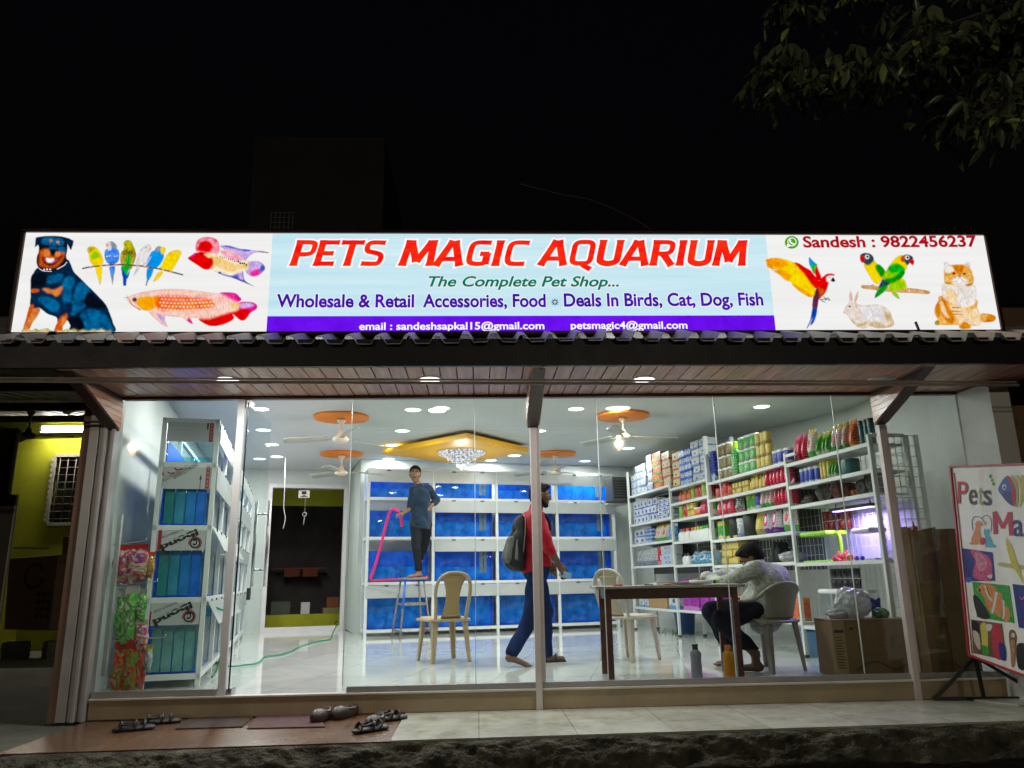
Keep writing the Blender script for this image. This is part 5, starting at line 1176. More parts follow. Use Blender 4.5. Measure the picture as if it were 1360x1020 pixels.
# jar bay
prod('C',0,-.0,.06,'box','navy',1,.40,'tall blue folder')
prod('C',0,.07,.27,'jar','jar_olive',2,.15,'olive jar with white lid',3,d=.16)
prod('C',0,.28,.36,'bottle','jar_green',1,.44,'tall green bottle',cap='limecap')
prod('C',0,.37,.60,'jar','jar_green',2,.15,'green jar with white lid',3,d=.18)
prod('C',0,.61,.77,'can','yellow',2,.14,'yellow canister',3)
prod('C',0,.79,.97,'jar','navy',2,.17,'navy tub with white lid',1,d=.16)
prod('C',1,.02,.24,'jar','jar_red',3,.13,'red jar',cap='redcap',hs=[.12,.14,.19])
prod('C',1,.25,.48,'can','yellow',4,.075,'small yellow tin',2)
prod('C',1,.49,.68,'bottle','yellow',4,.19,'yellow bottle',cap='yellowcap',hs=[.15,.19,.21])
prod('C',1,.69,.97,'pouch','pink_pouch',4,.21,'pink sachet')
prod('C',2,.02,.25,'pouch','pink_pouch',2,.20,'shiny pink bag',d=.12); prod('C',2,.26,.38,'pouch','dark_pouch',1,.21,'dark pouch with orange top')
prod('C',2,.42,.54,'can','green_pouch',2,.21,'green spray can',hs=[.17,.21]); prod('C',2,.55,.61,'bottle','navy',1,.22,'blue bottle',cap='white'); prod('C',2,.62,.77,'pouch','multi_pouch',2,.22,'yellow and white pouch'); prod('C',2,.78,.98,'pouch','pink_pouch',3,.24,'red and white pouch')
prod('C',3,.02,.12,'box','green_pouch',1,.20,'yellow and green box'); prod('C',3,.17,.27,'can','black',1,.24,'black canister'); prod('C',3,.28,.38,'jar','silver_pack',1,.20,'grey jar'); prod('C',3,.39,.50,'can','black',1,.22,'tall black canister'); prod('C',3,.51,.61,'pouch','yellow',1,.23,'yellow pouch')
prod('C',3,.62,.82,'bag','violet_pouch',2,.28,'pink and white bag',d=.14); prod('C',3,.83,.99,'bag','multi_pouch',1,.28,'yellow and green bag',d=.14)
prod('C',4,.06,.30,'box','yellow',3,.085,'small yellow box',4)
prod('C',5,.10,.95,'box','orange',5,.20,'orange carton')
# near bay
prod('D',0,.02,.18,'pouch','pink_pouch',2,.30,'tall pink pouch'); prod('D',0,.20,.32,'pouch','multi_pouch',1,.31,'white printed pouch'); prod('D',0,.33,.50,'pouch','green_pouch',2,.24,'green and yellow pouch')
prod('D',0,.51,.72,'pouch','multi_pouch',2,.27,'cream printed pouch'); prod('D',0,.73,.82,'pouch','orange',1,.27,'orange pouch'); prod('D',0,.83,.98,'jar','teal',2,.24,'dark teal pot',cap='black')
prod('D',1,.04,.30,'jar','navy',3,.15,'blue and white tub'); prod('D',1,.32,.44,'jar','yellow',2,.17,'yellow tub',cap='yellowcap'); prod('D',1,.45,.56,'pouch','green_pouch',2,.17,'dark green pouch'); prod('D',1,.58,.72,'can','teal',1,.14,'low dark teal tin',d=.2)
# stones and driftwood ornaments, tanks and other goods on the near bay
def shp(x, y, z): return SA+sx*x+sy_*y+Vector((0,0,z))
ROCK = M('dark_ornament', (.07,.065,.055), .8, 0, .6, 9, .5, 30); ROCK2 = M('red_ornament', (.14,.05,.04), .8, 0, .5, 9, .5, 30)
zs = SHELVES['D'][2]+.002
for i, (x, d, m, nm) in enumerate([(4.95,(.20,.16,.09),ROCK,'low grey stone ornament'),(5.18,(.16,.16,.19),ROCK,'pointed dark stone ornament'),(5.42,(.22,.16,.16),ROCK2,'reddish driftwood ornament'),(5.63,(.10,.1,.07),M('amber_ornament',(.45,.16,.04),.5),'little amber ornament'),(5.76,(.13,.12,.15),ROCK,'dark arched ornament'),(5.95,(.17,.15,.22),ROCK,'tall mossy stone ornament')]):
    p = shp(x, .2, zs+d[2]/2); rough_block('ornament', tuple(p), d, .4*i, m, nm+' on the third shelf of the near bay', 'ornament', .035, 'aquarium ornaments')
def hood_tank(x, y, z, w, d, h, hoodc, label, arm=True, glow=None):
    o = empty('hooded_tank', tuple(shp(x, y, z)), srz, label, 'fish tank')
    m = MB(); m.box((0,0,.02),(w,.006,h)); m.box((0,d-.006,.02),(w,d,h)); m.box((0,.007,.02),(.006,d-.007,h)); m.box((w-.006,.007,.02),(w,d-.007,h)); m.build('glass', GLASS('small_tank_glass', (.975,.985,.99), ior=1.25), o)
    m = MB(); m.box((-.006,-.006,0),(w+.006,d+.006,.02)); m.build('base', hoodc, o, bevel=.006)
    m = MB(); m.box((-.02,-.015,h+.004),(w*.95,d+.015,h+.05)); m.build('hood', hoodc, o, bevel=.018, seg=3)
    if arm: m = MB(); m.tube(catmull([(w*.93,d*.5,h+.03),(w+.02,d*.5,h),(w+.03,d*.5,h*.6),(w+.03,d*.5,.02)], 5), .016, 8); m.build('arm', hoodc, o)
    return o
LIMEP = PK['limecap']
zs = SHELVES['D'][3]+.002
hood_tank(4.86, .04, zs, .45, .22, .25, LIMEP, 'small glass tank with a bright lime green hood')
t2 = hood_tank(5.62, .10, zs, .26, .16, .24, M('clear_grey_plastic', (.45,.45,.52), .3), 'small rimless tank in violet light', arm=False)
hood_tank(4.98, .10, SHELVES['D'][4]+.004, .56, .24, .30, M('white_hood', (.70,.72,.70), .35), 'glass tank with a white lamp hood on the lowest shelf')
m = MB(); m.box((BX[3]+.30,SHD_-.012,SHELVES['D'][3]+.01),(BX[4]-.04,SHD_-.004,SHELVES['D'][2]-.06)); sbuild(m, 'pale_back_sheet', M('lilac_back_sheet', (.60,.60,.66), .5, 0, .15, 3))
# violet tank lamp hung under the third shelf
o = empty('tank_lamp', tuple(shp(5.25,.12,SHELVES['D'][2]-.10)), srz, 'black lamp bar giving violet light above the near bay tanks', 'lamp')
m = MB(); m.box((0,0,.008),(.62,.10,.035)); m.build('housing', BLACKM, o, bevel=.005)
m = MB(); m.box((.03,.02,.0),(.59,.08,.007)); lamp(o, (.31,.05,-.02), 15.0, (.45,.30,1.0), .3)
m.build('light_strip', EM('violet_led', (.50,.36,1.0), 6.0), o)
m = MB()
for x in (.05,.57): m.tube([(x,.05,.035),(x,.05,.075)], .005, 6)
m.build('hanger', BLACKM, o)
m = MB(); m.tube([shp(5.3,.17,zs+.01), shp(5.28,.16,SHELVES['D'][2]-.07)], .008, 6); tag(m.build('lamp_stand', BLACKM), 'thin dark rod beside the lime hooded tank', 'rod')
# coral and balls
rnd = random.Random(4)
mb = MB()
for k in range(30):
    a = rnd.uniform(0, 6.28); e = rnd.uniform(.2, 1.4); L = rnd.uniform(.05, .10); q = shp(5.44+rnd.uniform(-.06,.06), .05+rnd.uniform(-.02,.06), zs)
    mb.tube([q, q+Vector((math.cos(a)*math.cos(e), math.sin(a)*math.cos(e), math.sin(e)))*L*.6, q+Vector((math.cos(a)*math.cos(e)*.8, math.sin(a)*math.cos(e), math.sin(e)*1.1))*L], [.012,.012,.007], 6)
tag(mb.build('coral_ornament', M('red_coral', (.50,.07,.04), .6, 0, .4, 12)), 'red branching coral ornament beside the lime hooded tank', 'ornament')
for i, (x, c, nm) in enumerate([(5.62,(.70,.20,.03),'orange'),(5.72,(.25,.05,.5),'purple'),(5.80,(.05,.12,.6),'blue')]):
    m = MB(); r = .035 if i == 0 else .022; m.lathe([(0,0)]+[(r*math.sin(t), r-r*math.cos(t)) for t in np.linspace(.3,2.85,7)]+[(0,2*r)], tuple(shp(x,.03,zs)), 12, caps=False)
    tag(m.build('ball', M(nm+'_ball', c, .3, 0, .3, 20)), f'{nm} ball in front of the violet lit tank', 'ball')
# clear jug
m = MB(); m.lathe([(.0,.0),(.05,.0),(.055,.06),(.05,.13),(.02,.17),(.02,.20)], tuple(shp(6.0,.14,zs)), 16, caps=False); tag(m.build('clear_jug', GLASS('clear_plastic', (.85,.86,.92))), 'clear plastic jug at the right end of the violet shelf', 'jug')
# packets hung on the wire back, red above and black below
def packet(x, y, z, w, h, mat, label, grp):
    m = MB(); n = 5
    m.grid(lambda u, v: (x+(u-.5)*w, y-.012-.016*math.sin(math.pi*u)*math.sin(math.pi*v), z-v*h), n, n); m.grid(lambda u, v: (x+(u-.5)*w, y+.002, z-v*h), n, n)
    o = m.build('hanging_packet', mat, None); o.location = SA; o.rotation_euler = (0,0,srz); return tag(o, label, 'packet', grp)
REDP = PM('print_red_packet', [(.22,.01,.02),(.36,.02,.03),(.10,.01,.015)], (2,2,3), .25, 30); BLKP = PM('print_black_packet', [(.012,.012,.014),(.03,.03,.03),(.06,.05,.05)], (2,2,3), .3, 31)
for j in range(2):
    for i in range(5): packet(4.88+i*.092, SHD_-.07, SHELVES['D'][2]-.06-j*.105, .08, .095, REDP, f'red hanging packet, {ORDS[i]} from left in {["upper","lower"][j]} row above lime hooded tank', 'red packets on the wire back')
for j in range(2):
    for i in range(5): packet(4.90+i*.095, SHD_-.07, SHELVES['D'][3]-.06-j*.10, .08, .09, BLKP, f'black hanging packet, {ORDS[i]} from left in {["upper","lower"][j]} row below lime hooded tank', 'black packets on the wire back')
for j in range(2):
    for i in range(3): packet(4.86+i*.085, SHD_-.09, SHELVES['D'][1]-.04-j*.095, .075, .085, REDP, f'red hanging packet, {ORDS[i]} from left, {["upper","lower"][j]} row, behind the stone ornaments', 'red packets behind the ornaments')
# small goods hung on the near wire end
for i, (y, z, c, nm) in enumerate([(.20,1.16,(.5,.02,.04),'red'),(.30,1.165,(.5,.02,.04),'scarlet'),(.25,.62,(.02,.02,.02),'black'),(.36,.60,(.03,.03,.03),'charcoal')]):
    m = MB(); q = SA+sx*(BX[4]+.05)+sy_*y; m.cbox((q.x,q.y,z),(.07,.03,.05),srz); tag(m.build('hung_toy', M(nm+'_toy', c, .4), bevel=.008), f'{nm} toy hung on the wire grid at the near shelf end', 'toy')
# plush dark figure and clear bags on the fifth shelf of the jar bay
zs = SHELVES['C'][4]+.002
rough_block('ornament', tuple(shp(2.905+1.22,.22,zs+.11)), (.14,.13,.22), .3, M('dark_plush', (.03,.035,.03), .95, 0, .4, 12, .4, 60), 'dark upright ornament above the head of the seated man', 'ornament', .04)
def film_bag(p, d, label, seed, mat, amp=.30):
    from mathutils import noise
    bm = bmesh.new(); bmesh.ops.create_icosphere(bm, subdivisions=5, radius=.5)
    for v in bm.verts:
        n = noise.fractal(v.co*3.2+Vector((seed,0,0)), .8, 2.2, 4); rdg = 1-abs(noise.noise(v.co*5+Vector((0,seed,0))))
        q = v.co*(1+amp*n*.5+.12*(rdg-.7)); v.co = Vector((q.x*d[0], q.y*d[1], max(-.42, q.z)*d[2]))
    me = bpy.data.meshes.new('plastic_bag'); bm.to_mesh(me); bm.free(); me.materials.append(mat)
    for f in me.polygons: f.use_smooth = True
    o = bpy.data.objects.new('plastic_bag', me); col.objects.link(o); o.location = (p[0], p[1], p[2]+.42*d[2]); return tag(o, label, 'plastic bag')
FILMB = M('milky_film', (.62,.62,.66), .15, 0, .12, 7, .3, 25, trans=.45)
film_bag(shp(2.905+1.52,.18,zs), (.30,.2,.13), 'crumpled clear bag on the shelf right of the seated man', 3, FILMB)
# small fan like clear disc and plants low down
m = MB(); m.lathe([(0,0),(.10,.0),(.105,.01),(.10,.02),(0,.02)], n=24, caps=False); o = m.build('clear_disc', GLASS('lid_plastic', (.80,.88,.88))); o.location = shp(2.99,.02,SHELVES['C'][4]+.11); o.rotation_euler = (R(90),0,srz); tag(o, 'round clear plastic disc standing at the left end of the yellow boxes', 'disc')
m = MB()
rnd = random.Random(8)
for k in range(70):
    q = shp(.55+rnd.uniform(0,.9), .10+rnd.uniform(0,.2), SHELVES['A'][4]-.42+.02); a = rnd.uniform(0,6.28); L = rnd.uniform(.06,.14)
    t = Vector((math.cos(a)*.6, math.sin(a)*.6, rnd.uniform(.4,1)))*L; s_ = Vector((-math.sin(a), math.cos(a), 0))*.012
    m.add([q, q+t*.5+s_, q+t, q+t*.5-s_], [(0,1,2,3)])
SHLOW = SHELVES['A'][4]-.42
tag(m.build('plastic_plant', M('plastic_leaf', (.05,.13,.04), .5, 0, .4, 12)), 'bushy green plastic plant low on the farthest bay', 'plant')
mb = MB(); mb.box((BX[0]+.02,.012,SHLOW-.02),(BX[1]-.02,SHD_-.035,SHLOW)); sbuild(mb, 'shelf', SHW)
# blue tubs on the floor
def tub(p, r, h, mat, label, tint=None):
    o = empty('plastic_tub', tuple(p), 0, label, 'tub'); m = MB(); m.lathe([(0,.004),(r*.80,.004),(r*.80,0),(r*.82,0),(r,h-.02),(r*1.05,h-.02),(r*1.05,h),(r*.97,h),(r*.78,.012),(0,.012)], n=28, caps=False); m.build('body', mat, o)
    m = MB(); m.tube([(r*1.0*math.cos(t), r*1.0*math.sin(t)-.0, h-.02-.05*math.sin(t)) for t in np.linspace(0, math.pi, 9)], .005, 6); m.build('handle', mat, o)
q = atZ(911, 842, 0); tub((q[0],q[1],0), .15, .30, M('navy_tub', (.02,.07,.22), .35), 'dark blue bucket on the floor under the farthest bay')
q = atZ(1080, 872, 0); tub((q[0]+.1,q[1],0), .20, .25, M('pale_blue_tub', (.16,.36,.58), .35), 'pale blue tub on the floor under the near bay')
# wall mounted dark box between tanks and shelves
q = atY(826, 650, 6.9)
o = empty('wall_speaker', (q[0]-.02, 6.9, q[2]-.22), R(15), 'dark grey box unit high on the wall between blue tanks and shelves', 'speaker')
MB().box((-.22,-.12,0),(.22,.16,.42)).build('body', M('dark_grey_plastic', (.05,.055,.055), .45), o, bevel=.02)
m = MB()
for k in range(7): m.box((-.19,-.126,.06+k*.045),(.19,-.121,.085+k*.045))
m.build('grille', BLACKM, o)
m = MB(); m.box((-.2,.10,-.02),(.2,.9,-.003)); m.build('bracket', SHW, o)
# ------------------------------------------------------------------ furniture
BEIGE = M('beige_chair_plastic', (.36,.275,.16), .4, 0, .1, 6); CREAMP = M('cream_chair_plastic', (.46,.40,.31), .35, 0, .08, 6); GREYP = M('grey_chair_plastic', (.25,.235,.19), .45, 0, .15, 6)
def weave(name, c1, c2):
    m, nt, out = nodes(name); b = nt.nodes.new('ShaderNodeBsdfPrincipled'); nt.links.new(b.outputs[0], out.inputs[0]); b.inputs['Roughness'].default_value = .5
    tc = nt.nodes.new('ShaderNodeTexCoord'); ck = nt.nodes.new('ShaderNodeTexChecker'); ck.inputs['Scale'].default_value = 110; ck.inputs[1].default_value = c4(c1); ck.inputs[2].default_value = c4(c2)
    nt.links.new(tc.outputs['Object'], ck.inputs[0]); nt.links.new(ck.outputs[0], b.inputs['Base Color']); return m
def chair(loc, rz, label, mat, splat, holes=True, arms=False):
    """moulded plastic chair, front towards local +y"""
    o = empty('plastic_chair', loc, rz, label, 'chair', 'moulded plastic chairs')
    def seat(u, v):
        x = (u-.5)*.42; y = (v-.5)*.42; e = max(abs(u-.5), abs(v-.5))*2
        c = 1-.14*max(0, (abs(u-.5)*2)**4*(abs(v-.5)*2)**4)
        return (x*c*(1+.06*v), y*c, .435-.018*(1-e**2)-.035*max(0, e-.9)*10*.6+.006*v)
    m = MB(); m.grid(seat, 22, 22); m.build('seat', mat, o, solid=.012)
    m = MB(); rim = [(.205*sxn*(1.0 if abs(a) < 9 else 1), .2*b, .41) for sxn, b, a in ((-1,-1,0),(1,-1,0),(1,1,0),(-1,1,0))]
    m.tube(catmull([(-.19,-.2,.412),(.19,-.2,.412),(.213,0,.412),(.205,.2,.412),(-.205,.2,.412),(-.213,0,.412)], 6, True)+[Vector((-.19,-.2,.412))], .013, 8); m.build('seat_rim', mat, o)
    for sx_, sy2 in ((-1,-1),(1,-1),(1,1),(-1,1)):
        m = MB(); t = Vector((.178*sx_, .18*sy2, .43)); bt = Vector((.215*sx_, .225*sy2, 0))
        w0, w1 = .040, .024; sgx, sgy = -sx_, -sy2
        def ring(c, w): # L shaped section open towards the inside
            return [(c.x, c.y, c.z), (c.x+sgx*w*1.6, c.y, c.z), (c.x+sgx*w*1.6, c.y+sgy*w*.45, c.z), (c.x+sgx*w*.45, c.y+sgy*w*.45, c.z), (c.x+sgx*w*.45, c.y+sgy*w*1.6, c.z), (c.x, c.y+sgy*w*1.6, c.z)]
        a = ring(t+Vector((.012*sx_, .012*sy2, 0)), w0); b = ring(bt, w1)
        m.add(a+b, [(i, (i+1) % 6, (i+1) % 6+6, i+6) for i in range(6)]+[(0,1,2,3,4,5),(6,7,8,9,10,11)]); m.build('leg', mat, o, bevel=.005)
    lean = lambda z: -.195-(z-.43)*.24
    if holes:
        pts = [(-.165,lean(.42),.42),(-.175,lean(.55),.55),(-.19,lean(.70),.70),(-.165,lean(.81),.81),(-.09,lean(.868),.868),(0,lean(.88),.88),(.09,lean(.868),.868),(.165,lean(.81),.81),(.19,lean(.70),.70),(.175,lean(.55),.55),(.165,lean(.42),.42)]
        m = MB(); m.tube(catmull([(x, y, z) for x, y, z in pts], 6), .021, 10, flat=.75); m.build('back_frame', mat, o)
        def sp_(u, v):
            z = lerp(.43, .865, v); w = .075+.055*abs(2*v-.85)**2.2; return ((u-.5)*2*w, lean(z)-.018*math.cos((u-.5)*2)*1+.012, z)
        m = MB(); m.grid(sp_, 10, 14); m.build('back_splat', splat, o, solid=.008)
        m = MB(); m.tube([(-.10,lean(.815)-.004,.815),(.10,lean(.815)-.004,.815)], .010, 6); m.tube([(-.085,lean(.455)-.004,.455),(.085,lean(.455)-.004,.455)], .012, 6); m.build('back_crossbar', mat, o)
    else:
        def bk(u, v):
            a = (u-.5)*1.9; z = lerp(.44, .735-.10*abs(u-.5)**2*2.6, v); rr = .20+.035*v
            return (math.sin(a)*rr*1.05, lean(z)*.55-.12*math.cos(a)+.02-(z-.43)*.10, z)
        m = MB(); m.grid(bk, 26, 12); m.build('backrest', splat, o, solid=.010)
        m = MB(); m.tube([bk(u, 1.0) for u in np.linspace(0, 1, 26)], .018, 8); m.build('back_rim', mat, o)
        for s in (-1, 1):
            m = MB(); e = bk(.5+.5*s, 1); m.tube(catmull([e, (s*.235, e[1]+.10, .60), (s*.24, .08, .575), (s*.225, .17, .53), (s*.205, .185, .43)], 6), .017, 8); m.build('arm', mat, o)
    return o
WV = weave('woven_splat_beige', (.36,.255,.11), (.27,.18,.07)); WV2 = weave('woven_splat_cream', (.42,.35,.24), (.38,.31,.21))
chair((-.36,2.20,0), R(24), 'beige plastic chair with woven back standing alone before the blue tanks', BEIGE, WV)
chair((1.53,1.93,0), R(-51), 'cream plastic chair with round back behind the dark table', CREAMP, WV2)
ch3 = chair((2.52,.76,0), R(28), 'grey plastic armchair under the seated man at the table end', GREYP, GREYP, holes=False)
# table
TW = M('dark_red_wood', (.085,.028,.018), .3, 0, .3, 10, .05, 50, stretch=(.2,1,1)); TT = M('table_laminate', (.30,.24,.22), .25, 0, .15, 8)
tb = empty('wooden_table', (1.60,.55,0), R(-3), 'dark red wooden table with papers on top, just inside the glass', 'table')
m = MB(); m.box((-.62,-.31,.712),(.60,.30,.735)); m.build('tabletop', TT, tb, bevel=.004)
m = MB(); m.box((-.53,-.262,.63),(.53,-.240,.7115)); m.box((-.53,.235,.63),(.53,.257,.7115)); m.box((-.535,-.239,.63),(-.513,.234,.7115)); m.box((.513,-.239,.63),(.535,.234,.7115)); m.build('apron', TW, tb, bevel=.002)
for x in (-.52,.52):
    for y in (-.25,.245): m = MB(); m.box((x-.024,y-.022,0),(x+.024,y+.022,.7115)); m.build('leg', TW, tb, bevel=.004)
def tbl(x, y, z=.737): return Vector((1.60+x*math.cos(R(-3))-y*math.sin(R(-3)), .55+x*math.sin(R(-3))+y*math.cos(R(-3)), z))
PAPER = M('paper', (.70,.69,.66), .8, 0, .06, 12)
def slab(name, x, y, z, w, d, h, rz, mat, label, cat, bevel=.002):
    m = MB(); m.box((-w/2,-d/2,0),(w/2,d/2,h)); o = m.build(name, mat, bevel=bevel, seg=1); o.location = tbl(x, y, z); o.rotation_euler = (0,0,rz); return tag(o, label, cat)
slab('ledger', .02, -.10, .7355, .30, .21, .014, .1, PAPER, 'flat white ledger in the middle of the table', 'book'); slab('ledger', .04, -.11, .750, .27, .20, .010, -.1, M('grey_cover', (.28,.28,.27), .6), 'grey covered book lying on the white ledger', 'book')
slab('ledger', .24, -.05, .7355, .22, .16, .022, .3, M('dark_cover', (.06,.05,.05), .5), 'dark covered book right of the white ledger', 'book')
slab('paper_sheet', .42, -.14, .7355, .21, .29, .003, .25, PAPER, 'loose white sheet under the forearm of the seated man', 'paper'); slab('paper_sheet', -.14, -.05, .7355, .20, .14, .004, -.2, PAPER, 'loose white sheet left of the ledger', 'paper')
slab('notepad', .50, .10, .7355, .12, .09, .035, .2, PK['lime'], 'lime green pad at the right end of the table', 'notepad')
m = MB(); m.tube([tbl(.17,-.20,.757), tbl(.36,-.215,.757)], .016, 12); tag(m.build('paper_roll', PAPER), 'white paper roll along the front of the table', 'paper roll')
m = MB(); m.tube([tbl(.365,-.215,.757), tbl(.385,-.215,.757)], .017, 12); tag(m.build('roll_cap', PK['black']), 'black cap at the end of the paper roll', 'cap')
m = MB(); m.box((-.035,-.012,0),(.035,.012,.014)); o = m.build('stapler', PK['redcap'], bevel=.003); o.location = tbl(-.42,-.16,.7355); tag(o, 'small red stapler at the left end of the table', 'stapler')
for k, (x, y, c) in enumerate(((-.20,-.17,'black'),(-.10,-.20,'orange'))):
    m = MB(); a = tbl(x, y, .741); m.tube([a, a+Vector((.11,.03*(1-2*k),0))], .005, 6); tag(m.build('pen', PK[c]), f'{["dark","orange"][k]} pen lying left of the ledger', 'pen')
# stool
stl = empty('wooden_stool', (-.98,5.66,0), R(22), 'tall worn stool with one blue leg under the standing man', 'stool')
STM = M('worn_steel', (.26,.25,.24), .5, .5, .35, 12); SW = M('scuffed_seat', (.27,.20,.19), .6, 0, .5, 14)
STH = float(atY(548, 767, 5.55)[2])
m = MB(); m.box((-.185,-.16,STH-.03),(.185,.16,STH)); m.build('seat', SW, stl, bevel=.006)
LEGB = M('blue_leg_paint', (.02,.13,.62), .45, 0, .2, 10)
for i, (x, y) in enumerate(((-1,-1),(1,-1),(1,1),(-1,1))):
    t = Vector((.14*x,.12*y,STH-.03)); b = Vector((.235*x,.22*y,0)); m = MB(); m.tube([b, t], .015, 8); lg = m.build('leg', STM, stl)
    if i == 0: m = MB(); m.tube([b.lerp(t,.50), b.lerp(t,.99)], .0165, 8); m.build('blue_sleeve', LEGB, lg)
for za, t_ in ((.12,.13),(.52,.58)):
    q = [Vector((lerp(.235,.14,t_)*x, lerp(.22,.12,t_)*y, lerp(0,STH-.03,t_))) for x, y in ((-1,-1),(1,-1),(1,1),(-1,1))]
    for a in range(4):
        if (t_ < .3 and a in (1, 3)) or t_ > .3: m = MB(); m.beam(q[a], q[(a+1)%4], .014, .034); m.build('rung', STM, stl)
# bottles on the floor
def water_bottle(px, py, h, r, body, cap, label):
    p = atZ(px, py, 0); o = empty('water_bottle', (p[0], max(.06, p[1]), 0), 0, label, 'bottle', None)
    m = MB(); m.lathe([(0,0),(r*.95,0),(r,.01),(r*.97,h*.35),(r*.92,h*.5),(r,h*.68),(r*.95,h*.76),(r*.5,h*.83),(r*.42,h*.86)], n=18, caps=False); m.build('body', body, o)
    m = MB(); m.lathe([(r*.52,h*.84),(r*.54,h*.99),(r*.48,h),(0,h)], n=16, caps=False); m.build('cap', cap, o)
water_bottle(926, 901, .265, .046, M('smoky_plastic', (.30,.28,.36), .2, 0, .1, 6, trans=.25), PK['black'], 'smoky grey water bottle on the floor by the glass')
water_bottle(970, 902, .26, .047, M('amber_plastic', (.66,.26,.01), .2, 0, .1, 6, trans=.2), M('amber_cap', (.55,.18,.01), .3), 'orange water bottle on the floor by the table leg')
# carton with bags on it
KRAFT = M('carton_board', (.185,.11,.05), .75, 0, .14, 4, .1, 30); KR2 = M('carton_board_light', (.30,.20,.10), .75, 0, .12, 4, .1, 30)
CPX = Vector((2.86,.22,0)); cq = empty('carton', (2.86,.20,0), R(-2), 'large brown cardboard carton on the floor inside the right glass', 'carton')
CH = .435
m = MB(); m.box((0,0,0),(.66,.36,CH)); m.build('body', KRAFT, cq, bevel=.006)
m = MB(); m.box((.002,-.004,.0),(.10,-.0015,CH)); m.build('side_flap', KR2, cq)
m = MB(); m.box((-.006,-.006,CH+.001),(.34,.36,CH+.006)); m.box((.343,-.006,CH+.0015),(.665,.36,CH+.007)); m.build('top_flap', KR2, cq)
INKC = M('carton_ink', (.035,.028,.022), .8)
m = MB()
m.box((.012,-.0065,.34),(.088,-.0045,.362)); m.box((.14,-.0025,.36),(.17,-.0008,.38)); m.build('print_block', INKC, cq)
m = MB()
for k in range(12): m.box((.016,-.006,.30-k*.021),(.016+.05+.018*((k*7)%3)/2,-.0045,.306-k*.021))
m.build('print_lines', INKC, cq)
m = MB(); m.tube(catmull([(.16,-.003,.05),(.24,-.003,.10),(.34,-.003,.115),(.43,-.003,.07),(.50,-.003,.06),(.58,-.003,.10)], 6), .003, 5); m.build('pen_scrawl', INKC, cq)
rnd = random.Random(6)
m = MB()
for row, (z, n) in enumerate(((.35,7),(.29,6),(.235,7),(.16,5))):
    for k in range(n):
        x = .20+k*.055+rnd.uniform(-.01,.01); h = rnd.uniform(.012,.03); m.box((x,-.0025,z),(x+rnd.uniform(.006,.03),-.0008,z+h*.5)); m.box((x,-.0026,z-.01),(x+.006,-.0009,z+h))
m.build('faded_print', M('faded_ink', (.15,.09,.045), .8), cq)
film_bag((3.13,.36,CH+.008), (.30,.22,.27), 'bulging milky plastic bag on top of the carton', 9, FILMB)
film_bag((2.98,.34,CH+.008), (.17,.14,.09), 'small crumpled plastic bag left of the bulging bag', 14, FILMB, .4)
o = proto('pouch', 'navy', .10, .06, .15); o.location = (3.33,.36,CH+.01); o.rotation_euler = (0,0,.1); tag(o, 'small blue pouch standing on the carton behind the green one', 'pouch')
film_bag((3.33,.30,CH+.008), (.13,.12,.09), 'small dark green bag at the right on the carton', 21, M('green_film', (.03,.16,.06), .3, 0, .3, 8))
# tall sheets of card against the right glass
def board(name, a, b, h, lean, mat, label, th=.012, notch=False):
    d = (b-a).normalized(); n = Vector((-d.y, d.x, 0)); m = MB()
    prof = [(0,0),(1,0),(1,1)]
    if notch: prof += [(.55,.985),(.30,.97),(.24,1.05),(.18,.98),(.05,1.0),(0,.97)]
    else: prof += [(.6,1.004),(0,1)]
    m.prism([a+(b-a)*u+Vector((0,0,h*v))+n*lean*v for u, v in prof], n*th)
    return tag(m.build(name, mat, bevel=.001, seg=1), label, 'cardboard sheet')
board('cardboard_sheet', Vector((3.47,.22,0)), Vector((3.62,.16,0)), 1.17, .03, KR2, 'narrow pale cardboard sheet edge leaning behind the right post')
board('cardboard_sheet', Vector((3.60,.17,0)), Vector((3.84,.17,0)), 1.17, .02, KRAFT, 'tall brown cardboard sheet leaning inside the right glass', notch=True)
board('cardboard_sheet', Vector((3.80,.14,0)), Vector((4.03,.15,0)), 1.15, .02, M('carton_board_dark', (.17,.10,.05), .75, 0, .2, 4), 'tall dark cardboard sheet behind the standing banner')
# hoses
HP = M('pink_hose', (.80,.02,.20), .3, 0, .05, 5); HR = M('red_hose', (.70,.03,.06), .3); HG = M('green_hose', (.015,.24,.11), .35, 0, .1, 5)
hp = lambda x, y, Y: Vector(atY(480+x/5.667, 600+y/5.667, Y))
m = MB(); m.tube(catmull([hp(65,955,5.9),hp(100,870,5.85),hp(150,690,5.75),(hp(183,560,5.62)),hp(212,460,5.5),hp(240,432,5.42),hp(275,448,5.42),hp(296,490,5.5),hp(306,560,5.62)], 7), .021, 10); tag(m.build('pink_hose', HP), 'bright pink hose looping from the hand of the man on the stool', 'hose')
m = MB(); m.tube(catmull([hp(65,968,5.93),hp(150,966,5.93),hp(230,962,5.93),hp(300,958,5.93),hp(420,955,6.0),hp(500,940,6.05)], 5), .016, 8); tag(m.build('red_hose', HR), 'red hose lying along the back rack behind the stool', 'hose')
gp = [(268,872),(300,884),(325,883),(343,880),(352,872),(368,870),(386,865),(400,858),(420,852),(438,849),(441,843)]
pts = [Vector(atZ(x, y, .014)) for x, y in gp]; dpt = lb(dr-.08)-bn*.06
pts += [Vector((dpt.x, dpt.y, .10)), Vector((dpt.x, dpt.y, .16))+bn*.1, Vector((dpt.x, dpt.y, .10))+bn*.35]
m = MB(); m.tube(catmull(pts, 7), .009, 8); tag(m.build('green_hose', HG), 'thin green hose snaking across the floor to the back doorway', 'hose')
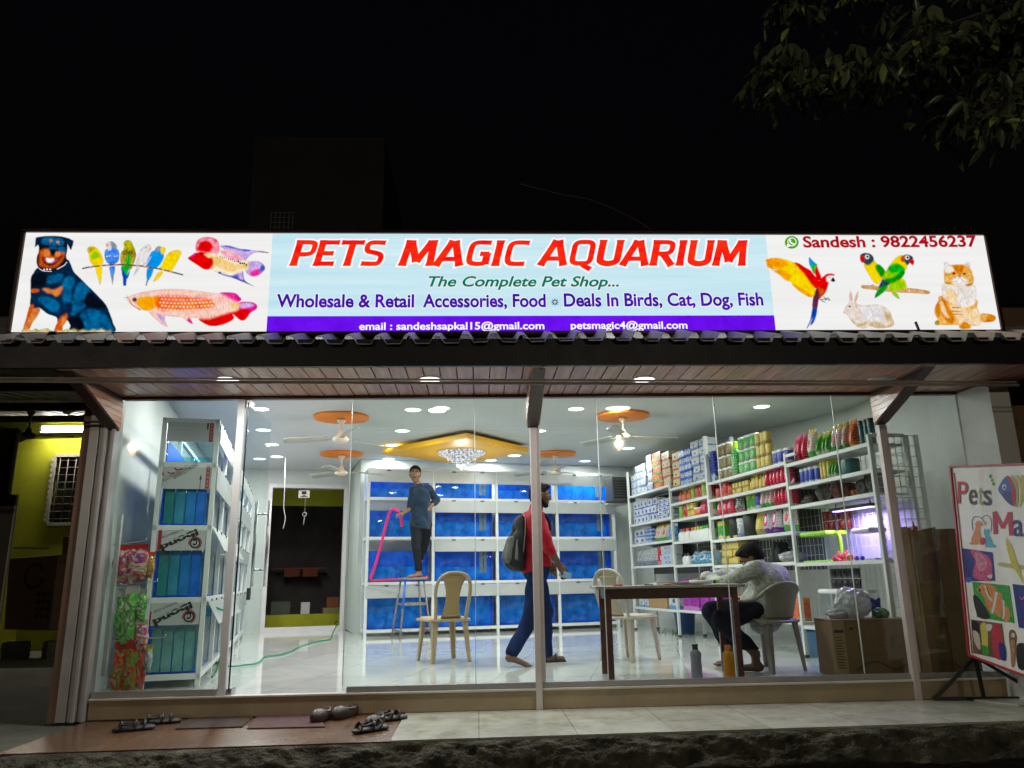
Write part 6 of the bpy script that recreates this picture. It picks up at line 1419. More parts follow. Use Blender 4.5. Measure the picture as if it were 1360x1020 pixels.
m = MB(); a = lw(.5,-.05,.95); m.tube(catmull([lw(.30,.10,.62),lw(.42,-.06,.60),lw(.66,-.16,.50),lw(.80,-.10,.25),lw(.72,-.07,.06),lw(.5,-.05,.02)], 7), .010, 8); tag(m.build('green_hose', HG), 'green tube curling down the aisle side of the left rack', 'hose')
# hanging ceiling cord and keys in the doorway
q = Vector(atY(378,632,6.3)); m = MB()
m.tube(catmull([Vector((q.x,6.3,CZ)), Vector(atY(378,650,6.3)), Vector(atY(377,675,6.3)), Vector(atY(379,688,6.3)), Vector(atY(376,702,6.3))], 6), .0055, 6); tag(m.build('dangling_string', M('white_cord', (.6,.6,.58), .5)), 'loose white string hanging down before the back doorway', 'string')
dq = lambda x, y, off=.06: Vector(at(x, y, tuple(bn), bn.dot(lb(0))-off))
kc = empty('key_chain', tuple(dq(404,676)), 0, 'silver ring with trinkets hanging in the back doorway', 'key chain')
m = MB(); c_ = dq(404.5,683); m.tube([c_+Vector((.035*math.cos(t),0,.035*math.sin(t))) for t in np.linspace(0,6.283,17)], .010, 6); m.build('ring', STEEL, kc, world=True)
m = MB(); m.tube([c_+Vector((0,0,-.03)), dq(404,690), dq(403,697)], .012, 6); m.build('charm', STEEL, kc, world=True)
m = MB(); m.tube([Vector((c_.x,c_.y,DH+.02)), c_+Vector((0,0,.035))], .0025, 4); m.build('string', WIRE, kc, world=True)
o = MB(); a = dq(397,651.5); b = dq(412,661.5); o.box((a.x,a.y-.01,b.z),(b.x,a.y,a.z)); card = o.build('notice_card', PAPER); tag(card, 'small white card with dark print under the back door head', 'card')
m = MB(); m.box((a.x+.055,a.y-.013,b.z+.06),(b.x-.055,a.y-.0105,a.z-.015)); m.add([(a.x+.02,a.y-.012,b.z+.015),(b.x-.02,a.y-.012,b.z+.015),((a.x+b.x)/2,a.y-.012,b.z+.05)], [(0,1,2)]); m.build('print', INKC, card)
# things in the unlit back room
def rb(px, py, w, d, h, off, name, mat, label, cat):
    p = Vector(at(px, py, tuple(bn), bn.dot(lb(0))+off)); o = empty(name, (p.x, p.y, max(0, p.z)), math.atan2(bd.y, bd.x), label, cat); m = MB(); m.box((-w/2,-d/2,0),(w/2,d/2,h)); m.build('body', mat, o, bevel=.005); return o, p
zl_ = zb
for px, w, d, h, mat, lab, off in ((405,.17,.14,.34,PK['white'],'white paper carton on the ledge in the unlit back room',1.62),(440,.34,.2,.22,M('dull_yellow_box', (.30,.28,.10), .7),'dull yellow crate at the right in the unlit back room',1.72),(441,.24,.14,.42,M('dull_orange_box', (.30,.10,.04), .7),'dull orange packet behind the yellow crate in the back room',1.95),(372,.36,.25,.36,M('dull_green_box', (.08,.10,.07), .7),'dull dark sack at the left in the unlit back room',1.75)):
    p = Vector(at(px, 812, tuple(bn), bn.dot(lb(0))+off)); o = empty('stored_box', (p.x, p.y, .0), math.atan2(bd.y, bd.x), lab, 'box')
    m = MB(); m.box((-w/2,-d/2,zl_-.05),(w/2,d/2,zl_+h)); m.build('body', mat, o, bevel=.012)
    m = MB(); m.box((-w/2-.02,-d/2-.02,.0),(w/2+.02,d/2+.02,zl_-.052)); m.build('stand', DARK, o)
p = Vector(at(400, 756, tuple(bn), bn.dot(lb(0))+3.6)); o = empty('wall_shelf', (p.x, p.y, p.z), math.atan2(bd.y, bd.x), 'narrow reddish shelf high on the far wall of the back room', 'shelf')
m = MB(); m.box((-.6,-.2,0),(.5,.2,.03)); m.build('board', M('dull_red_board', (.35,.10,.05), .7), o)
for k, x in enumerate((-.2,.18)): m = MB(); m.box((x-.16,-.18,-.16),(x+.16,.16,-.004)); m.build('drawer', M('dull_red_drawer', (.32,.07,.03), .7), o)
# ------------------------------------------------------------------ people: continuous skins grown from joints
class Field:
    """union of tapered limbs and ellipsoids, blended smoothly, meshed as one surface"""
    def __init__(s, lo, hi, h):
        s.lo = np.array(lo, float); s.h = h; s.n = np.ceil((np.array(hi)-s.lo)/h).astype(int)+1
        s.d = np.full(s.n, .5, np.float32)
        s.ax = [s.lo[i]+h*np.arange(s.n[i]) for i in range(3)]
    def win(s, a, b):
        i0 = np.clip(np.floor((np.array(a)-s.lo)/s.h).astype(int), 0, s.n-1); i1 = np.clip(np.ceil((np.array(b)-s.lo)/s.h).astype(int)+1, 1, s.n)
        sl = tuple(slice(i0[k], max(i0[k]+1, i1[k])) for k in range(3))
        return sl, np.meshgrid(*[s.ax[k][sl[k]] for k in range(3)], indexing='ij')
    def put(s, sl, v, k, cut=False):
        o = s.d[sl]
        if cut:
            h = np.clip(.5-.5*(o+v)/k, 0, 1); s.d[sl] = o*(1-h)-v*h + k*h*(1-h)
        else:
            h = np.clip(.5+.5*(o-v)/k, 0, 1); s.d[sl] = o*(1-h)+v*h - k*h*(1-h)
    def limb(s, a, b, ra, rb, k=.02, cut=False, flat=None):
        a = np.array(a, float); b = np.array(b, float); m = max(ra, rb)+k*2+.02
        sl, (X, Y, Z) = s.win(np.minimum(a, b)-m, np.maximum(a, b)+m)
        ba = b-a; L = max(1e-9, ba@ba); px, py, pz = X-a[0], Y-a[1], Z-a[2]
        t = np.clip((px*ba[0]+py*ba[1]+pz*ba[2])/L, 0, 1)
        qx, qy, qz = px-t*ba[0], py-t*ba[1], pz-t*ba[2]
        if flat is not None:   # flatten along a direction
            f, amt = np.array(flat[0], float), flat[1]; f = f/np.linalg.norm(f); dd = qx*f[0]+qy*f[1]+qz*f[2]; e = dd*(1/amt-1); qx, qy, qz = qx+f[0]*e, qy+f[1]*e, qz+f[2]*e
        s.put(sl, (np.sqrt(qx*qx+qy*qy+qz*qz)-(ra+(rb-ra)*t)).astype(np.float32), k, cut)
    def ell(s, c, r, Rm=None, k=.02, cut=False):
        c = np.array(c, float); r = np.array(r, float); m = r.max()+k*2+.02
        sl, (X, Y, Z) = s.win(c-m, c+m); P = np.stack([X-c[0], Y-c[1], Z-c[2]], -1)
        if Rm is not None: P = P@np.array(Rm)       # columns of Rm are the local axes
        q = P/r; l = np.sqrt((q*q).sum(-1)); g = np.sqrt(((q/r)**2).sum(-1))
        s.put(sl, np.where(g > 1e-6, l*(l-1)/np.maximum(g, 1e-6), -r.min()).astype(np.float32), k, cut)
    def clip(s, p, n, k=.004):
        """keep the side the normal points away from"""
        p = np.array(p, float); n = np.array(n, float)/np.linalg.norm(n)
        X, Y, Z = np.meshgrid(*s.ax, indexing='ij', sparse=True)
        v = ((X-p[0])*n[0]+(Y-p[1])*n[1]+(Z-p[2])*n[2]).astype(np.float32); s.d = np.maximum(s.d, v)
    def warp(s, fn): 
        X, Y, Z = np.meshgrid(*s.ax, indexing='ij', sparse=True); s.d = s.d + fn(X, Y, Z).astype(np.float32)
    def mesh(s):
        d = s.d; d[[0,-1]] = np.maximum(d[[0,-1]], .01); d[:, [0,-1]] = np.maximum(d[:, [0,-1]], .01); d[:, :, [0,-1]] = np.maximum(d[:, :, [0,-1]], .01)
        ins = d < 0; nx, ny, nz = d.shape
        acc = np.zeros((nx-1, ny-1, nz-1, 3), np.float32); cnt = np.zeros((nx-1, ny-1, nz-1), np.int16)
        C = [(i, j, k) for i in (0, 1) for j in (0, 1) for k in (0, 1)]
        cs = lambda o: (slice(o[0], nx-1+o[0]), slice(o[1], ny-1+o[1]), slice(o[2], nz-1+o[2]))
        for a in C:
            for ax in range(3):
                if a[ax]: continue
                b = tuple(v+(q == ax) for q, v in enumerate(a)); da, db = d[cs(a)], d[cs(b)]; mk = ins[cs(a)] != ins[cs(b)]
                t = np.where(mk, da/np.where(mk, da-db, 1), 0)
                for q in range(3): acc[..., q] += np.where(mk, a[q]+(t if q == ax else 0), 0)
                cnt += mk
        act = cnt > 0; idx = np.full(act.shape, -1, np.int64); idx[act] = np.arange(act.sum())
        base = np.argwhere(act); v = s.lo+(base+acc[act]/cnt[act][:, None])*s.h
        F = []
        for ax in range(3):
            u, w = (ax+1) % 3, (ax+2) % 3
            e = [slice(0, None)]*3; f = [slice(0, None)]*3; e[ax] = slice(0, -1); f[ax] = slice(1, None)
            mk = ins[tuple(e)] != ins[tuple(f)]
            P = np.argwhere(mk); P = P[(P[:, u] > 0) & (P[:, w] > 0) & (P[:, u] < d.shape[u]-1) & (P[:, w] < d.shape[w]-1)]
            q = []
            for du, dw in ((-1,-1),(0,-1),(0,0),(-1,0)):
                R_ = P.copy(); R_[:, u] += du; R_[:, w] += dw; q.append(idx[R_[:, 0], R_[:, 1], R_[:, 2]])
            q = np.stack(q, 1); fl = ins[tuple(e)][tuple(P.T)]; q[~fl] = q[~fl][:, ::-1]; F.append(q)
        return v, np.concatenate(F)
    def build(s, name, mat, parent, loc):
        v, f = s.mesh(); me = bpy.data.meshes.new(name); me.from_pydata((v-np.array(loc)).tolist(), [], f.tolist()); me.materials.append(mat)
        me.polygons.foreach_set('use_smooth', [True]*len(me.polygons)); me.update()
        o = bpy.data.objects.new(name, me); col.objects.link(o); o.parent = parent
        md = o.modifiers.new('relax', 'SMOOTH'); md.iterations = 4; md.factor = .5
        return o
V = lambda *a: np.array(a, float)
def unit(v): v = np.array(v, float); return v/np.linalg.norm(v)
def hand(F, wrist, d, nrm, side, curl=.5, size=1.0, spread=.12):
    """palm with four unequal bent fingers and a side thumb; nrm points out of the back of the hand"""
    d = unit(d); nrm = unit(np.array(nrm)-d*(np.array(nrm)@d)); s = np.cross(d, nrm)*side; w = np.array(wrist, float); q = size
    F.limb(w, w+d*.045*q, .027*q, .034*q, .015, flat=(nrm, .55)); F.limb(w+d*.04*q, w+d*.085*q, .036*q, .036*q, .012, flat=(nrm, .42))
    for i, (off, L) in enumerate(((-.030,.066),(-.010,.076),(.010,.071),(.029,.055))):
        p = w+d*.088*q+s*off*q; dd = unit(d+s*off*spread*10)
        for j, seg in enumerate((.45,.31,.24)):
            a = curl*(j*.75+.35); v = dd*math.cos(a)-nrm*math.sin(a); e = p+v*L*seg*q*1.15; F.limb(p, e, (.0098-.0008*j)*q, (.0092-.001*j)*q, .004); p = e
    p = w+d*.028*q-s*.026*q
    for j, (L, a) in enumerate(((.036,.75),(.030,.45),(.024,.2))):
        v = unit(d*math.cos(a)-s*math.sin(a)-nrm*.25*curl*(j+1)); e = p+v*L*q; F.limb(p, e, (.0125-.001*j)*q, (.0115-.0012*j)*q, .006); p = e
def head(F, c, f, u, sc_=1.0):
    """c: head centre, f: where the face looks, u: crown"""
    f = unit(f); u = unit(np.array(u)-f*(np.array(u)@f)); r = np.cross(f, u); Rm = np.stack([r, f, u], 1); q = sc_
    P = lambda x, y, z: np.array(c)+(r*x+f*y+u*z)*q
    E = lambda p, rad, k=.02, cut=False: F.ell(p, np.array(rad)*q, Rm, k, cut)
    E(P(0,-.012,.025), (.074,.094,.088)); E(P(0,.022,-.035), (.058,.066,.075)); E(P(0,.062,-.092), (.026,.022,.020), .025)
    for s in (-1, 1):
        E(P(s*.048,.052,-.020), (.020,.018,.018), .02); E(P(s*.031,.088,.008), (.017,.012,.012), .010, True); E(P(s*.076,-.004,-.006), (.010,.020,.032), .008)
    F.limb(P(0,.086,.006), P(0,.106,-.030), .0095*q, .0135*q, .010)
    for s in (-1, 1): E(P(s*.012,.094,-.034), (.009,.010,.008), .008)
    E(P(0,.0,.014)+f*.0, (.071,.092,.03), .02); E(P(0,.084,.026), (.046,.012,.009), .012)
    E(P(0,.088,-.062), (.024,.010,.006), .006); E(P(0,.086,-.071), (.021,.010,.007), .006)
    return P, Rm
def hair(F, P, Rm, sc_=1.0, back=.0):
    q = sc_
    F.ell(P(0,-.020,.040), np.array((.083,.100,.088))*q, Rm, .02); F.ell(P(0,-.055,-.005), np.array((.072,.062,.085))*q, Rm, .02); F.ell(P(0,.055,.092), np.array((.058,.042,.026))*q, Rm, .02)
    r, f, u = Rm[:, 0], Rm[:, 1], Rm[:, 2]
    sl = P(0,.068,.070); n = unit(f*1.0-u*.50)
    F.clip(P(0,.055,.054), unit(f*.80-u*.72)); F.clip(P(0,-.03,-.075), -u)
    F.warp(lambda X, Y, Z: .004*np.sin(X*190+Z*60)*np.sin(Y*210+Z*90)+.003*np.sin(X*310)*np.sin(Z*290))
def folds(seed, amp=.006, zf=26):
    return lambda X, Y, Z: amp*(np.sin(Z*zf+3*np.sin(X*9+seed)+2*np.sin(Y*11+seed*2))*.6+np.sin((X+Y)*31+Z*17+seed)*.4)
SKIN = M('brown_skin', (.24,.125,.072), .6, 0, .12, 30); SKIN2 = M('dark_brown_skin', (.13,.062,.036), .6, 0, .12, 30); HAIRM = M('black_hair', (.008,.007,.006), .7, 0, .3, 60, spec=.12); EYEW = M('eye_white', (.6,.58,.55), .3); EYED = M('eye_iris', (.01,.006,.004), .2)
def eyes(P, parent, loc, sc_=1.0):
    for s in (-1, 1):
        m = MB(); c = P(s*.031,.076,.008); m.lathe([(0,-.0125)]+[(.0125*math.sin(t), -.0125*math.cos(t)) for t in np.linspace(.4,2.75,7)]+[(0,.0125)], tuple(c-np.array(loc)), 12, caps=False); e = m.build('eye', EYEW, parent)
        m = MB(); c = P(s*.031,.0855,.007); m.lathe([(0,-.006)]+[(.006*math.sin(t), -.006*math.cos(t)) for t in np.linspace(.5,2.6,5)]+[(0,.006)], tuple(c-np.array(loc)), 10, caps=False); m.build('iris', EYED, e)
        m = MB(); m.tube([tuple(P(s*.050,.080,.030)-np.array(loc)), tuple(P(s*.032,.092,.036)-np.array(loc)), tuple(P(s*.014,.094,.030)-np.array(loc))], [.004,.006,.005], 6); m.build('eyebrow', HAIRM, parent)
VX = .0078
# ---- the man standing on the stool, hand on hip, looking out
def man_stool():
    y0 = 5.60; J = lambda px, py, y=y0: atY(px, py, y)
    zf = STH; foot = J(552, 766, 5.58); base = (float(foot[0]), 5.58, zf)
    o = empty('person', base, 0, 'slim man in blue shirt and black trousers standing barefoot on the tall stool', 'person')
    hc = J(551.2, 629.8); fdir = unit((.05,-1,-.05)); bdir = unit((-.62,-.78,0)); side = unit(np.cross(bdir, (0,0,1)))   # side: his right (viewer's left)
    neck0 = J(555.5, 645.5, y0+.02); sh_mid = J(558.5, 648.5, y0+.03)
    sR = J(549, 652, y0-.06); sL = J(568.5, 650.5, y0+.09)
    chest = J(558, 664, y0+.01); waist = J(557, 681, y0+.01); hip = J(557.5, 695, y0+.02)
    hR = J(552.5, 697, y0-.03); hL = J(564.5, 696, y0+.09)
    eR = J(545.5, 675, y0-.04); wR = J(537.5, 680.5, y0-.16); eL = J(580, 663.5, y0+.16); wL = J(568, 677, y0-.03)
    kR = J(553.2, 729, y0-.07); aR = J(556.3, 759.5, 5.58); kL = J(566, 716, y0+.32); aL = J(559, 741, y0+.47)
    lo, hi = V(base[0]-.55, y0-.55, zf-.03), V(base[0]+.6, y0+.75, float(hc[2])+.2)
    def torso(F, g=0.0, k=.035):
        F.limb(neck0, hc+V(0,.02,-.04), .050+g*.2, .050+g*.2, .02) if g == 0 else F.limb(neck0+V(0,0,-.01), neck0+V(0,0,.022), .062, .056, .015)
        F.limb(sR, sL, .056+g, .056+g, k); F.ell(chest, V(.165,.105,.17)+g, np.stack([side, bdir, V(0,0,1)], 1), k)
        F.limb(chest, waist, .118+g, .108+g, k); F.limb(waist, hip, .108+g, .118+g*1.6, k); F.limb(hR, hL, .088+g, .088+g, k)
    def armR(F, g=0.0, full=True):
        F.limb(sR, eR, .048+g, .038+g, .02)
        if full: F.limb(eR, wR, .036+g, .024+g, .012)
    def armL(F, g=0.0, full=True):
        F.limb(sL, eL, .050+g, .040+g, .02); F.limb(eL, eL+(wL-eL)*(1 if full else .30), .040+g, (.025 if full else .038)+g, .012)
    def legs(F, g=0.0):
        F.limb(hR, kR, .082+g, .055+g, .025); F.limb(kR, aR, .054+g, .036+g*1.3, .02); F.limb(hL, kL, .082+g, .055+g, .025); F.limb(kL, aL, .054+g, .036+g, .02)
    B = Field(lo, hi, VX); torso(B); armR(B); armL(B); legs(B); P, Rm = head(B, hc, fdir, (.05,0,1), 1.08)
    fd = unit((-.80,-.60,0)); B.limb(aR+V(0,0,-.01), aR+V(.02,.02,-.045), .036, .032, .015); B.limb(V(aR[0]+.01,aR[1],zf+.035), V(*(V(aR[0],aR[1],zf+.022)+fd*.15)), .036, .024, .02, flat=((0,0,1), .8))
    for k in range(5): q = V(aR[0],aR[1],zf+.014)+fd*(.165-.012*k)+np.cross(fd, (0,0,1))*(.026-.014*k); B.limb(q, q+fd*.03, .011, .009, .006)
    B.limb(aL, aL+V(0,.10,-.05), .034, .026, .02)
    hand(B, wR, unit((-.75,-.35,-.25)), (0,-.4,1), 1, .9); hand(B, wL, unit((-.86,-.2,-.28)), (.2,-.9,.35), -1, .35)
    B.clip((0,0,zf+.001), (0,0,-1)); B.build('body', SKIN, o, base)
    S_ = Field(lo, hi, VX); torso(S_, .016); armR(S_, .014, False); S_.limb(sR, eR, .062, .052, .02); armL(S_, .016, False); S_.limb(hip, hip+V(0,0,-.075), .142, .148, .03)
    S_.warp(folds(1, .008)); S_.clip(J(557, 701.5), unit((-.10,0,-1))); S_.clip(neck0+V(0,-.02,.035), (-.1,-.3,1)); S_.build('shirt', M('slate_blue_shirt', (.018,.038,.066), .8, 0, .35, 14, .3, 90, spec=.1, sheen=.1), o, base)
    T = Field(lo, hi, VX); legs(T, .012); T.limb(hR, hL, .10, .10, .03); T.limb(hip, hip+V(0,0,.08), .115, .112, .03); T.warp(folds(4, .006, 34)); T.clip(aR+V(0,0,.01), (0,0,-1)); T.build('trousers', M('black_jeans', (.018,.020,.024), .75, 0, .35, 16, .2, 80, spec=.08), o, base)
    Hh = Field(hc-.17, hc+.17, .006); hair(Hh, P, Rm, 1.08); Hh.build('hair', HAIRM, o, base); eyes(P, o, base)
    m = MB(); m.tube([tuple(P(-.022,.092,-.056)-V(*base)), tuple(P(0,.100,-.050)-V(*base)), tuple(P(.022,.092,-.056)-V(*base))], [.003,.006,.003], 6); m.build('moustache', HAIRM, o)
man_stool()
# ---- the man in red walking to the right with a backpack
def man_red():
    y0 = 1.66; J = lambda px, py, y=y0: atY(px, py, y); base = (.56, 1.66, 0.0)
    o = empty('person', base, 0, 'bearded man in red shirt and jeans with a grey backpack walking behind the centre post', 'person')
    hc = J(717.5, 657.5, y0); fdir = unit((1,.12,-.12)); bdir = unit((1,.18,0)); rs = unit(np.cross(bdir, (0,0,1)))   # rs: his right, towards the street
    up = V(0,0,1); neck0 = J(712, 674.5, y0)
    cR = J(707, 688, y0); sR = cR+rs*.175; sL = cR-rs*.175+up*.0
    chest = J(709.5, 702, y0); waist = J(712, 730, y0); hip = J(712, 752, y0); hR = hip+rs*.09+up*-.02; hL = hip-rs*.09+up*-.02
    eR = J(729.5, 728, y0-.20); wR = J(742.5, 749.5, y0-.15); eL = sL+V(.02,.05,-.27); wL = eL+V(.17,.0,-.15)
    aB = J(680.5, 866, 1.52); kB = J(704, 822, 1.60); aF = J(724.5, 867, 1.86); kF = J(724.5, 815, 1.78)
    hB, hF = (hR, hL)
    lo, hi = V(-.05, 1.1, -.02), V(1.15, 2.25, float(hc[2])+.2)
    def torso(F, g=0.0, k=.035):
        if g == 0: F.limb(neck0, hc+V(-.02,0,-.03), .056, .054, .02)
        F.limb(cR+rs*.13, cR-rs*.13, .062+g, .062+g, k); F.ell(chest, V(.175,.118,.17)+g, np.stack([rs, bdir, up], 1), k)
        F.limb(chest+rs*.05, waist+rs*.05, .105+g, .105+g, k); F.limb(chest-rs*.05, waist-rs*.05, .105+g, .105+g, k); F.limb(waist+rs*.05, hip+rs*.06, .107+g, .11+g*1.4, k); F.limb(waist-rs*.05, hip-rs*.06, .107+g, .11+g*1.4, k)
        F.ell(waist+bdir*.05, V(.12,.10,.12)+g, None, .04)
    def armR(F, g=0.0, t=1.0):
        F.limb(sR, eR, .055+g, .044+g, .02); F.limb(eR, eR+(wR-eR)*t, .043+g, (.027 if t == 1 else .040)+g, .014)
    def armL(F, g=0.0, t=1.0): F.limb(sL, eL, .055+g, .044+g, .02); F.limb(eL, eL+(wL-eL)*t, .043+g, (.027 if t == 1 else .040)+g, .014)
    def legs(F, g=0.0):
        F.limb(hB, kB, .088+g, .060+g, .03); F.limb(kB, aB, .058+g, .040+g*1.7, .02); F.limb(hF, kF, .088+g, .060+g, .03); F.limb(kF, aF, .058+g, .040+g*1.7, .02)
    B = Field(lo, hi, VX); torso(B); armR(B); armL(B); legs(B); P, Rm = head(B, hc, fdir, (.12,0,1), 1.02)
    fd = unit((1,-.14,0)); heel = J(676.5, 874.5, 1.50); toe = V(heel[0]+.16, heel[1]-.03, .022); B.limb(aB, heel, .040, .036, .02); B.limb(heel+V(.0,0,.01), toe, .038, .026, .02, flat=((-.35,0,1), .8))
    for k in range(5): q = toe+np.cross(fd, up)*(.028-.014*k)+V(.004-.006*k,0,-.006); B.limb(q, q+fd*.045, .0125, .010, .006)
    f2 = V(aF[0]+.02, aF[1], .045); B.limb(aF, f2, .042, .040, .02); B.limb(f2+V(-.03,0,-.005), f2+V(.15,.02,-.018), .040, .028, .02)
    hand(B, wR, unit((.45,.0,-.9)), (.4,-.9,.2), 1, .85, 1.05); hand(B, wL, unit((.5,0,-.85)), (.4,.9,.2), -1, .6)
    B.clip((0,0,.002), (0,0,-1)); B.build('body', SKIN2, o, base)
    S_ = Field(lo, hi, VX); torso(S_, .018); armR(S_, .016, .12); armL(S_, .016, .12); S_.limb(neck0+V(-.01,0,-.02), neck0+V(.0,0,.022), .072, .066, .02); S_.limb(hip+rs*.06, hip+rs*.06+V(.0,0,-.05), .14, .143, .03); S_.limb(hip-rs*.06, hip-rs*.06+V(0,0,-.05), .14, .143, .03)
    S_.warp(folds(2, .009)); S_.clip(hip+V(0,0,-.035), unit((.25,0,-1))); S_.clip(neck0+V(0,0,.03), (.2,0,1)); S_.build('shirt', M('crimson_shirt', (.36,.008,.022), .75, 0, .25, 14, .25, 90, spec=.1, sheen=.1), o, base)
    T = Field(lo, hi, VX); legs(T, .016); T.limb(hR, hL, .115, .115, .03); T.warp(folds(5, .007, 30)); T.clip(aB+V(0,0,-.055), unit((-.4,0,-1))); T.build('jeans', M('blue_jeans', (.010,.020,.068), .8, 0, .5, 9, .2, 90, spec=.08), o, base)
    Hh = Field(hc-.18, hc+.18, .006); hair(Hh, P, Rm, 1.02); Hh.build('hair', HAIRM, o, base); eyes(P, o, base)
    Bd = Field(hc-.18, hc+.18, .006); 
    for x, y, z, r_ in ((0,.064,-.096,.030),(.035,.040,-.082,.026),(-.035,.040,-.082,.026),(.052,.012,-.055,.020),(-.052,.012,-.055,.020),(0,.088,-.052,.010)): Bd.ell(P(x,y,z), V(r_,r_,r_*.9), Rm, .02)
    Bd.build('beard', HAIRM, o, base)
    m = MB(); q = f2; m.lathe([], (0,0,0)) if False else m.add([], [])
    m.cbox((f2[0]+.055-base[0], f2[1]-base[1]+.01, .010), (.25,.085,.018), .12); m.tube([(f2[0]+.09-base[0], f2[1]-base[1]-.045, .02), (f2[0]+.085-base[0], f2[1]-base[1], .075), (f2[0]+.09-base[0], f2[1]-base[1]+.055, .02)], .014, 8); m.build('sandal', PK['black'], o, bevel=.004)
    m = MB(); q = wR+V(.055,-.01,-.10)-V(*base); m.cbox(tuple(q), (.12,.012,.055), .1, 0, .25); ph = m.build('phone', M('pale_blue_phone', (.25,.42,.6), .25), None, bevel=.004)
    ph.location = base; tag(ph, 'pale blue phone held in the hand of the man in red', 'phone')
    # backpack
    bp = empty('backpack', tuple(J(690, 720, y0)), 0, 'dark backpack with a grey front pocket worn by the man in red', 'backpack'); bl = tuple(bp.location)
    K = Field(V(-.38, y0-.42, .72), V(.45, y0+.42, 1.68), .009); cB = J(691, 721, y0-.02); bu = unit(up+bdir*.12); Rb = np.stack([rs, bdir, bu], 1)
    for q in (-1, 1):
        K.limb(cB+rs*q*.085-bu*.19-bdir*.01, cB+rs*q*.085+bu*.15, .088, .080, .03); K.limb(cB+rs*q*.075-bu*.17-bdir*.06, cB+rs*q*.075+bu*.04-bdir*.05, .075, .060, .03)
    K.limb(cB-rs*.05+bu*.20, cB+rs*.05+bu*.20, .080, .080, .04); K.limb(cB-rs*.07-bu*.18, cB+rs*.07-bu*.18, .09, .09, .03)
    K.warp(folds(7, .007, 24)); K.build('bag', M('charcoal_nylon', (.012,.013,.014), .6, 0, .4, 14, .3, 80, spec=.2), bp, bl)
    K = Field(V(-.40, y0-.42, .72), V(.40, y0+.42, 1.5), .008)
    for q in (-.4, 1): K.limb(cB-bdir*.115+rs*q*.085-bu*.15, cB-bdir*.10+rs*q*.08+bu*.02, .052, .044, .025)
    K.limb(cB-bdir*.03+rs*.135-bu*.15, cB-bdir*.03+rs*.13+bu*.03, .052, .042, .02)
    K.warp(folds(3, .004, 26)); K.build('front_pocket', M('grey_nylon', (.11,.12,.10), .65, 0, .3, 14, .2, 60, spec=.2), bp, bl)
    m = MB(); m.tube(catmull([tuple(cB+rs*(.09+.085)-bu*.10-V(*bl)), tuple(cB+rs*.165+bu*.10-V(*bl)), tuple(cB+rs*.10+bu*.245-V(*bl)), tuple(cB-rs*.06+bu*.275-V(*bl))], 6), .006, 6); m.build('zip', M('grey_zip', (.12,.12,.12), .5), bp)
    for s in (1, -1):
        m = MB(); t0 = cB+rs*s*.085+V(.06,0,.20); pts = [t0, cR+rs*s*.105+up*.072+V(-.01,0,0), cR+rs*s*.115+bdir*.10+up*.02, chest+rs*s*.12+bdir*.135, waist+rs*s*.155+bdir*.05, cB+rs*s*.13+V(.05,0,-.14)]
        m.tube(catmull([tuple(np.array(p)-V(*bl)) for p in pts], 6), .020, 8, flat=.4); m.build('strap', M('black_webbing', (.018,.018,.02), .7), bp)
    m = MB(); m.tube(catmull([tuple(cB+V(.075,-.02,.24)-V(*bl)), tuple(cB+V(.06,0,.30)-V(*bl)), tuple(cB+V(.09,.03,.25)-V(*bl))], 5), .008, 6); m.build('top_handle', BLACKM, bp)
man_red()
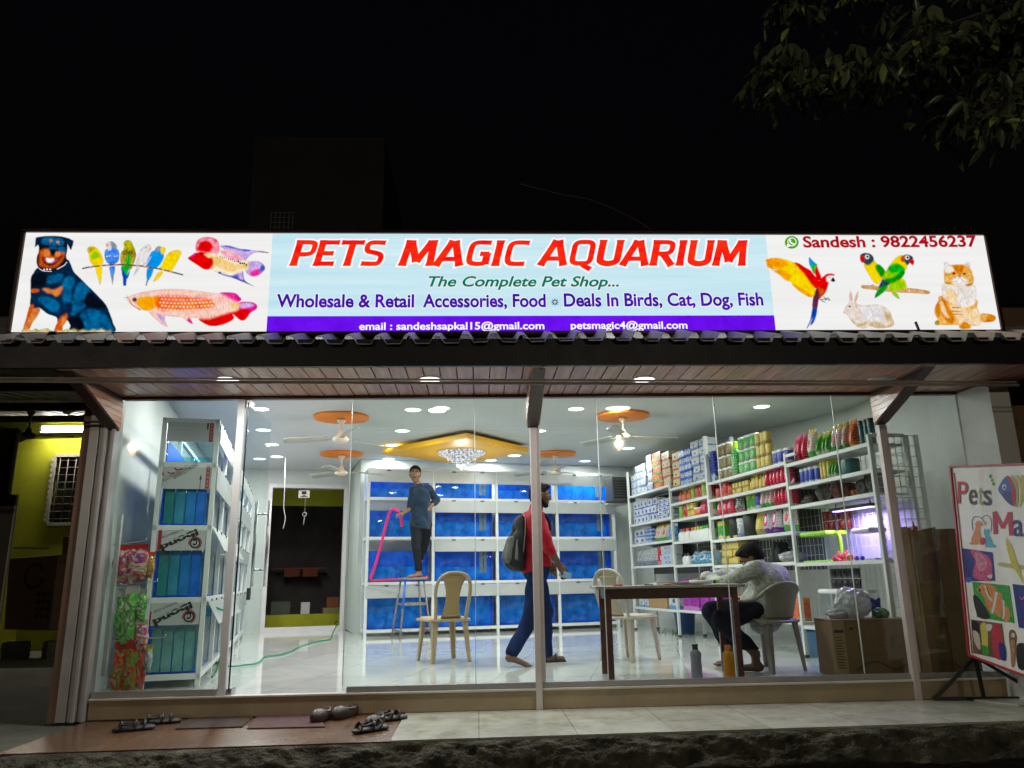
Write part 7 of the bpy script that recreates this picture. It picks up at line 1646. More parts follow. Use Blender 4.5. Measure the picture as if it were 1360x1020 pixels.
# ---- the man sitting at the table end, back to the street
def man_seated():
    y0 = .72; J = lambda px, py, y=y0: atY(px, py, y); base = (2.50, .80, 0.0)
    o = empty('person', base, 0, 'seated man in pale patterned shirt bent over the table, back to the glass', 'person')
    up = V(0,0,1); bdir = unit((-.80,.60,0)); rs = unit(np.cross(bdir, up))       # his right is away from the street, left towards it
    hc = J(997.5, 740.5, .86); fdir = unit((-.72,.35,-.62)); hup = unit((-.45,.05,.85))
    neck0 = J(1006, 748, .84); sL = J(1001, 757, .66); sR = J(1036, 763, 1.02); cS = (sL+sR)/2
    chest = J(1018, 775, .80); waist = J(1023, 802, .78); hip = V(2.50,.82,.52)
    eL = J(958, 776.5, .62); wL = V(2.12,.90,.775); eR = V(2.30,1.16,.80); wR = V(2.06,.99,.778)
    hL = hip+V(-.04,-.09,0); hR = hip+V(.03,.09,0); kL = J(957.5, 824, .62); kR = V(2.12,1.02,.50); aL = J(1003, 868, .68); aR = V(2.32,1.10,.09)
    lo, hi = V(1.72, .25, -.02), V(2.90, 1.40, 1.25)
    def torso(F, g=0.0, k=.04):
        if g == 0: F.limb(neck0, hc+V(.02,0,-.02), .054, .052, .02)
        F.limb(sL, sR, .066+g, .066+g, k); F.ell(chest, V(.175,.115,.16)+g, np.stack([unit(sR-sL), np.cross(up, unit(sR-sL)), up], 1), k); F.limb(chest, waist, .135+g, .132+g, k); F.limb(waist, hip+V(0,0,.02), .135+g, .14+g, k); F.limb(hL, hR, .098+g, .098+g, k)
    def armL(F, g=0.0, t=1.0): F.limb(sL, eL, .056+g, .045+g, .02); F.limb(eL, eL+(wL-eL)*t, .043+g, (.026 if t == 1 else .036)+g, .014)
    def armR(F, g=0.0, t=1.0): F.limb(sR, eR, .056+g, .045+g, .02); F.limb(eR, eR+(wR-eR)*t, .043+g, (.026 if t == 1 else .036)+g, .014)
    def legs(F, g=0.0):
        F.limb(hL, kL, .088+g, .064+g, .03); F.limb(kL, aL, .060+g, .038+g*1.4, .02); F.limb(hR, kR, .088+g, .064+g, .03); F.limb(kR, aR, .060+g, .038+g*1.4, .02)
    B = Field(lo, hi, VX); torso(B); armL(B); armR(B); legs(B); P, Rm = head(B, hc, fdir, hup, 1.02)
    for a, fd in ((aL, unit((-.5,.45,0))), (aR, unit((-.8,.3,0)))):
        f0 = V(a[0], a[1], .042); B.limb(a, f0, .038, .036, .02); B.limb(f0-fd*.03, V(*(f0+fd*.14))-V(0,0,.016), .037, .025, .02)
        for k in range(5): q = f0+fd*(.14-.008*k)+np.cross(fd, up)*(.026-.013*k)-V(0,0,.022); B.limb(q, q+fd*.04, .012, .010, .006)
    hand(B, wL, unit((.1,.95,-.1)), (0,-.1,1), -1, .6); hand(B, wR, unit((-.85,-.4,-.12)), (0,.2,1), 1, .8)
    B.clip((0,0,.002), (0,0,-1)); B.build('body', SKIN2, o, base)
    S_ = Field(lo, hi, VX); torso(S_, .020); armL(S_, .018, .9); armR(S_, .018, .9); S_.limb(neck0, neck0+V(-.015,.0,.02), .072, .064, .015); S_.limb(hip+V(.02,-.03,.02), hip+V(.03,-.05,-.075), .165, .150, .04)
    S_.warp(folds(6, .011, 24)); S_.clip(neck0+V(0,0,.030), unit((-.12,0,1)))
    S_.build('shirt', M('pale_patterned_shirt', (.42,.435,.38), .85, 0, .45, 38, .35, 80, spec=.1), o, base)
    T = Field(lo, hi, VX); legs(T, .016); T.limb(hL, hR, .11, .11, .03); T.warp(folds(8, .008, 30)); T.clip(aL+V(0,0,.035), (0,0,-1)); T.build('trousers', M('navy_trousers', (.012,.016,.032), .8, 0, .3, 14, .2, 80, spec=.08), o, base)
    Hh = Field(hc-.19, hc+.19, .006); hair(Hh, P, Rm, 1.04); Hh.build('hair', HAIRM, o, base); eyes(P, o, base)
    m = MB(); a = wL+unit((.1,.95,-.1))*.12+V(0,0,.005); m.tube([tuple(a), tuple(a+V(.03,.02,.11))], .0045, 6); tag(m.build('pen', PK['bluecap']), 'blue pen in the hand of the seated man', 'pen')
man_seated()
# ------------------------------------------------------------------ packets hung inside the left glass
FOIL = lambda n, cols, s: VM('print_'+n, cols, (2.5,2,5), .2, s)
REDT = FOIL('red_toy_bag', [(0.725,0.029,0.029),(0.850,0.145,0.072),(0.435,0.145,0.174),(0.850,0.797,0.435),(0.652,0.043,0.043)], 41); GRNT = FOIL('green_rope_bag', [(0.087,0.609,0.087),(0.203,0.797,0.145),(0.507,0.850,0.362),(0.043,0.362,0.043),(0.725,0.850,0.580)], 42); MIXT = FOIL('mixed_toy_bag', [(0.850,0.725,0.580),(0.362,0.072,0.507),(0.850,0.145,0.087),(0.850,0.850,0.850),(0.580,0.435,0.116)], 43); LREDT = FOIL('long_red_bag', [(0.652,0.029,0.029),(0.797,0.087,0.043),(0.203,0.435,0.072),(0.435,0.029,0.043),(0.725,0.362,0.290)], 44); YELT = FOIL('yellow_blue_bag', [(0.850,0.725,0.072),(0.145,0.435,0.725),(0.850,0.850,0.850),(0.029,0.072,0.145)], 45)
HEADR = M('red_header_card', (.62,.02,.015), .4, 0, .1, 8); HEADW = M('clear_header', (.55,.58,.52), .3, 0, .1, 8)
def hung(px, py, w, h, Y, mat, hd, label, grp, rz=0.0, seed=0, sway=0.0):
    p = Vector(atY(px, py, Y)); k = 6.3/1020*(6.2+Y)/6.2; w *= k*.86; h *= k
    o = empty('hanging_packet', tuple(p), rz, label, 'packet', grp); rnd = random.Random(seed)
    ph = rnd.uniform(0, 6)
    def fr(s):
        def fn(u, v):
            b = math.sin(math.pi*u)**.6*max(0, math.sin(math.pi*min(1, .08+v*.93)))**.6
            return ((u-.5)*w*(.78+.26*math.sin(math.pi*min(1,v*1.05))+.10*math.sin(v*11+ph))+sway*v*w, s*(.034*b+.006*math.sin(u*14+ph)*math.sin(v*11+ph)*b), -v*h*.86-h*.14+.006*math.sin(u*12+ph))
        return fn
    m = MB(); m.grid(fr(1), 9, 12); m.grid(fr(-1), 9, 12); m.build('bag', mat, o)
    m = MB(); m.box((-w*.44,-.003,-h*.16),(w*.44,.003,0)); m.build('header', hd, o)
    return o
Gp = 'toy packets hung inside the left glass'
for i, (px, py, w, h, Y, mat, hd, lab, rz) in enumerate([
 (163,728,22,44,.20,REDT,HEADR,'red topped toy packet at the back of the upper bunch by the left glass',.5),
 (170,724,26,46,.15,MIXT,HEADR,'red topped packet of purple toys in the middle of the upper bunch',.3),
 (185,723,34,44,.10,MIXT,HEADR,'widest red topped packet of mixed toys at the front of the upper bunch',-.2),
 (201,733,13,32,.14,LREDT,HEADR,'narrow orange packet at the right of the upper bunch',.3),
 (166,782,20,66,.16,GRNT,HEADW,'green packet at the left of the middle bunch by the left glass',.3),
 (177,777,22,70,.12,GRNT,HEADW,'tall green packet at the centre of the middle bunch',0),
 (190,782,18,42,.12,GRNT,HEADW,'shorter green packet at the right of the middle bunch',-.3),
 (189,823,18,36,.11,MIXT,HEADW,'purple and orange packet under the shorter green packet',.1),
 (165,851,24,72,.15,LREDT,HEADR,'long red packet at the left of the lowest bunch by the left glass',.3),
 (178,850,22,76,.11,LREDT,HEADR,'long red and green packet in the middle of the lowest bunch',0),
 (190,850,16,66,.13,REDT,HEADR,'slim red packet at the right of the lowest bunch',-.2),
 (199,856,11,32,.10,YELT,M('yellow_header', (.6,.5,.04), .4),'small yellow and blue packet beside the slim red packet',0)]):
    hung(px, py, w, h, Y, mat, hd, lab, Gp, rz, i, .1*math.sin(i*2))
peg = tag(empty('peg_rail', (-2.83,.10,1.0)), 'slim white rail with long hooks inside the left end of the glass', 'rail')
m = MB(); m.box((-2.845,.08,.15),(-2.815,.11,1.35)); m.build('rail', WIRE, peg, world=True)
for px, py, x2 in ((172,722,232),(180,776,247),(170,850,258),(176,846,226)):
    a = Vector(atY(150, py+2, .13)); b = Vector(atY(x2-38, py-4, .13)); m = MB(); m.tube([a, b, b+Vector((0,0,.02))], .004, 6); m.build('hook', WIRE, peg, world=True)
# ------------------------------------------------------------------ mats and footwear on the step
m = MB(); a = [atZ(x, y, -.1485) for x, y in ((233,969),(322,966),(335,953),(252,955))]; m.prism([Vector(p) for p in a], (0,0,.007)); tag(m.build('door_mat', M('dark_brown_mat', (.055,.036,.028), .95, 0, .5, 30, .5, 120)), 'thin dark brown mat on the tiles left of the pink mat', 'mat')
m = MB(); a = [atZ(x, y, -.1485) for x, y in ((328,968.5),(432,966),(421,949.5),(342,952))]; m.prism([Vector(p) for p in a], (0,0,.007)); tag(m.build('door_mat', M('faded_pink_mat', (.115,.058,.058), .95, 0, .35, 25, .5, 120)), 'faded pink mat on the brown tiles under the brown clogs', 'mat')
SHB = M('brown_shoe_leather', (.05,.035,.03), .4, 0, .4, 14); SHK = M('dark_sandal', (.025,.025,.027), .5, 0, .4, 14); SOLE = M('grey_insole', (.20,.19,.18), .7, 0, .3, 14)
def shoe(px, py, rz, kind, mat, label, grp, L=.27, z=-.149):
    p = atZ(px, py, z+.02); o = empty('shoe' if kind == 'clog' else 'sandal', (float(p[0]), float(p[1]), z), rz, label, 'shoe', grp)
    F = Field(V(-.18,-.09,-.01), V(.18,.09,.13), .0055)
    if kind == 'clog':
        F.limb((-.09,0,.030),(.085,0,.030), .040,.046,.02); F.ell((.055,0,.042), (.085,.048,.045), None, .02); F.ell((-.095,0,.045), (.045,.038,.045), None, .02); F.limb((-.05,0,.03),(.03,0,.03),.043,.043,.02)
        F.ell((-.045,0,.085), (.075,.030,.050), None, .008, True); F.clip((0,0,0),(0,0,-1)); F.build('upper', mat, o, (0,0,0))
        m = MB(); m.tube(catmull([(-.12,0,.066),(-.07,.036,.062),(.01,.040,.066),(.035,0,.080),(.01,-.040,.066),(-.07,-.036,.062)], 5, True), .0055, 6); m.build('trim', M('pale_shoe_trim', (.30,.24,.20), .5), o)
    else:
        F.limb((-.10,0,.014),(.09,0,.014), .038,.048,.01, flat=((0,0,1),.40)); F.clip((0,0,0),(0,0,-1)); F.build('sole', mat, o, (0,0,0))
        for x, h, w in ((.055,.060,.045),(.0,.065,.042),(-.09,.062,.036)):
            m = MB(); m.tube(catmull([(x,-w,.015),(x+.01,-w*.8,h*.75),(x+.012,0,h),(x+.01,w*.8,h*.75),(x,w,.015)], 5), .013, 8, flat=.45); m.build('strap', mat, o)
        m = MB(); m.tube(catmull([(.0,.03,.055),(-.05,.038,.045),(-.09,.03,.05)], 5), .008, 6); m.tube(catmull([(.0,-.03,.055),(-.05,-.038,.045),(-.09,-.03,.05)], 5), .008, 6); m.build('side_strap', mat, o)
        m = MB(); m.cbox((.005,-.036,.055),(.02,.006,.016)); m.build('buckle', STEEL, o)
    return o
shoe(178,966,R(25),'sandal',SHK,'dark strappy sandal on the tiles nearest the left column','footwear on the step'); shoe(214,957,R(20),'sandal',SHK,'dark strappy sandal close to the plinth left of the dark mat','footwear on the step')
shoe(427,953,R(-102),'clog',SHB,'brown slip-on clog on the pink mat corner','footwear on the step'); shoe(458,949,R(-118),'clog',SHB,'brown slip-on clog right of the pink mat','footwear on the step')
shoe(492,967,R(40),'sandal',SHK,'black sandal lying nearest the broken step edge','footwear on the step'); shoe(517,953,R(30),'sandal',SHK,'black sandal against the corner of the pale tiles','footwear on the step')
shoe(498,962,R(-100),'clog',SHK,'black clog standing between the two black sandals','footwear on the step',z=-.149)
# ------------------------------------------------------------------ the standing banner at the right end
B0 = Vector(atY(1288,870,-.12)); T0 = Vector(atY(1263.5,620,-.10)); B1 = Vector(atY(1360,897,-.66)); T1 = Vector(atY(1360,617.5,-.66))
bn0 = (B1-B0).cross(T0-B0).normalized(); bn0 = bn0 if bn0.y < 0 else -bn0
bnr = empty('standing_banner', (float(B0.x)+.1, float(B0.y)-.2, -.146), 0, 'white pet shop banner in a red frame on a black tripod by the right wall', 'banner')
def bq(px, py, lift=.003):
    p = Vector(at(px, py, tuple(bn0), bn0.dot(B0))); return p+bn0*lift
TRp, BRp = bq(1460,613,0), bq(1460,934,0); TLp, BLp = bq(1263.5,620,0), bq(1288,870,0)
def bbuild(mb, name, mat, **k): return mb.build(name, mat, bnr, world=True, **k)
BW = M('banner_vinyl', (.78,.78,.74), .45, 0, .08, 2)
m = MB(); m.prism([TLp, TRp, BRp, BLp], -bn0*.012); bbuild(m, 'panel', BW)
RF = M('red_frame', (.38,.03,.04), .4)
m = MB()
for a, b in ((TLp,TRp),(TRp,BRp),(BRp,BLp),(BLp,TLp)): m.beam(a+bn0*.004, b+bn0*.004, .016, .02, up=tuple(bn0))
bbuild(m, 'frame', RF)
m = MB(); m.beam(bq(1268,628,.005), bq(1292,868,.005), .006, .004, up=tuple(bn0)); bbuild(m, 'inner_line', RF)
class BPic(Pic):
    def P(s, p): return bq(s.x0+p[0]/s.sc, s.y0+p[1]/s.sc, .0025+.0002*s.n)
    def done(s): return s.mb.build(s.name, s.mats, bnr, world=True, fix=False)
I = lambda n, c, v=.15: M('banner_ink_'+n, c, .5, 0, v, 40)
iR, iN, iK, iG, iB, iO, iT, iY, iW, iP, iGr = I('red',(.45,.03,.06)), I('navy',(.03,.05,.18)), I('khaki',(.45,.42,.18)), I('grey',(.05,.05,.055)), I('blue',(.03,.12,.45)), I('orange',(.60,.22,.06),.25), I('teal',(.08,.40,.48)), I('yellow',(.55,.48,.08)), I('white',(.6,.6,.57),.05), I('pink',(.55,.08,.20),.5), I('green',(.03,.30,.04),.5)
iNv, iBr, iBk, iLt = I('deep_blue',(.02,.03,.20),.4), I('brown',(.16,.08,.04),.5), I('black',(.012,.012,.014)), I('pale',(.50,.46,.38),.2)
def bt(s, x0, x1, y0, y1, cap, mat, off=.03):
    mb = MB(); A, B = bq(x0, y0), bq(x1, y1); H = (bq(x0, y0-cap)-A).length; put_text(mb, s, A, B, H, tuple(bn0), off*.0+.008, 0, .003); bbuild(mb, 'lettering', mat, fix=False)
bt('P',1273,1286.5,668.5,669,29,iR); bt('e',1287.5,1298.5,669.5,670,29,iG); bt('t',1300,1306,670,670.5,29,iK); bt('s',1307,1317.5,670.5,671,29,iG)
bt('a',1346.5,1360,711.5,712,31,iN); bt('gic',1362,1400,713,715,31,iN)
p_ = BPic('fish_mark', 1250, 610, 3.518)
p_.poly(iB, [(268,140),(290,95),(312,82),(330,130),(340,215),(310,200),(285,170)]); p_.poly(iN, [(285,165),(310,150),(335,160),(338,215),(310,200)]); p_.el(iW, 296, 130, 10, 14); p_.el(iBk, 297, 132, 5, 7)
p_.poly(iR, [(305,80),(325,85),(345,130),(350,185),(345,222),(335,200),(328,130)]); p_.poly(iK, [(328,78),(350,95),(362,150),(358,220),(350,215),(352,150)]); p_.poly(iY, [(352,75),(372,95),(385,150),(375,215),(366,215),(372,150)]); p_.poly(iK, [(375,78),(400,100),(405,215),(388,205)])
p_.el(iGr, 232, 80, 6, 10); p_.el(iGr, 240, 98, 5, 6); p_.el(iGr, 246, 115, 6, 8); p_.done()
p_ = BPic('pet_silhouettes', 1250, 610, 3.518)
p_.line(iG, [(150,330),(145,290),(160,268),(190,275),(205,300)], 3); p_.line(iG, [(190,275),(215,262),(235,285),(235,340)], 3)
p_.poly(iO, [(160,300),(166,290),(176,286),(184,290),(196,300),(194,310),(182,314),(184,340),(192,372),(204,392),(204,400),(184,400),(178,380),(174,398),(136,398),(130,388),(140,392),(144,366),(156,336),(162,316)], False)
p_.poly(iT, [(200,338),(204,322),(210,330),(218,330),(224,322),(228,340),(226,354),(236,372),(244,396),(258,402),(256,412),(220,412),(216,392),(214,412),(208,412),(212,376),(204,356)], False); p_.poly(iR, [(185,372),(200,366),(212,374),(208,392),(196,398),(186,392)]); p_.el(iK, 207, 300, 5, 8); p_.done()
p_ = BPic('lettering', 1250, 610, 3.518)
p_.line(iR, [(256,350),(252,245)], 22); p_.line(iR, [(252,245),(290,322)], 17); p_.line(iR, [(290,322),(322,248)], 17); p_.line(iR, [(322,246),(330,356)], 22); p_.done()
def frame_(name, pts, mat):
    p = BPic(name, 1250, 610, 3.518); p.poly(mat, pts, False); return p
p_ = frame_('pink_fish_photo', [(98,415),(242,435),(254,568),(116,570)], iNv); p_.poly(iP, [(140,425),(180,430),(232,470),(236,560),(190,565),(150,545),(160,480)]); p_.poly(I('rose',(.6,.22,.36),.5), [(160,440),(200,450),(215,500),(180,520)]); p_.poly(iW, [(215,545),(240,540),(235,558)]); p_.poly(iB, [(116,555),(140,550),(140,572),(122,574)]); p_.done()
p_ = frame_('orange_fish_photo', [(146,572),(320,590),(344,766),(168,738)], iGr); p_.poly(iBk, [(150,640),(180,650),(230,738),(175,735)]); p_.poly(iO, [(170,610),(200,580),(240,590),(262,620),(255,690),(240,715),(215,690),(200,640)]); p_.poly(iO, [(255,640),(280,625),(292,680),(280,735),(250,715)]); p_.poly(iO, [(295,700),(315,690),(322,745),(298,755)]); p_.line(iW, [(205,590),(222,640),(240,660)], (8,12)); p_.line(iW, [(262,620),(250,680),(240,720)], 12); p_.line(iW, [(293,660),(296,720),(290,745)], 9); p_.el(iBk, 182, 612, 6, 7); p_.line(iBk, [(215,600),(232,640)], 3); p_.done()
p_ = frame_('parrots_photo', [(140,748),(286,768),(306,940),(152,905)], iBr); p_.poly(iY, [(185,775),(210,765),(220,830),(215,905),(195,900),(190,830)]); p_.poly(iR, [(240,780),(275,775),(290,850),(290,930),(255,925),(240,850)]); p_.poly(iW, [(215,770),(240,775),(232,800),(215,800)]); p_.poly(iBk, [(145,755),(175,765),(180,820),(150,800)]); p_.poly(iGr, [(195,870),(220,880),(222,912),(196,905)]); p_.poly(iLt, [(150,800),(180,820),(185,890),(160,860)]); p_.poly(iNv, [(270,860),(300,870),(304,936),(280,930)]); p_.done()
p_ = BPic('cockatiel_picture', 1250, 610, 3.518); p_.poly(iK, [(275,482),(330,488),(400,500),(400,518),(280,500)]); p_.poly(iY, [(303,385),(312,375),(335,410),(350,460),(372,520),(385,580),(365,545),(330,490),(312,430)]); p_.line(iY, [(312,385),(306,360)], (6,1)); p_.el(iO, 313, 398, 4, 5); p_.done()
p_ = frame_('blue_photo', [(334,582),(470,600),(490,810),(364,786)], iNv); p_.line(iP, [(368,640),(378,655),(390,640)], 5); p_.done()
p_ = BPic('dogs_picture', 1250, 610, 3.518); p_.poly(iBr, [(318,810),(340,798),(355,830),(352,860),(345,960),(330,965),(325,900)]); p_.poly(I('tan',(.34,.18,.09),.4), [(325,860),(345,850),(345,955),(332,960)]); p_.poly(iBk, [(355,870),(395,862),(420,900),(400,980),(360,970)]); p_.el(iLt, 338, 822, 9, 12); p_.done()
# tripod
m = MB(); ax = bq(1290,872,-.03); l0 = Vector(atZ(1240,925,-.135)); l0.y = min(l0.y, -.06)
l0 = Vector(atY(1240,924,-.08)); l0.z = -.132; r0 = l0+Vector((.86,-.10,0)); md_ = ax.lerp(l0, .0)
m.beam(l0, r0, .024, .024); bbuild(m, 'base_bar', BLACKM)
for q in (l0+Vector((.01,0,.0)), Vector((ax.x+.02, ax.y, -.132)), r0+Vector((-.06,0,0))):
    m = MB(); m.beam(ax, q, .022, .022); bbuild(m, 'leg', BLACKM)
m = MB(); m.beam(ax, (TLp+BLp)/2+bn0*-.03, .02, .02); bbuild(m, 'mast', BLACKM)
m = MB(); a = atZ(1292,931,-.146); m.hexa([(a[0],-.16,-.145),(a[0]+.8,-.16,-.145),(a[0]+.8,-.42,-.145),(a[0]+.16,-.42,-.145)],[(a[0],-.16,-.133),(a[0]+.8,-.16,-.133),(a[0]+.8,-.42,-.133),(a[0]+.16,-.42,-.133)]); tag(m.build('loose_tile', WTILE), 'loose pale tile lying under the banner stand', 'tile')
# ------------------------------------------------------------------ the yard and neighbour's house on the left
YW = 7.0
hs = tag(empty('neighbour_house', (-7.0, YW, -.17)), 'lime green neighbouring house wall with a barred window under a tin roof', 'house')
ya = lambda px, py, Y=YW: Vector(atY(px, py, Y))
w0, w1 = ya(76,607), ya(139,694); zt2, zb2 = w0.z, ya(76,694).z; roofz = ya(80,566).z
m = MB(); m.box((-11,YW,-.17),(w0.x,YW+.15,roofz+.2)); m.box((w1.x,YW,-.17),(-4.75,YW+.15,roofz+.2)); m.box((w0.x,YW,-.17),(w1.x,YW+.15,zb2)); m.box((w0.x,YW,zt2),(w1.x,YW+.15,roofz+.2)); m.build('wall', GREENW, hs, world=True)
m = MB(); t = .05
m.box((w0.x-.02,YW-.02,zb2-t),(w1.x+.02,YW+.04,zb2)); m.box((w0.x-.02,YW-.02,zt2),(w1.x+.02,YW+.04,zt2+t)); m.box((w0.x-t,YW-.02,zb2),(w0.x,YW+.04,zt2)); m.box((w1.x,YW-.02,zb2),(w1.x+t,YW+.04,zt2)); wf = m.build('window', M('window_frame_white', (.45,.44,.38), .5), hs, world=True)
m = MB(); m.box((w0.x,YW+.08,zb2),(w1.x,YW+.10,zt2)); m.build('dark_pane', M('dark_window', (.035,.038,.03), .15, 0, .6, 3), wf, world=False)
m = MB()
for k in range(9): z = lerp(zb2, zt2, (k+.5)/9); m.tube([(w0.x,YW-.005,z),(w1.x,YW-.005,z)], .007, 5)
for k in range(7): x = lerp(w0.x, w1.x, (k+.5)/7); m.tube([(x,YW-.006,zb2),(x,YW-.006,zt2)], .009, 5)
m.build('grille', M('rusty_bar', (.10,.09,.07), .6, .3, .3, 10), wf)
for k in range(12): z = lerp(zb2, zt2, (k+.3)/12); m2 = MB(); m2.box((w0.x-.075,YW-.03,z),(w0.x-.052,YW-.002,z+.05)); m2.build('ledge_block', M('window_frame_white', (.45,.44,.38)), wf)
for c in KIDS.get(wf.name, []): c.parent = wf; c.matrix_parent_inverse = Matrix.Identity(4); c.location = -Vector(hs.location)
tl = ya(59,570,YW-.06); tr = ya(136,571,YW-.06)
o = empty('tube_light', tuple(tl), 0, 'long lit tube light fixed under the tin roof on the lime wall', 'tube light')
m = MB(); m.tube([(0,-.05,0),(tr.x-tl.x,-.05,0)], .022, 10); m.build('tube', EM('tube_glow', (1.0,.93,.80), 220.0), o)
m = MB(); m.box((-.06,-.02,-.06),(tr.x-tl.x+.06,.055,.05)); m.box((-.05,-.07,-.025),(-.005,-.02,.025)); m.build('batten', M('tube_batten', (.5,.48,.42), .5), o)
m = MB(); xs2 = []; x = -10.5
while x < -3.0: xs2 += [x, x+.34*.205, x+.48*.205, x+.68*.205, x+.88*.205]; x += .205
roof(m, xs2, -.88, 2.50, YW+.15, roofz+.10, .045, 8, 4); sr = m.build('tin_roof', M('tin_sheet', (.30,.30,.27), .45, .5, .4, 3), hs, world=True, solid=.004)
m = MB()
for y in (1.2, 3.4, 5.4): z = lerp(2.50, roofz+.1, (y+.88)/(YW+1.03))-.07; m.box((-10.5,y,z-.05),(-3.6-.22*y,y+.06,z+.045))
m.build('purlin', M('black_purlin', (.02,.02,.02), .6, 0, .3, 5), hs, world=True)
# dark shed side at the far left with a leaning board
e0 = ya(27,545,3.6)
o = empty('shed_panel', (float(e0.x)-1.2, 3.6, -.17), 0, 'dull grey shed partition at the far left under the tin roof', 'partition'); m = MB(); m.box((e0.x-2.4,3.6,.2),(e0.x,3.66,2.75)); m.build('sheet', M('grey_shed_sheet', (.13,.125,.115), .7, 0, .3, 2), o, world=True); m = MB(); m.box((e0.x-.05,3.54,-.17),(e0.x+.03,3.59,2.75)); m.build('post', M('black_purlin', (.02,.02,.02)), o, world=True)
a, b, c, d_ = ya(22,657,2.6), ya(-5,840,2.5), ya(-120,840,2.5), ya(-120,650,2.6); b.z = -.168; c.z = -.168
o = empty('plywood_board', (float(b.x), 2.55, -.17), 0, 'dark plywood board with a pale edge leaning at the far left', 'board'); m = MB(); m.prism([a, b, c, d_], (0,.03,0)); m.build('sheet', M('dark_ply', (.045,.035,.03), .7, 0, .3, 3), o, world=True); m = MB(); m.beam(a+Vector((.012,-.0,0)), b+Vector((.012,0,0)), .014, .035); m.build('edge_strip', M('pale_edge', (.40,.37,.30), .6), o, world=True)
# cartons in the yard
def ycarton(name, pts, Y, th, mat, label, rot=0):
    P = [ya(x, y, Y) for x, y in pts]; m = MB(); m.prism(P, (0,th,0)); o = tag(m.build(name, mat, bevel=.01), label, 'carton'); return o, P
BIG = M('dull_carton', (.17,.095,.06), .8, 0, .2, 2.5, .1, 20)
o1, PB = ycarton('yard_carton', [(12,742),(103,735),(92,838),(5,836)], 5.3, .55, BIG, 'big dull brown carton standing in front of the lime wall')
m = MB(); cc = ya(46,765,5.3)+Vector((0,-.004,0)); pts = []
for q in range(19):
    t = q/18*5.6+.5
    for r_ in (.15,.11): pts.append(cc+Vector((r_*math.cos(t),0,r_*1.25*math.sin(t))))
m.add(pts, [(2*q,2*q+1,2*q+3,2*q+2) for q in range(18)])
for k in range(4):
    for j in range(3): m.box((cc.x+.07+j*.07,cc.y-.001,cc.z-.28-k*.10),(cc.x+.12+j*.07,cc.y+.0005,cc.z-.22-k*.10))
tgt = m.build('faded_mark', INKC, o1, world=False)
ycarton('yard_carton', [(83,712),(98,712),(98,736),(82,737)], 5.5, .2, KRAFT, 'small brown carton on top of the big dull carton')
ycarton('yard_carton', [(88,741),(107,745),(100,800),(88,800)], 5.95, .3, BIG, 'narrow brown carton half hidden behind the big dull carton')
m = MB(); m.beam(ya(14,727.5,5.35)+Vector((0,.1,.0)), ya(60,727.5,5.35)+Vector((0,.1,0)), .05, .03); tag(m.build('wood_strip', M('pale_edge', (.40,.37,.30))), 'pale wood strip lying along the top of the big dull carton', 'strip')
for k, (x, lab) in enumerate(((-.0,'grey concrete block under the left of the big dull carton'),(.55,'grey concrete block under the right of the big dull carton'))):
    q = ya(24, 846, 5.5); rough_block('yard_block', (q.x+x, 5.5, -.17+.12), (.26,.3,.25), .1*k, M('grey_block', (.16,.16,.14), .95, 0, .4, 8, .6, 30), lab, 'block', .015)
# dark ceiling fan and odd things under the tin roof
q = ya(38,573,4.6); zr = lerp(2.50, roofz+.1, (4.6+.88)/(YW+1.03))
fan('ceiling_fan', (q.x, 4.6, zr-.03), float(zr-q.z)+.02, R(15), 'dark ceiling fan hanging under the tin roof at the left', (M('dark_fan_blade', (.03,.03,.03), .5), M('dark_fan_body', (.02,.02,.02), .5)), None, .40)
q = ya(90,541,4.0); zr = lerp(2.50, roofz+.1, (4.0+.88)/(YW+1.03))
o = empty('hanging_bulb', tuple(q), 0, 'unlit pale bulb hanging from a wire under the tin roof', 'bulb'); m = MB(); m.lathe([(0,-.10),(.05,-.08),(.065,-.03),(.04,.02),(.025,.06),(0,.06)], n=14, caps=False); m.build('globe', M('pale_bulb', (.5,.5,.46), .3), o); m = MB(); m.tube([(0,0,.06),(.03,0,.3),(0,0,float(zr-q.z))], .008, 6); m.build('wire', BLACKM, o)
q = ya(99,528,4.0); rnd = random.Random(12); m = MB()
for k in range(26): c_ = q+Vector((rnd.uniform(-.04,.04), rnd.uniform(-.03,.03), rnd.uniform(-.18,.08))); m.lathe([(0,-.025),(.025,0),(0,.025)], tuple(c_), 6, caps=False)
m.tube([q+Vector((0,0,.05)), q+Vector((0,0,float(zr-q.z)))], .005, 5)
tag(m.build('flower_garland', M('red_petals', (.36,.04,.02), .7, 0, .4, 20)), 'small red flower garland hanging under the tin roof by the left bracket', 'garland')
# pale pipe lying in the near left corner
a, b = Vector(atZ(-12,975,-.30)), Vector(atZ(34,1032,-.42)); m = MB(); m.tube([a, b], .022, 10); tag(m.build('metal_pipe', STEEL), 'pale metal pipe slanting in the bottom left corner', 'pipe')
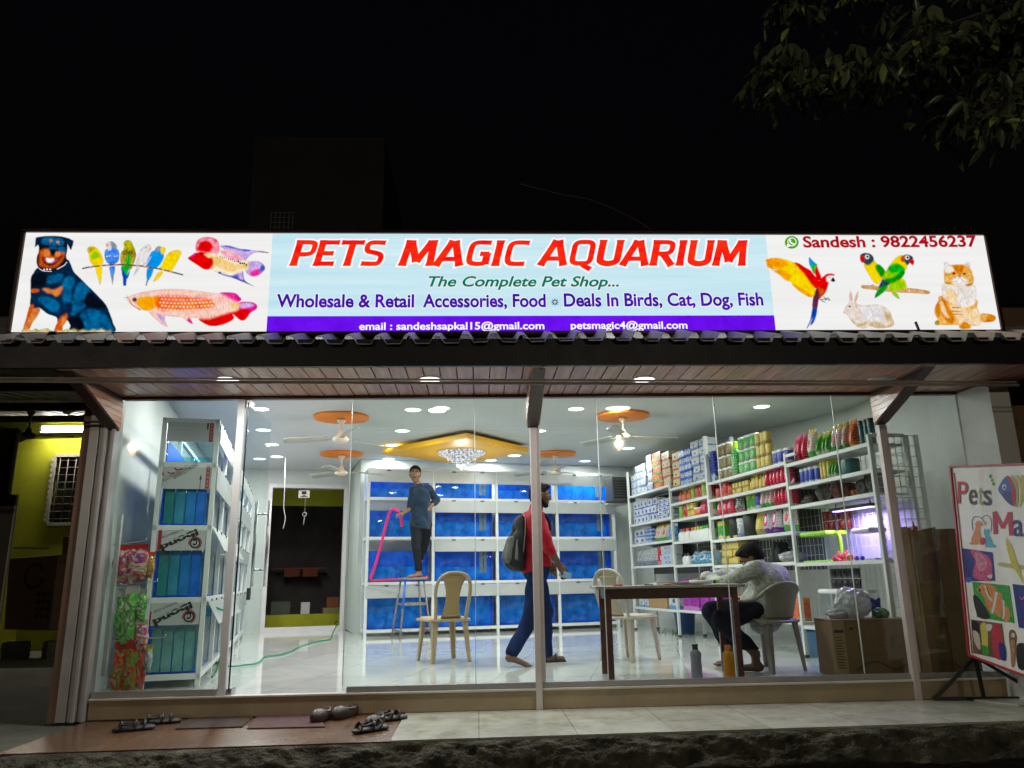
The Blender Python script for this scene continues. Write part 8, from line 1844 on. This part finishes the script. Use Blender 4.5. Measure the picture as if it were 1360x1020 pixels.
# ------------------------------------------------------------------ tree overhanging on the right
def tree():
    o = empty('tree', (6.3,-1.5,-.5), 0, 'leafy tree leaning in from the right with drooping dark leaves', 'tree')
    rnd = random.Random(21); m = MB(); TY = -1.0
    tp = lambda px, py, dy=0: Vector(atY(px, py, TY+dy))
    m.tube(catmull([(6.3,-1.5,-.5),(6.25,-1.45,1.2),(6.35,-1.35,2.8),(6.1,-1.25,4.2),(5.7,-1.2,5.4)], 6), [lerp(.20,.09,i/24) for i in range(25)], 12)
    br = [([(1500,-20),(1400,30),(1330,48),(1240,74),(1150,90),(1060,96),(1010,94)],.028,.2),([(1500,-20),(1420,-10),(1330,10),(1240,40),(1190,62)],.03,-.2),([(1500,20),(1420,55),(1370,90),(1310,118),(1265,132)],.026,.3),([(1500,-20),(1350,-40),(1200,-45),(1100,-30),(1040,-10)],.03,.4),([(1460,40),(1400,80),(1360,128),(1320,134)],.016,-.3),([(1400,-40),(1360,20),(1345,80)],.02,.1)]
    V_ = []; F_ = []; cr = MB()
    def leaf(p, d, L, w, roll):
        d = d.normalized(); s = d.cross(Vector((0,0,1))); s = s.normalized() if s.length > .05 else Vector((1,0,0)); n = s.cross(d); s = s*math.cos(roll)+n*math.sin(roll); n = s.cross(d)
        pr = [(0,0),(.18,.55),(.42,1),(.70,.72),(.90,.25),(1,0)]; vs = []
        for t, ww in pr: c = p+d*L*t+n*(-.10*L*t*t); vs += [c+s*w*ww+n*w*.35*ww, c-n*0, c-s*w*ww+n*w*.35*ww]
        cr.add(vs, [(3*i,3*i+1,3*i+4,3*i+3) for i in range(5)]+[(3*i+1,3*i+2,3*i+5,3*i+4) for i in range(5)], True)
    for pts, r, dy in br:
        P = catmull([tp(x, y, dy) for x, y in pts], 6); m.tube(P, [lerp(r, .005, i/(len(P)-1)) for i in range(len(P))], 8)
        k = len(P)
        for i in range(2, k):
            dens = 7 if i > k*.25 else 4
            for _ in range(dens):
                q = P[i]+Vector((rnd.gauss(0,.05), rnd.gauss(0,.22), rnd.gauss(-.02,.05))); tw = q+Vector((rnd.uniform(-.12,.12), rnd.uniform(-.15,.15), rnd.uniform(-.16,.05)))
                m.tube([P[i], q.lerp(tw,.3), tw], [.005,.004,.0025], 5, cap=False)
                for _ in range(rnd.choice((2,3,3))): leaf(tw, Vector((rnd.gauss(-.15,.45), rnd.gauss(-.05,.5), rnd.uniform(-1.2,-.15))), rnd.uniform(.12,.20), rnd.uniform(.021,.033), rnd.uniform(-1.2,1.2))
    m.build('trunk', M('dark_bark', (.07,.06,.05), .9, 0, .4, 8, .6, 30), o, world=True)
    for j in (0,1,2): pass
    f = cr.build('crown', [M('leaf_dark', (.125,.155,.07), .28, 0, .5, 3), M('leaf_bright', (.36,.48,.10), .28, 0, .4, 4)], o, world=True, fix=False)
    rn = random.Random(3); n = len(f.data.polygons)//10; mi = []
    for i in range(n): mi += [1 if rn.random() < .11 else 0]*10
    f.data.polygons.foreach_set('material_index', mi)
tree()
# sodium street lamps behind the viewer, seen only as glints in the glass
def street_lamp(px, py, t, lab):
    g = Vector(atY(px, py, 0)); d = (g-Vector(CAM)).normalized(); p = g+Vector((d.x,-d.y,d.z))*t
    o = empty('street_lamp', (p.x, p.y-1.0, -.5), 0, lab, 'street lamp'); m = MB(); m.tube(catmull([(0,0,0),(0,0,p.z*.6),(0,0,p.z+.55),(0,.45,p.z+.72),(0,.9,p.z+.62)], 6), .06, 10); m.build('pole', BLACKM, o)
    m = MB(); m.lathe([(0,-.15),(.10,-.12),(.15,-.01),(.10,.11),(0,.14)], (0,1.0,p.z+.35), 14, caps=False); m.build('lamp', EM('street_lamp_glow', (1.0,.40,.04), 16.0), o); lamp(o, (0,1.0,p.z+.62), 2600.0, (1.0,.86,.66), .035, 'POINT')
street_lamp(822,592,38.0,'tall street lamp with an orange lamp seen as a glint right of the centre post')
street_lamp(176,597,36.0,'tall street lamp with an orange lamp seen as a glint in the left pane')

# dim building and a wire behind the shop
bp0, bp1 = atY(330,300,13), atY(508,300,13); tz = float(atY(440,182,13)[2])
bk = tag(empty('neighbouring_building', (float(bp0[0]), 13, -.17)), 'dim plain building rising in the dark behind the left half of the sign', 'building')
m = MB(); m.box((bp0[0],13,-.17),(bp1[0],18,tz)); m.build('wall', M('dim_wall', (.030,.029,.028), .9, 0, .3, .6), bk, world=True)
w0, w1 = atY(361,283,12.98), atY(388,322,12.98); m = MB()
for k in range(6): x = lerp(w0[0], w1[0], k/5); m.box((x-.015,12.95,w1[2]),(x+.015,12.97,w0[2]))
for k in range(7): z = lerp(w1[2], w0[2], k/6); m.box((w0[0],12.955,z-.012),(w1[0],12.975,z+.012))
m.build('grille', M('pale_bar', (.12,.12,.12), .6), bk, world=True)
m = MB(); m.tube(catmull([Vector(atY(690,244,6)), Vector(atY(745,258,6)), Vector(atY(792,268,6)), Vector(atY(860,302,5.4)), Vector(atY(870,330,5))], 10), .010, 6); tag(m.build('power_line', M('rusty_wire', (.16,.07,.05), .7)), 'short thin reddish wire sloping down behind the sign', 'wire')
